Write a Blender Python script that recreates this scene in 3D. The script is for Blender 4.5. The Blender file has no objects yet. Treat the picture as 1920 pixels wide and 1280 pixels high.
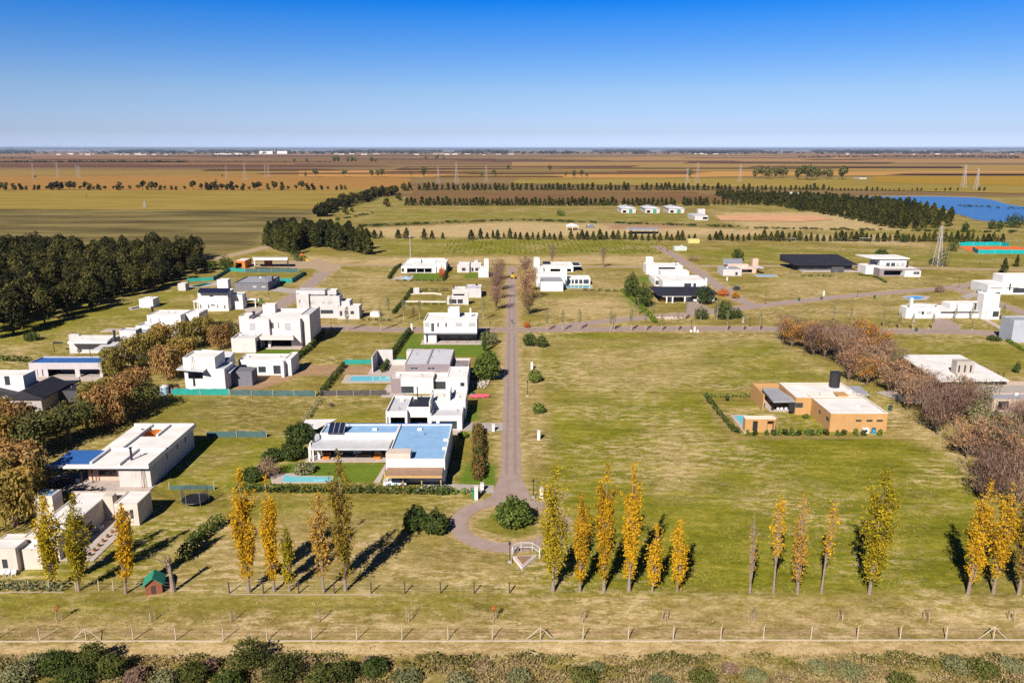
import bpy, math, random
import numpy as np
from math import sin, cos, tan, atan, atan2, pi, sqrt, radians
random.seed(7); RNG = np.random.default_rng(7)
# ------------------------------------------------------------------ camera, sky, sun, exposure
CAMH, FPX, HOR = 60.0, 1480.0, 281.0
PIT = atan((640 - HOR) / FPX); CP, SP = cos(PIT), sin(PIT)
scene = bpy.context.scene
cam_d = bpy.data.cameras.new('camera'); cam = bpy.data.objects.new('camera', cam_d)
scene.collection.objects.link(cam); scene.camera = cam
cam.location = (0, 0, CAMH); cam.rotation_euler = (pi / 2 - PIT, 0, 0)
cam_d.sensor_fit = 'HORIZONTAL'; cam_d.sensor_width = 36; cam_d.lens = FPX / 1920 * 36
cam_d.clip_start = 1; cam_d.clip_end = 300000
SUN_EL, SUN_AZ = radians(36.5), radians(21.5)          # shadows run forward and to the right
sun_d = bpy.data.lights.new('sun', 'SUN'); sun = bpy.data.objects.new('sun', sun_d); scene.collection.objects.link(sun)
sun_d.energy = 5.0; sun_d.angle = radians(0.5); sun_d.color = (1.0, 0.925, 0.82)
sun.rotation_euler = (pi / 2 - SUN_EL, 0, -SUN_AZ)
world = bpy.data.worlds.new('World'); scene.world = world; world.use_nodes = True
wn, wl = world.node_tree.nodes, world.node_tree.links
sky = wn.new('ShaderNodeTexSky'); sky.sky_type = 'NISHITA'; sky.sun_disc = False
sky.sun_elevation = SUN_EL; sky.sun_rotation = pi + SUN_AZ; sky.altitude = 100
sky.air_density = 1.0; sky.dust_density = 0.3; sky.ozone_density = 3.0
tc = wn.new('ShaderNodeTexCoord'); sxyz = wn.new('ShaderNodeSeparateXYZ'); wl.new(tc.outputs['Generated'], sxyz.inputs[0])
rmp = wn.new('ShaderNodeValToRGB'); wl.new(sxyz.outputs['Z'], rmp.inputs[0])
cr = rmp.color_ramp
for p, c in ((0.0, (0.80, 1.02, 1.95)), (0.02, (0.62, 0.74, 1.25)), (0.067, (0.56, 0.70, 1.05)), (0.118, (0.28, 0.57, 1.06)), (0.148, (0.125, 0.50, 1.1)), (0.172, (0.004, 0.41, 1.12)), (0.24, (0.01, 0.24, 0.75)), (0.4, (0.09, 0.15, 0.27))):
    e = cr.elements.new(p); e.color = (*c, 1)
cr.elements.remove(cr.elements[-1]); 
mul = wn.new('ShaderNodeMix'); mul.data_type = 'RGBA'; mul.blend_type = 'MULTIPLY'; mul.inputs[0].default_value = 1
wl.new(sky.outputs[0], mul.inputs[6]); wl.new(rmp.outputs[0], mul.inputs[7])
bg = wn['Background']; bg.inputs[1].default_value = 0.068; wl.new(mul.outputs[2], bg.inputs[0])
scene.view_settings.view_transform = 'Standard'; scene.view_settings.look = 'None'
scene.view_settings.exposure = 0.62; scene.view_settings.gamma = 1.0
scene.cycles.use_denoising = False
scene.cycles.max_bounces = 4; scene.cycles.diffuse_bounces = 1; scene.cycles.glossy_bounces = 2
scene.cycles.transparent_max_bounces = 4; scene.cycles.volume_bounces = 0

# ------------------------------------------------------------------ measuring: photo pixel -> point on a real plane
def ray(px, py):
    u = (px - 960) / FPX; v = (640 - py) / FPX
    return u, CP + v * SP, -SP + v * CP
def G(px, py, z=0.0):
    u, y, d = ray(px, py); t = (z - CAMH) / d
    return u * t, y * t
def onY(px, py, Y):
    u, y, d = ray(px, py); t = Y / y
    return u * t, CAMH + d * t
def onX(px, py, X):
    u, y, d = ray(px, py); t = X / u
    return y * t, CAMH + d * t
def hgt(px, ybase, ytop):
    return onY(px, ytop, G(px, ybase)[1])[1]

# ------------------------------------------------------------------ materials
def nodes_of(m):
    m.use_nodes = True; return m.node_tree.nodes, m.node_tree.links, m.node_tree.nodes['Principled BSDF']
MATS = {}
def mat(name, col, rough=0.8, var=0.10, scale=1.2, metal=0.0, spec=0.3, stain=None, bump=0.0, streak=0.0):
    """plain surface with a little wear: fine and broad noise over the base colour"""
    if name in MATS: return MATS[name]
    m = bpy.data.materials.new(name); n, l, b = nodes_of(m)
    g = n.new('ShaderNodeNewGeometry')
    n1 = n.new('ShaderNodeTexNoise'); n1.inputs['Scale'].default_value = scale; n1.inputs['Detail'].default_value = 6; n1.inputs['Roughness'].default_value = .65
    l.new(g.outputs['Position'], n1.inputs['Vector'])
    r = n.new('ShaderNodeValToRGB'); r.color_ramp.elements[0].position = .3; r.color_ramp.elements[1].position = .7
    st = stain or tuple(c * (1 - 2 * var) for c in col)
    r.color_ramp.elements[0].color = (*st, 1); r.color_ramp.elements[1].color = (*col, 1)
    l.new(n1.outputs[0], r.inputs[0]); l.new(r.outputs[0], b.inputs['Base Color'])
    if streak:
        mp = n.new('ShaderNodeMapping'); mp.inputs['Scale'].default_value = (2.2, 2.2, .22); l.new(g.outputs['Position'], mp.inputs[0])
        n2 = n.new('ShaderNodeTexNoise'); n2.inputs['Scale'].default_value = 1.0; n2.inputs['Detail'].default_value = 5; l.new(mp.outputs[0], n2.inputs['Vector'])
        r2 = n.new('ShaderNodeValToRGB'); r2.color_ramp.elements[0].position = .32; r2.color_ramp.elements[1].position = .56; r2.color_ramp.elements[0].color = (1-streak, 1-streak*1.05, 1-streak*1.15, 1); r2.color_ramp.elements[1].color = (1, 1, 1, 1); l.new(n2.outputs[0], r2.inputs[0])
        mx = n.new('ShaderNodeMix'); mx.data_type = 'RGBA'; mx.blend_type = 'MULTIPLY'; mx.inputs[0].default_value = 1; l.new(r.outputs[0], mx.inputs[6]); l.new(r2.outputs[0], mx.inputs[7]); l.new(mx.outputs[2], b.inputs['Base Color'])
    b.inputs['Roughness'].default_value = rough; b.inputs['Metallic'].default_value = metal; b.inputs['Specular IOR Level'].default_value = spec
    if bump:
        bp = n.new('ShaderNodeBump'); bp.inputs['Strength'].default_value = bump; bp.inputs['Distance'].default_value = .2
        l.new(n1.outputs[0], bp.inputs['Height']); l.new(bp.outputs[0], b.inputs['Normal'])
    MATS[name] = m; return m
def leaf_mat(name, cols, trans=0.25, obj_var=0.25, cl_scale=0.55):
    """foliage: colour differs leaf clump by leaf clump, branch by branch and tree by tree"""
    if name in MATS: return MATS[name]
    m = bpy.data.materials.new(name); n, l, b = nodes_of(m)
    g = n.new('ShaderNodeNewGeometry'); oi = n.new('ShaderNodeObjectInfo')
    nz = n.new('ShaderNodeTexNoise'); nz.inputs['Scale'].default_value = cl_scale; nz.inputs['Detail'].default_value = 2; l.new(g.outputs['Position'], nz.inputs['Vector'])
    a = n.new('ShaderNodeMath'); a.operation = 'MULTIPLY'; a.inputs[1].default_value = .45; l.new(g.outputs['Random Per Island'], a.inputs[0])
    b2 = n.new('ShaderNodeMath'); b2.operation = 'MULTIPLY_ADD'; b2.inputs[1].default_value = .8; b2.inputs[2].default_value = -.15; l.new(nz.outputs[0], b2.inputs[0])
    c = n.new('ShaderNodeMath'); c.operation = 'ADD'; l.new(a.outputs[0], c.inputs[0]); l.new(b2.outputs[0], c.inputs[1])
    d = n.new('ShaderNodeMath'); d.operation = 'MULTIPLY_ADD'; d.inputs[1].default_value = obj_var; l.new(oi.outputs['Random'], d.inputs[0]); l.new(c.outputs[0], d.inputs[2])
    e = n.new('ShaderNodeMath'); e.operation = 'SUBTRACT'; e.inputs[1].default_value = obj_var / 2; l.new(d.outputs[0], e.inputs[0])
    r = n.new('ShaderNodeValToRGB'); k = len(cols)
    while len(r.color_ramp.elements) < k: r.color_ramp.elements.new(.5)
    for i, col in enumerate(cols):
        r.color_ramp.elements[i].position = .1 + .8 * i / (k - 1); r.color_ramp.elements[i].color = (*col, 1)
    l.new(e.outputs[0], r.inputs[0]); l.new(r.outputs[0], b.inputs['Base Color'])
    b.inputs['Roughness'].default_value = .75; b.inputs['Specular IOR Level'].default_value = .15
    tr = n.new('ShaderNodeBsdfTranslucent'); l.new(r.outputs[0], tr.inputs['Color'])
    mx = n.new('ShaderNodeMixShader'); mx.inputs[0].default_value = trans; l.new(b.outputs[0], mx.inputs[1]); l.new(tr.outputs[0], mx.inputs[2])
    l.new(mx.outputs[0], n['Material Output'].inputs[0])
    MATS[name] = m; return m
def field_mat(name, cols, scale=0.02, stretch=4.0, stripe=None, rough=.95, detail=8):
    """far fields: broad drifts of colour stretched across the view, optional crop rows"""
    m = bpy.data.materials.new(name); n, l, b = nodes_of(m)
    g = n.new('ShaderNodeNewGeometry'); mp = n.new('ShaderNodeMapping'); l.new(g.outputs['Position'], mp.inputs[0]); mp.inputs['Scale'].default_value = (1 / stretch, 1, 1)
    nz = n.new('ShaderNodeTexNoise'); nz.inputs['Scale'].default_value = scale; nz.inputs['Detail'].default_value = detail; nz.inputs['Roughness'].default_value = .62
    l.new(mp.outputs[0], nz.inputs['Vector'])
    r = n.new('ShaderNodeValToRGB'); k = len(cols)
    while len(r.color_ramp.elements) < k: r.color_ramp.elements.new(.5)
    for i, col in enumerate(cols):
        r.color_ramp.elements[i].position = .3 + .4 * i / max(1, k - 1); r.color_ramp.elements[i].color = (*col, 1)
    l.new(nz.outputs[0], r.inputs[0]); out = r.outputs[0]
    if stripe:
        sx, sy, amt = stripe
        w = n.new('ShaderNodeTexWave'); w.inputs['Scale'].default_value = 1; w.inputs['Distortion'].default_value = 1.5; w.inputs['Detail'].default_value = 2
        mp2 = n.new('ShaderNodeMapping'); mp2.inputs['Scale'].default_value = (sx, sy, 0); l.new(g.outputs['Position'], mp2.inputs[0]); l.new(mp2.outputs[0], w.inputs['Vector'])
        w.bands_direction = 'DIAGONAL'
        mx = n.new('ShaderNodeMix'); mx.data_type = 'RGBA'; mx.blend_type = 'MULTIPLY'; mx.inputs[0].default_value = amt
        l.new(out, mx.inputs[6]); l.new(w.outputs[0], mx.inputs[7]); out = mx.outputs[2]
    l.new(out, b.inputs['Base Color']); b.inputs['Roughness'].default_value = rough; b.inputs['Specular IOR Level'].default_value = .1
    return m

# ------------------------------------------------------------------ mesh building
COL = scene.collection
class MB:
    def __init__(s): s.v = []; s.f = []
    def quad(s, *p):
        k = len(s.v); s.v += [tuple(q) for q in p]; s.f.append(tuple(range(k, k + len(p))))
    def box(s, x0, y0, z0, x1, y1, z1):
        if x0 > x1: x0, x1 = x1, x0
        if y0 > y1: y0, y1 = y1, y0
        if z0 > z1: z0, z1 = z1, z0
        k = len(s.v)
        s.v += [(x0, y0, z0), (x1, y0, z0), (x1, y1, z0), (x0, y1, z0), (x0, y0, z1), (x1, y0, z1), (x1, y1, z1), (x0, y1, z1)]
        s.f += [(k, k+3, k+2, k+1), (k+4, k+5, k+6, k+7), (k, k+1, k+5, k+4), (k+1, k+2, k+6, k+5), (k+2, k+3, k+7, k+6), (k+3, k, k+4, k+7)]
    def prism(s, pts, z0, z1, ztop=None):
        k = len(s.v); n = len(pts)
        s.v += [(x, y, z0) for x, y in pts] + [(x, y, (ztop[i] if ztop else z1)) for i, (x, y) in enumerate(pts)]
        s.f.append(tuple(range(k + n - 1, k - 1, -1))); s.f.append(tuple(range(k + n, k + 2 * n)))
        for i in range(n): j = (i + 1) % n; s.f.append((k + i, k + j, k + n + j, k + n + i))
    def tube(s, pts, rads, n=6, cap=True):
        k0 = len(s.v)
        for i, p in enumerate(pts):
            a = np.array(pts[max(0, i - 1)], float); b = np.array(pts[min(len(pts) - 1, i + 1)], float)
            d = b - a; d /= (np.linalg.norm(d) + 1e-9)
            u = np.cross(d, (0.0, 0, 1) if abs(d[2]) < .9 else (1.0, 0, 0)); u /= np.linalg.norm(u); w = np.cross(d, u)
            for q in range(n):
                a_ = 2 * pi * q / n; s.v.append(tuple(np.array(p) + rads[i] * (cos(a_) * u + sin(a_) * w)))
        for i in range(len(pts) - 1):
            for q in range(n):
                r = (q + 1) % n; s.f.append((k0 + i*n + q, k0 + i*n + r, k0 + (i+1)*n + r, k0 + (i+1)*n + q))
        if cap:
            s.f.append(tuple(k0 + q for q in range(n - 1, -1, -1))); s.f.append(tuple(k0 + (len(pts)-1)*n + q for q in range(n)))
    def cyl(s, x, y, z0, z1, r, r2=None, n=10): s.tube([(x, y, z0), (x, y, z1)], [r, r if r2 is None else r2], n)
    def bar(s, a, b, r=.04, n=4): s.tube([a, b], [r, r], n)
    def ball(s, c, r, n=8, m=5):
        k = len(s.v); r = r if hasattr(r, '__len__') else (r, r, r)
        for i in range(1, m):
            t = pi * i / m
            for j in range(n):
                a = 2 * pi * j / n; s.v.append((c[0] + r[0]*sin(t)*cos(a), c[1] + r[1]*sin(t)*sin(a), c[2] + r[2]*cos(t)))
        s.v += [(c[0], c[1], c[2] + r[2]), (c[0], c[1], c[2] - r[2])]; T = len(s.v) - 2
        for i in range(m - 2):
            for j in range(n):
                q = (j + 1) % n; s.f.append((k + i*n + j, k + (i+1)*n + j, k + (i+1)*n + q, k + i*n + q))
        for j in range(n):
            q = (j + 1) % n; s.f.append((T, k + j, k + q)); s.f.append((T + 1, k + (m-2)*n + q, k + (m-2)*n + j))
    def leaves(s, P, N, size, asp=1.0, axis=None):
        """P centres, N normals (n,3); size array; asp = length/width"""
        P = np.asarray(P, float); n = len(P); N = np.asarray(N, float)
        N = N / (np.linalg.norm(N, axis=1, keepdims=True) + 1e-9)
        ref = RNG.normal(size=(n, 3)) if axis is None else np.asarray(axis, float) * np.ones((n, 3)) + RNG.normal(size=(n, 3)) * .15
        U = np.cross(N, ref); U /= (np.linalg.norm(U, axis=1, keepdims=True) + 1e-9); W = np.cross(N, U)
        sz = (np.ones(n) * size * RNG.uniform(.6, 1.3, n))[:, None] * .5
        a = P - U*sz - W*sz*asp; b = P + U*sz - W*sz*asp*.7; c = P + U*sz*.8 + W*sz*asp; d = P - U*sz*.8 + W*sz*asp*.8
        k = len(s.v); V = np.stack([a, b, c, d], 1).reshape(-1, 3)
        s.v += [tuple(t) for t in V.tolist()]; s.f += [(k+4*i, k+4*i+1, k+4*i+2, k+4*i+3) for i in range(n)]
    def mesh(s, name, m, smooth=False):
        me = bpy.data.meshes.new(name); me.from_pydata(s.v, [], s.f); me.update()
        if m: me.materials.append(m)
        if smooth:
            for p in me.polygons: p.use_smooth = True
        return me
    def build(s, name, m, parent=None, org=(0, 0, 0), smooth=False):
        if org != (0, 0, 0): s.v = [(x - org[0], y - org[1], z - org[2]) for x, y, z in s.v]
        o = bpy.data.objects.new(name, s.mesh(name, m, smooth)); COL.objects.link(o)
        if parent: o.parent = parent
        else: o.location = org
        return o
def tag(o, label=None, cat=None, group=None, kind=None):
    if label: o['label'] = label
    if cat: o['category'] = cat
    if group: o['group'] = group
    if kind: o['kind'] = kind
    return o
def empty(name, loc, label, cat, group=None, rz=0):
    o = bpy.data.objects.new(name, None); COL.objects.link(o); o.location = loc; o.rotation_euler = (0, 0, rz)
    o.empty_display_size = .5
    return tag(o, label, cat, group)
def copy_tree(o, loc, label=None, rz=0, sc=1.0, group=None):
    c = o.copy(); COL.objects.link(c); c.location = loc; c.rotation_euler = (0, 0, rz); c.scale = (sc, sc, sc) if not hasattr(sc, '__len__') else sc
    if label: c['label'] = label
    if group: c['group'] = group
    for ch in o.children:
        d = ch.copy(); COL.objects.link(d); d.parent = c
        for g in ch.children: q = g.copy(); COL.objects.link(q); q.parent = d
    return c
ORD = ['', 'first', 'second', 'third', 'fourth', 'fifth', 'sixth', 'seventh', 'eighth', 'ninth', 'tenth', 'eleventh', 'twelfth', 'thirteenth', 'fourteenth', 'fifteenth', 'sixteenth', 'seventeenth', 'eighteenth', 'nineteenth', 'twentieth', 'twenty-first', 'twenty-second', 'twenty-third', 'twenty-fourth', 'twenty-fifth', 'twenty-sixth', 'twenty-seventh', 'twenty-eighth', 'twenty-ninth', 'thirtieth']
def ordinal(i, n):
    if i == 1: return 'leftmost'
    if i == n: return 'rightmost'
    if i <= 30: return ORD[i] + ' from the left'
    return str(i) + {1: 'st', 2: 'nd', 3: 'rd'}.get(i % 10, 'th') + ' from the left'
# ------------------------------------------------------------------ roads, measured on the photo, drawn as ribbons on the ground
def smooth_line(P, step=3.0):
    P = [np.array(p, float) for p in P]; out = []
    for i in range(len(P) - 1):
        a, b, c, d = P[max(0, i-1)], P[i], P[i+1], P[min(len(P)-1, i+2)]
        n = max(2, int(np.linalg.norm(c - b) / step))
        for k in range(n):
            t = k / n; out.append(.5*((2*b) + (c-a)*t + (2*a-5*b+4*c-d)*t*t + (3*b-a-3*c+d)*t**3))
    out.append(P[-1]); return out
ROADLINES = []
def ribbon(pts, w, z, mb=None, jit=.12):
    L = smooth_line(pts); mb = mb or MB(); prev = None
    for i, p in enumerate(L):
        d = L[min(len(L)-1, i+1)] - L[max(0, i-1)]; d /= np.linalg.norm(d) + 1e-9; nrm = np.array((-d[1], d[0]))
        a = p + nrm * (w/2 + random.uniform(-jit, jit)); b = p - nrm * (w/2 + random.uniform(-jit, jit))
        if prev is not None: mb.quad((*prev[1], z), (*b, z), (*a, z), (*prev[0], z))
        prev = (a, b)
    return mb
road_m = mat('road_surface', (.36, .275, .245), .95, .12, .5, stain=(.28, .205, .175), bump=.1)
dirt_m = mat('pale_dirt', (.42, .31, .20), .95, .12, .5, stain=(.32, .23, .14), bump=.3)
def road(name, px, w, z=.03, m=None, world_pts=None, verge=True):
    P = world_pts or [G(*p) for p in px]
    if verge: ROADLINES.append((smooth_line(P, 4), w))
    o = ribbon(P, w, z).build(name, m or road_m); return tag(o, kind='structure')
road('main_road', None, 3.9, .03, world_pts=[(-.25, 128.5), (-.2, 160), (-.15, 230), (0, 330), (0, G(958, 500)[1])])
road('cross_road', [(480, 606), (600, 613), (700, 617), (800, 618), (958, 618), (1100, 617), (1300, 616), (1455, 617), (1560, 619), (1700, 621), (1800, 622), (1930, 628)], 7.4, .04)
road('road', [(1040, 613), (1120, 604), (1200, 596), (1300, 588), (1410, 575), (1560, 558), (1700, 546), (1790, 538), (1900, 520), (1990, 505)], 6.6, .05)
road('road', [(1232, 462), (1262, 478), (1300, 503), (1350, 538), (1395, 566), (1425, 574)], 5.6, .055)
road('dirt_road', [(560, 494), (640, 496), (800, 498), (958, 500), (1150, 500), (1280, 499), (1400, 499), (1600, 499), (1750, 503), (1930, 507)], 5.2, .06, dirt_m)
road('road', [(455, 606), (500, 588), (540, 563), (575, 538), (600, 518), (620, 500)], 6.6, .035)
road('road', [(1790, 539), (1812, 548), (1850, 562), (1930, 590)], 5.4, .058)
road('dirt_road', [(395, 486), (450, 475), (500, 463), (520, 455)], 8, .03, dirt_m)
track_m = mat('worn_wheel_track', (.30, .225, .195), .95, .12, .6, stain=(.24, .175, .15))
for pts, zz in (([(-.25, 128.5), (-.2, 160), (-.15, 230), (0, 330)], .036), ([G(*p) for p in [(600, 613), (700, 617), (958, 618), (1100, 617), (1300, 616), (1455, 617), (1700, 621), (1800, 622)]], .046)):
    for s_ in (-.85, .85):
        P = smooth_line(pts, 3); Q = []
        for i, p in enumerate(P): d = P[min(len(P)-1, i+1)] - P[max(0, i-1)]; d /= np.linalg.norm(d); Q.append((p[0] - d[1]*s_, p[1] + d[0]*s_))
        tag(ribbon(Q, .62, zz, jit=.1).build('wheel_track', track_m), kind='structure')
def poly_sheet(name, pts_px, z, m, jit=0.0, kind='structure', step=4.0, world_pts=None):
    P = world_pts or [G(*p) for p in pts_px]; out = []
    for i in range(len(P)):
        a, b = P[i], P[(i+1) % len(P)]; n = max(1, int(sqrt((a[0]-b[0])**2 + (a[1]-b[1])**2) / step)) if jit else 1
        for k in range(n):
            t = k / n; out.append((a[0] + (b[0]-a[0])*t + random.uniform(-jit, jit), a[1] + (b[1]-a[1])*t + random.uniform(-jit, jit)))
    mb = MB(); mb.quad(*[(x, y, z) for x, y in out]); o = mb.build(name, m)
    if kind: o['kind'] = kind
    return o
poly_sheet('entrance_plaza', [(545, 489), (600, 486), (636, 496), (640, 506), (610, 512), (585, 504), (470, 505), (470, 492)], .064, dirt_m, .5)
# turning circle
rc = G(955, 980); R_OUT, R_IN = 9.9, 7.0
mb = MB(); n = 72
for i in range(n):
    a, b = 2*pi*i/n, 2*pi*(i+1)/n
    mb.quad((rc[0]+R_IN*cos(a), rc[1]+R_IN*sin(a), .045), (rc[0]+R_OUT*cos(a), rc[1]+R_OUT*sin(a), .045), (rc[0]+R_OUT*cos(b), rc[1]+R_OUT*sin(b), .045), (rc[0]+R_IN*cos(b), rc[1]+R_IN*sin(b), .045))
tag(mb.build('roundabout', road_m), kind='structure')
mb = MB()
for s in (-1, 1):
    mb.quad(*[(x, y, .042) for x, y in ((-.25+s*.5, 140), (-.25+s*.5, rc[1]+8), (-.25+s*5.6, rc[1]+7.2), (-.25+s*3.4, rc[1]+10.5), (-.25+s*1.9, 140))])
tag(mb.build('road', road_m), kind='structure')
ROADLINES.append(([np.array((rc[0]+8.2*cos(a), rc[1]+8.2*sin(a))) for a in np.linspace(0, 2*pi, 40)], 3))

# ------------------------------------------------------------------ near ground: fine sheet with soft-edged land-cover masks
def pmask(X, Y, poly, soft):
    """1 inside polygon, fading over soft metres"""
    P = [G(*p) for p in poly]; d2 = np.full(X.shape, 1e18); ins = np.zeros(X.shape, bool)
    for i in range(len(P)):
        (ax, ay), (bx, by) = P[i], P[(i+1) % len(P)]
        dx, dy = bx-ax, by-ay; t = np.clip(((X-ax)*dx + (Y-ay)*dy) / (dx*dx+dy*dy+1e-9), 0, 1)
        d2 = np.minimum(d2, (X-ax-t*dx)**2 + (Y-ay-t*dy)**2)
        c = ((ay > Y) != (by > Y)) & (X < (bx-ax)*(Y-ay)/((by-ay) if by != ay else 1e-9) + ax); ins ^= c
    d = np.sqrt(d2) * np.where(ins, 1, -1); return np.clip(.5 + d/soft/2, 0, 1)
ys = [58.0]
while ys[-1] < 1050: ys.append(ys[-1] * 1.0062)
ys = np.array(ys); sg = np.arange(-.84, .8401, .0062)
YY, SS = np.meshgrid(ys, sg, indexing='ij'); XX = SS * YY
M = {k: np.zeros(XX.shape) for k in 'g s d l o m'.split()}   # green, straw, dirt, lawn, olive-dark, mowing
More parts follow.
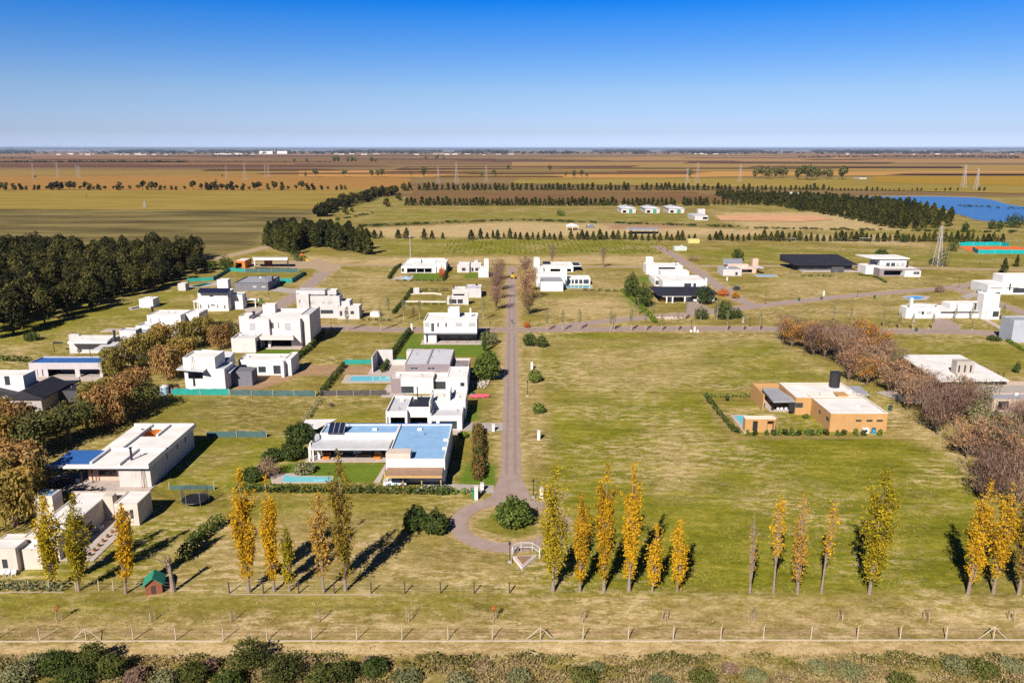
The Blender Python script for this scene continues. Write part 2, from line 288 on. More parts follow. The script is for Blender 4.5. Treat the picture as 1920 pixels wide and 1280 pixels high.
LAND = [
 ('g', .85, [(1000, 650), (1440, 634), (1530, 680), (1600, 710), (1420, 722), (1320, 740), (1370, 818), (1670, 818), (1790, 850), (1850, 930), (1835, 1108), (1012, 1112), (1035, 1000), (1032, 760)], 4),
 ('d', .45, [(1438, 668), (1470, 672), (1530, 708), (1535, 716), (1505, 714), (1470, 685)], 2.5), ('d', .3, [(1700, 900), (1760, 915), (1790, 970), (1740, 960)], 4),
 ('g', .75, [(1010, 620), (1200, 628), (1190, 634), (1010, 634)], 2),
 ('m', 1, [(1020, 640), (1440, 634), (1560, 700), (1790, 850), (1850, 930), (1835, 1108), (1012, 1112), (1035, 760)], 6),
 ('s', .55, [(1000, 640), (1330, 640), (1400, 700), (1300, 740), (1040, 760), (1010, 700)], 14),
 ('s', .6, [(1230, 790), (1330, 800), (1350, 920), (1240, 930), (1180, 870)], 8), ('s', .42, [(1330, 900), (1500, 880), (1560, 930), (1400, 960)], 8),
 ('s', .55, [(1440, 634), (1500, 660), (1600, 720), (1780, 800), (1870, 900), (1850, 905), (1740, 850), (1580, 720), (1500, 690)], 4),
 ('s', .5, [(978, 640), (1025, 640), (1035, 880), (980, 900)], 3),
 ('s', .45, [(1200, 640), (1440, 628), (1440, 650), (1200, 660)], 3),
 ('g', .5, [(-100, 1116), (960, 1118), (960, 1146), (-100, 1150)], 2.5), ('g', .35, [(960, 1116), (2020, 1116), (2020, 1126), (960, 1124)], 2),
 ('s', .52, [(-100, 1150), (960, 1152), (960, 1128), (2020, 1128), (2020, 1205), (-100, 1205)], 3), ('s', .72, [(960, 1122), (1100, 1118), (2020, 1118), (2020, 1130), (960, 1130)], 2), ('s', .7, [(1000, 1130), (2020, 1132), (2020, 1180), (1100, 1180)], 4),
 ('s', 1, [(-100, 1206), (2020, 1203), (2020, 1230), (-100, 1232)], .8),
 ('d', .6, [(-100, 1182), (2020, 1178), (2020, 1193), (-100, 1194)], 1.2),
 ('o', .35, [(-100, 1234), (2020, 1232), (2020, 1500), (-100, 1500)], 2), ('s', .4, [(400, 1236), (2020, 1234), (2020, 1500), (400, 1500)], 5),
 ('s', .55, [(330, 1000), (600, 950), (860, 1030), (1000, 1060), (1010, 1108), (330, 1108)], 8), ('s', .4, [(540, 950), (700, 955), (690, 990), (540, 985)], 3),
 ('g', .45, [(300, 930), (860, 925), (860, 955), (330, 985)], 4), ('g', .7, [(150, 985), (420, 965), (400, 1010), (230, 1080), (0, 1090), (0, 1070)], 4),
 ('g', .8, [(330, 820), (590, 822), (560, 925), (300, 925)], 4), ('d', .35, [(385, 835), (500, 820), (420, 880), (340, 900)], 3),
 ('g', .4, [(330, 746), (598, 744), (545, 812), (380, 812), (230, 800)], 4), ('m', .5, [(330, 746), (598, 744), (545, 812), (230, 812)], 4), ('o', .35, [(330, 746), (598, 744), (545, 812), (230, 812)], 4),
 ('g', .3, [(608, 622), (765, 622), (725, 690), (560, 688)], 2), ('m', 1, [(608, 622), (765, 622), (725, 690), (560, 688)], 1),
 ('d', .9, [(530, 684), (650, 684), (625, 706), (560, 702), (545, 712), (470, 735), (425, 735), (470, 705)], 1.2), ('d', .8, [(640, 686), (700, 686), (700, 700), (640, 702)], 1),
 ('g', .5, [(600, 748), (728, 750), (725, 790), (560, 800)], 3), ('d', .4, [(640, 762), (700, 758), (690, 766), (630, 772)], 1.5),
 ('l', 1, [(775, 640), (910, 640), (935, 675), (890, 668), (760, 668)], 1), ('l', .7, [(540, 868), (722, 868), (718, 905), (500, 905)], 1.2),
 ('l', .8, [(868, 870), (930, 870), (935, 910), (855, 918)], 1.5), ('l', .7, [(866, 760), (905, 752), (900, 790), (866, 792)], 1.5), ('l', .6, [(745, 625), (800, 625), (780, 690), (730, 690)], 1.5),
 ('l', .9, [(500, 648), (560, 652), (600, 628), (590, 625), (545, 665), (480, 668)], 1), ('l', .8, [(775, 509), (835, 502), (830, 525), (770, 525)], 1), ('l', .8, [(875, 512), (900, 512), (900, 522), (870, 522)], 1),
 ('s', .55, [(640, 510), (770, 508), (740, 600), (600, 600)], 14), ('g', .35, [(640, 505), (740, 505), (690, 560), (600, 560)], 10),
 ('s', .7, [(1020, 560), (1160, 555), (1210, 590), (1030, 600)], 8), ('s', .4, [(1080, 515), (1180, 515), (1180, 545), (1120, 545)], 6),
 ('l', .5, [(1160, 552), (1175, 552), (1225, 595), (1205, 595)], 1.5), ('l', .6, [(1195, 517), (1225, 517), (1230, 530), (1195, 530)], 1.5),
 ('g', .4, [(1240, 505), (1500, 460), (1920, 470), (1920, 495), (1400, 495)], 20), ('g', .5, [(1260, 470), (1450, 455), (1540, 460), (1500, 495), (1330, 495)], 20),
 ('s', .6, [(1430, 520), (1640, 520), (1740, 530), (1600, 550), (1430, 560)], 12), ('s', .45, [(1550, 560), (1700, 555), (1700, 600), (1500, 605)], 12), ('s', .6, [(1640, 575), (1740, 565), (1850, 555), (1830, 565), (1700, 590)], 5),
 ('g', .55, [(1680, 635), (1920, 632), (1920, 700), (1700, 665)], 8), ('s', .5, [(1730, 632), (1920, 640), (1920, 655), (1840, 640)], 5), ('s', .6, [(1880, 690), (1940, 690), (1940, 715), (1900, 715)], 6),
 ('g', .75, [(1350, 745), (1560, 770), (1560, 812), (1395, 812)], 2), ('s', .45, [(1340, 750), (1450, 755), (1500, 800), (1390, 800)], 4), ('d', .6, [(1320, 742), (1380, 818), (1700, 817), (1700, 822), (1370, 824), (1312, 742)], .5),
 ('g', .5, [(1540, 700), (1700, 740), (1860, 860), (1800, 860), (1665, 770)], 4), ('d', .45, [(1680, 760), (1800, 840), (1900, 960), (1960, 960), (1960, 860), (1750, 740)], 5), ('d', .35, [(1470, 630), (1640, 640), (1700, 700), (1600, 690)], 5),
 ('g', .6, [(700, 449), (1240, 449), (1235, 476), (700, 482)], 14), ('s', .75, [(700, 482), (1240, 478), (1250, 497), (640, 497)], 8), ('s', .85, [(560, 478), (700, 488), (640, 497), (560, 490)], 8),
 ('s', .9, [(690, 428), (960, 416), (1150, 420), (1450, 432), (1450, 441), (700, 446)], 14), ('g', .4, [(700, 395), (1340, 395), (1340, 416), (960, 412), (700, 424)], 14),
 ('o', .5, [(660, 420), (960, 408), (1400, 424), (1400, 429), (960, 414), (670, 428)], 6), ('d', .8, [(1130, 421), (1260, 421), (1290, 428), (1140, 430)], 5),
 ('o', .95, [(-100, 393), (600, 393), (570, 415), (500, 430), (480, 462), (420, 472), (380, 500), (-100, 500)], 12),
 ('g', .5, [(-200, 640), (400, 520), (450, 520), (300, 600), (-100, 700)], 10), ('s', .7, [(0, 650), (90, 640), (60, 668), (0, 672)], 5), ('s', .35, [(90, 650), (330, 560), (420, 560), (250, 590), (110, 620)], 8),
 ('s', .4, [(380, 540), (520, 540), (540, 560), (440, 575)], 8), ('g', .4, [(430, 500), (600, 505), (560, 530), (430, 530)], 5),
 ('s', .7, [(1660, 440), (1490, 440), (1540, 455), (1700, 462), (1740, 470), (1760, 460)], 10), ('s', .8, [(1340, 398), (1560, 398), (1620, 412), (1700, 432), (1400, 432)], 10), ('d', .3, [(740, 395), (1340, 390), (1340, 402), (1000, 400)], 10),
]
for ch, val, poly, soft in LAND: M[ch] = np.maximum(M[ch], val * pmask(XX, YY, poly, soft))
for L, w in ROADLINES:
    d2 = np.full(XX.shape, 1e18); P = L[::2] + [L[-1]]
    for i in range(len(P)-1):
        (ax, ay), (bx, by) = P[i], P[i+1]; dx, dy = bx-ax, by-ay
        t = np.clip(((XX-ax)*dx + (YY-ay)*dy) / (dx*dx+dy*dy+1e-9), 0, 1); d2 = np.minimum(d2, (XX-ax-t*dx)**2 + (YY-ay-t*dy)**2)
    d = np.sqrt(d2) - w/2; M['s'] = np.maximum(M['s'], .7*np.clip(1 - d/3.2, 0, 1)); M['d'] = np.maximum(M['d'], .55*np.clip(1 - d/.9, 0, 1))
isl = np.hypot(XX-rc[0], YY-rc[1]); M['g'] = np.where(isl < 7, .45*np.clip((7-isl)/2, 0, 1), M['g'])
def ground_material():
    m = bpy.data.materials.new('grassland'); n, l, b = nodes_of(m); g = n.new('ShaderNodeNewGeometry')
    def noise(sc, det, sx=1.0, ro=.6, rot=0.0):
        mp = n.new('ShaderNodeMapping'); mp.inputs['Scale'].default_value = (1/sx, 1, 1); mp.inputs['Rotation'].default_value = (0, 0, rot); l.new(g.outputs['Position'], mp.inputs[0])
        t = n.new('ShaderNodeTexNoise'); t.inputs['Scale'].default_value = sc; t.inputs['Detail'].default_value = det; t.inputs['Roughness'].default_value = ro; l.new(mp.outputs[0], t.inputs['Vector']); return t.outputs[0]
    def math_(op, a, b_=None, c=None):
        t = n.new('ShaderNodeMath'); t.operation = op
        for i, q in enumerate((a, b_, c)):
            if q is None: continue
            if isinstance(q, (int, float)): t.inputs[i].default_value = q
            else: l.new(q, t.inputs[i])
        return t.outputs[0]
    def ramp(f, stops):
        r = n.new('ShaderNodeValToRGB'); l.new(f, r.inputs[0])
        while len(r.color_ramp.elements) < len(stops): r.color_ramp.elements.new(.5)
        for i, (p, c) in enumerate(stops): r.color_ramp.elements[i].position = p; r.color_ramp.elements[i].color = (*c, 1)
        return r.outputs[0]
    def mixc(f, a, b_, bt='MIX'):
        t = n.new('ShaderNodeMix'); t.data_type = 'RGBA'; t.blend_type = bt
        if isinstance(f, (int, float)): t.inputs[0].default_value = f
        else: l.new(f, t.inputs[0])
        l.new(a, t.inputs[6]); l.new(b_, t.inputs[7]); return t.outputs[2]
    def att(nm):
        a = n.new('ShaderNodeAttribute'); a.attribute_name = nm; s = n.new('ShaderNodeSeparateColor'); l.new(a.outputs['Color'], s.inputs[0]); return s.outputs
    big = noise(.035, 8, 1.8, .68); fine = noise(.9, 6, 1.6, .72); mid = noise(.16, 7, 2.2, .7, .3); drift = noise(.3, 5, 1.5, .75)
    broad = noise(.012, 4, 1.5, .6)
    A, B = att('cover_a'), att('cover_b')
    v = math_('MULTIPLY_ADD', fine, .5, math_('MULTIPLY', mid, .5))
    base = ramp(v, ((.37, (.125, .092, .022)), (.5, (.24, .172, .052)), (.62, (.37, .27, .105))))
    green = ramp(v, ((.36, (.092, .100, .007)), (.5, (.180, .175, .015)), (.62, (.30, .255, .045))))
    straw = ramp(v, ((.36, (.26, .18, .07)), (.5, (.41, .295, .135)), (.64, (.57, .43, .235))))
    dirt = ramp(v, ((.34, (.24, .145, .085)), (.62, (.40, .255, .15))))
    lawn = ramp(v, ((.34, (.075, .13, .012)), (.62, (.14, .19, .022))))
    oliv = ramp(noise(.03, 7, 5.0, .66), ((.38, (.075, .058, .02)), (.5, (.145, .115, .038)), (.62, (.23, .18, .068))))
    def fac(maskv, nz, k=1.6, off=.0):
        # soft mask eaten into by noise
        t = math_('MULTIPLY_ADD', math_('SUBTRACT', nz, .5), k, math_('ADD', maskv, off)); t = math_('MULTIPLY', t, maskv); 
        t2 = n.new('ShaderNodeClamp'); l.new(math_('MULTIPLY', t, 1.7), t2.inputs[0]); return t2.outputs[0]
    col = mixc(fac(broad, mid, 1.2, .0), base, green)
    col = mixc(fac(B[1], mid, .4, .3), col, oliv)
    col = mixc(fac(A[0], mid, .9, .25), col, green)
    col = mixc(fac(A[1], drift, 2.6, -.05), col, straw)
    tuft = noise(.75, 5, 2.4, .75, .22); zone = noise(.045, 5, 1.4, .65, .5)
    tf = n.new('ShaderNodeMapRange'); l.new(tuft, tf.inputs[0]); tf.inputs[1].default_value = .49; tf.inputs[2].default_value = .555
    zf = n.new('ShaderNodeMapRange'); l.new(math_('MULTIPLY_ADD', A[0], -.035, math_('MULTIPLY_ADD', A[1], .18, zone)), zf.inputs[0]); zf.inputs[1].default_value = .45; zf.inputs[2].default_value = .60
    col = mixc(math_('MULTIPLY', math_('MULTIPLY', math_('MULTIPLY', tf.outputs[0], zf.outputs[0]), .85), math_('SUBTRACT', 1.0, B[1])), col, mixc(.35, straw, ramp(v, ((.3, (.63, .50, .30)), (.7, (.67, .54, .34))))))
    col = mixc(fac(A[2], drift, 1.6), col, dirt)
    col = mixc(fac(B[0], fine, .8, .3), col, lawn)
    wv = n.new('ShaderNodeTexWave'); wv.wave_type = 'BANDS'; wv.bands_direction = 'Y'; wv.inputs['Scale'].default_value = .11; wv.inputs['Distortion'].default_value = 3.5; wv.inputs['Detail'].default_value = 3; wv.inputs['Detail Scale'].default_value = .4; wv.inputs['Detail Roughness'].default_value = .6
    mp = n.new('ShaderNodeMapping'); mp.inputs['Rotation'].default_value = (0, 0, .06); l.new(g.outputs['Position'], mp.inputs[0]); l.new(mp.outputs[0], wv.inputs['Vector'])
    stripe = ramp(wv.outputs[0], ((0, (.80, .82, .78)), (.5, (1, 1, 1)), (1, (1.16, 1.12, 1.15))))
    col = mixc(math_('MULTIPLY', B[2], .4), col, mixc(1.0, col, stripe, 'MULTIPLY'))
    spk = ramp(noise(2.6, 3, 1.3, .7), ((.3, (.72, .72, .70)), (.5, (1, 1, 1)), (.7, (1.3, 1.28, 1.25))))
    col = mixc(.9, col, mixc(1.0, col, spk, 'MULTIPLY'))
    l.new(col, b.inputs['Base Color']); b.inputs['Roughness'].default_value = .95; b.inputs['Specular IOR Level'].default_value = .08
    bp = n.new('ShaderNodeBump'); bp.inputs['Strength'].default_value = .55; bp.inputs['Distance'].default_value = .35; l.new(v, bp.inputs['Height']); l.new(bp.outputs[0], b.inputs['Normal'])
    return m
grass_m = ground_material()
ny, nx = XX.shape; zz = .0 * XX
me = bpy.data.meshes.new('ground'); V = np.stack([XX, YY, zz], -1).reshape(-1, 3)
idx = np.arange(ny*nx).reshape(ny, nx); Fc = np.stack([idx[:-1, :-1], idx[:-1, 1:], idx[1:, 1:], idx[1:, :-1]], -1).reshape(-1, 4)
me.from_pydata(V.tolist(), [], Fc.tolist()); me.materials.append(grass_m)
for nm, ks in (('cover_a', 'gsd'), ('cover_b', 'lom')):
    a = me.attributes.new(nm, 'FLOAT_COLOR', 'POINT'); d = np.ones((ny*nx, 4), np.float32)
    for i, k in enumerate(ks): d[:, i] = M[k].reshape(-1)
    a.data.foreach_set('color', d.reshape(-1))
go = bpy.data.objects.new('ground', me); COL.objects.link(go); tag(go, kind='structure')
# the plain beyond, graded tessellation out to the horizon
gx = [-58000, -32000, -16000, -7000, -3500, -1800, -900, -450, -200, 0, 200, 450, 900, 1800, 3500, 7000, 16000, 32000, 58000]
gy = [-3000, -1000, -300, -80, 60, 200, 450, 900, 1500, 2500, 4000, 7000, 12000, 20000, 34000, 58000]
mb = MB()
for i in range(len(gx)-1):
    for j in range(len(gy)-1): mb.quad((gx[i], gy[j], -.12), (gx[i+1], gy[j], -.12), (gx[i+1], gy[j+1], -.12), (gx[i], gy[j+1], -.12))
plain_m = field_mat('far_plain', [(.12, .07, .04), (.18, .11, .045), (.23, .15, .055), (.15, .12, .035)], .004, 6)
tag(mb.build('terrain', plain_m), kind='structure')
# far fields as sheets (y pixel bands)
def field(name, px, cols, lay, scale=.01, stretch=5, stripe=None):
    mb = MB(); P = [G(*p) for p in px]; z = .1 + lay * .15
    mb.quad(*[(x, y, z) for x, y in P]); return tag(mb.build(name, field_mat(name + '_cover', [(a*.80, b*.68, c*.50) for a, b, c in cols], scale, stretch, stripe)), kind='structure')
L_, R_ = -80, 2000
field('ochre_field', [(L_, 393), (600, 394), (612, 388), (700, 366), (738, 352), (600, 357), (L_, 357)], [(.22, .19, .05), (.31, .26, .06), (.38, .31, .09), (.28, .26, .06)], 1, .035)
field('ploughed_field', [(760, 382), (1400, 381), (1370, 374), (1300, 360), (775, 359)], [(.17, .10, .055), (.23, .15, .08), (.22, .18, .07)], 2, .03)
field('stubble_field', [(L_, 357), (770, 357), (770, 335), (640, 326), (L_, 332)], [(.36, .20, .055), (.42, .26, .085), (.32, .22, .06)], 0, .01)
field('stubble_field', [(L_, 332), (640, 326), (640, 319), (L_, 319)], [(.25, .20, .07), (.36, .27, .09), (.22, .17, .06)], 1, .01)
field('stubble_field', [(560, 331), (1000, 334), (1240, 334), (1440, 330), (2000, 328), (2000, 321), (1500, 322), (1000, 320), (560, 320)], [(.50, .30, .10), (.60, .38, .14)], 2, .01)
field('green_field', [(960, 345), (1330, 350), (1900, 363), (2000, 362), (2000, 330), (1440, 334), (970, 336)], [(.24, .22, .045), (.34, .29, .07), (.42, .34, .12)], 3, .01)
field('mustard_field', [(1640, 343), (2000, 350), (2000, 331), (1640, 331)], [(.36, .25, .02), (.42, .30, .04)], 4, .01)
field('tan_field', [(1200, 320), (2000, 322), (2000, 310), (1300, 307), (960, 309), (960, 318)], [(.33, .24, .08), (.40, .30, .11), (.30, .25, .08)], 1, .008)
field('dark_field', [(740, 319), (1180, 314), (1200, 311), (760, 313)], [(.10, .05, .04), (.15, .08, .055)], 5, .006)
field('dark_field', [(L_, 314), (500, 314), (740, 312), (520, 307), (L_, 307)], [(.13, .07, .055), (.19, .105, .075)], 5, .006)
field('pink_field', [(960, 309), (1500, 306), (2000, 306), (2000, 296), (1300, 293), (960, 297)], [(.34, .22, .10), (.42, .29, .14), (.30, .20, .09)], 1, .003)
field('dark_field', [(1280, 306.5), (1660, 307), (1680, 304.5), (1300, 303)], [(.11, .055, .045), (.15, .08, .06)], 6, .004)
field('dark_field', [(700, 302), (1000, 303), (1150, 301), (960, 299), (700, 300)], [(.13, .075, .06), (.17, .1, .07)], 6, .004)
field('brown_field', [(L_, 307), (520, 307), (960, 308), (960, 297), (500, 293), (L_, 293)], [(.20, .12, .075), (.27, .17, .09), (.17, .10, .075)], 0, .003)
field('brown_field', [(L_, 293), (1300, 293), (2000, 296), (2000, 288), (960, 287), (L_, 289)], [(.26, .155, .10), (.34, .22, .13), (.22, .14, .10)], 2, .001)
rs = random.Random(5)
for i in range(34):
    y0 = rs.choice((rs.uniform(288, 300), rs.uniform(300, 330))); th = (y0-281)*rs.uniform(.03, .09); x0 = rs.uniform(-200, 1700); x1 = x0 + rs.uniform(150, 700); c = rs.choice(((.16, .09, .06), (.30, .19, .09), (.24, .20, .08), (.20, .12, .08), (.36, .25, .12), (.13, .08, .06)))
    field('field_strip', [(x0, y0+th), (x1, y0+th*rs.uniform(.8, 1.2)), (x1-rs.uniform(0, 60), y0), (x0+rs.uniform(0, 60), y0)], [tuple(v*.95 for v in c), tuple(v*1.15 for v in c), tuple(v*1.35 for v in c)], 7+i*.4, .01)
# lake
lake_px = [(1598, 371.5), (1640, 369.5), (1740, 369), (1830, 371), (1862, 376), (1890, 384), (1935, 391), (1990, 396), (1990, 416), (1935, 416), (1905, 417), (1872, 417), (1845, 415), (1825, 411), (1805, 405), (1785, 400), (1775, 394), (1745, 388), (1715, 380), (1660, 375)]
wm = bpy.data.materials.new('lake_water'); n_, l_, b_ = nodes_of(wm)
b_.inputs['Base Color'].default_value = (.02, .11, .32, 1); b_.inputs['Roughness'].default_value = .25; b_.inputs['Specular IOR Level'].default_value = .5
t_ = n_.new('ShaderNodeTexNoise'); t_.inputs['Scale'].default_value = .25; t_.inputs['Detail'].default_value = 5; g_ = n_.new('ShaderNodeNewGeometry'); mp_ = n_.new('ShaderNodeMapping'); mp_.inputs['Scale'].default_value = (.25, 1, 1)
l_.new(g_.outputs['Position'], mp_.inputs[0]); l_.new(mp_.outputs[0], t_.inputs['Vector']); bp_ = n_.new('ShaderNodeBump'); bp_.inputs['Distance'].default_value = .5; bp_.inputs['Strength'].default_value = .8; l_.new(t_.outputs[0], bp_.inputs['Height']); l_.new(bp_.outputs[0], b_.inputs['Normal'])
poly_sheet('lake_bank', [((x-1800)*1.03+1800, (y-394)*1.09+394) for x, y in lake_px], .35, mat('lake_bank_soil', (.34, .27, .12), .95, .2, .1), 1.5, step=15)
poly_sheet('water', lake_px, .5, wm, 1.2, step=12)
poly_sheet('riding_arena', [(1340, 404), (1440, 403), (1530, 404), (1562, 412), (1500, 416), (1352, 414)], .3, mat('arena_sand', (.62, .33, .17), .95, .12, .05), .5)
# ------------------------------------------------------------------ houses
def wallpaint(name, col, **k): return mat(name, col, .85, k.pop('var', .05), .5, stain=tuple(c*.84 for c in col), streak=.07, **k)
white = wallpaint('white_render', (.74, .725, .71)); cream = wallpaint('cream_render', (.62, .53, .46)); lilac = wallpaint('grey_render', (.50, .47, .50))
greyw = wallpaint('pale_grey_render', (.56, .53, .53)); darkg = wallpaint('dark_cladding', (.075, .075, .085)); midg = wallpaint('slate_render', (.17, .17, .20)); mauve = wallpaint('mauve_render', (.27, .22, .235))
ochre = wallpaint('ochre_render', (.50, .285, .115)); brick = mat('brick_wall', (.34, .13, .085), .9, .15, 2.5); pinkw = wallpaint('pink_render', (.66, .42, .33)); orange_w = mat('orange_boards', (.60, .20, .04), .7, .15, 1)
concrete = mat('concrete', (.42, .37, .33), .9, .12, .6, bump=.1); paving = mat('terrace_paving', (.50, .42, .38), .85, .12, .8)
r_white = mat('white_roof_membrane', (.80, .785, .775), .7, .07, .25, stain=(.62, .595, .57)); r_metal = mat('light_metal_roof', (.56, .57, .60), .45, .10, .4, spec=.5)
r_blue = mat('blue_roof_paint', (.26, .45, .70), .7, .10, .5, stain=(.20, .35, .57)); r_blue2 = mat('deep_blue_roof_paint', (.035, .13, .40), .6, .1, .3)
r_black = mat('black_roof_sheet', (.022, .022, .032), .55, .1, .4, stain=(.03, .03, .04)); r_grey = mat('grey_roof_membrane', (.33, .34, .38), .7, .1, .3); r_brown = mat('brown_thatch_mat', (.36, .22, .15), .95, .15, 1.5, bump=.3)
r_lgrey = mat('pale_grey_roof', (.56, .56, .60), .7, .08, .3); r_gravel = mat('gravel_roof', (.34, .27, .28), .95, .3, .8, stain=(.14, .11, .12))
frame_m = mat('dark_window_frame', (.05, .05, .055), .4); framew = mat('white_window_frame', (.6, .6, .6), .5)
glass = bpy.data.materials.new('window_glass'); n_, l_, b_ = nodes_of(glass); b_.inputs['Base Color'].default_value = (.035, .045, .06, 1); b_.inputs['Roughness'].default_value = .08; b_.inputs['Specular IOR Level'].default_value = .7
curt = mat('drawn_blind', (.42, .42, .43), .6); wood = mat('weathered_wood', (.36, .20, .10), .8, .15, 2); woodl = mat('light_timber', (.60, .38, .15), .7, .1, 2); steel = mat('dark_steel', (.04, .04, .045), .45, .1, 2, .3)
pv = mat('solar_glass', (.015, .02, .05), .15, .1, 2, spec=.8); orange_d = mat('orange_door', (.72, .24, .02), .6); galv = mat('galvanised_metal', (.40, .40, .42), .4, .1, 2, .6)
teal = mat('teal_netting', (.02, .30, .26), .7, .15, .7); tealg = mat('blue_green_netting', (.07, .14, .14), .75, .2, .7); shade = mat('dark_shade_net', (.09, .085, .085), .8, .2, 1); greenr = mat('green_roof_panel', (.04, .27, .20), .6)
plastic = mat('white_plastic', (.72, .72, .72), .4); clay = mat('red_clay', (.70, .14, .03), .9, .06, .3); netteal = mat('court_windscreen', (.0, .33, .34), .7, .06, .3)
pool_w = bpy.data.materials.new('pool_water'); n_, l_, b_ = nodes_of(pool_w); b_.inputs['Base Color'].default_value = (.16, .52, .60, 1); b_.inputs['Roughness'].default_value = .08
pool_b = bpy.data.materials.new('blue_pool_water'); n_, l_, b_ = nodes_of(pool_b); b_.inputs['Base Color'].default_value = (.08, .36, .66, 1); b_.inputs['Roughness'].default_value = .08
pool_g = bpy.data.materials.new('green_pool_water'); n_, l_, b_ = nodes_of(pool_g); b_.inputs['Base Color'].default_value = (.03, .12, .09, 1); b_.inputs['Roughness'].default_value = .08

def panel(mb, ax, a0, a1, z0, z1, c0, c1, holes):
    """wall slab spanning a0..a1 along axis ax ('x' or 'y'), thickness c0..c1, with rectangular openings"""
    As = sorted({a0, a1} | {min(max(v, a0), a1) for h in holes for v in h[:2]}); Zs = sorted({z0, z1} | {min(max(v, z0), z1) for h in holes for v in h[2:4]})
    def solid(i, j):
        if i < 0 or j < 0 or i >= len(As)-1 or j >= len(Zs)-1: return None
        a, z = (As[i]+As[i+1])/2, (Zs[j]+Zs[j+1])/2
        return not any(h[0] < a < h[1] and h[2] < z < h[3] for h in holes)
    def P(a, c, z): return (a, c, z) if ax == 'x' else (c, a, z)
    for i in range(len(As)-1):
        for j in range(len(Zs)-1):
            if not solid(i, j): continue
            a, b, z, w = As[i], As[i+1], Zs[j], Zs[j+1]
            mb.quad(P(a, c0, z), P(b, c0, z), P(b, c0, w), P(a, c0, w)); mb.quad(P(b, c1, z), P(a, c1, z), P(a, c1, w), P(b, c1, w))
            if solid(i-1, j) is not True: mb.quad(P(a, c1, z), P(a, c0, z), P(a, c0, w), P(a, c1, w))
            if solid(i+1, j) is not True: mb.quad(P(b, c0, z), P(b, c1, z), P(b, c1, w), P(b, c0, w))
            if solid(i, j+1) is not True: mb.quad(P(a, c0, w), P(b, c0, w), P(b, c1, w), P(a, c1, w))
            if solid(i, j-1) is not True: mb.quad(P(a, c1, z), P(b, c1, z), P(b, c0, z), P(a, c0, z))
HOUSES = []
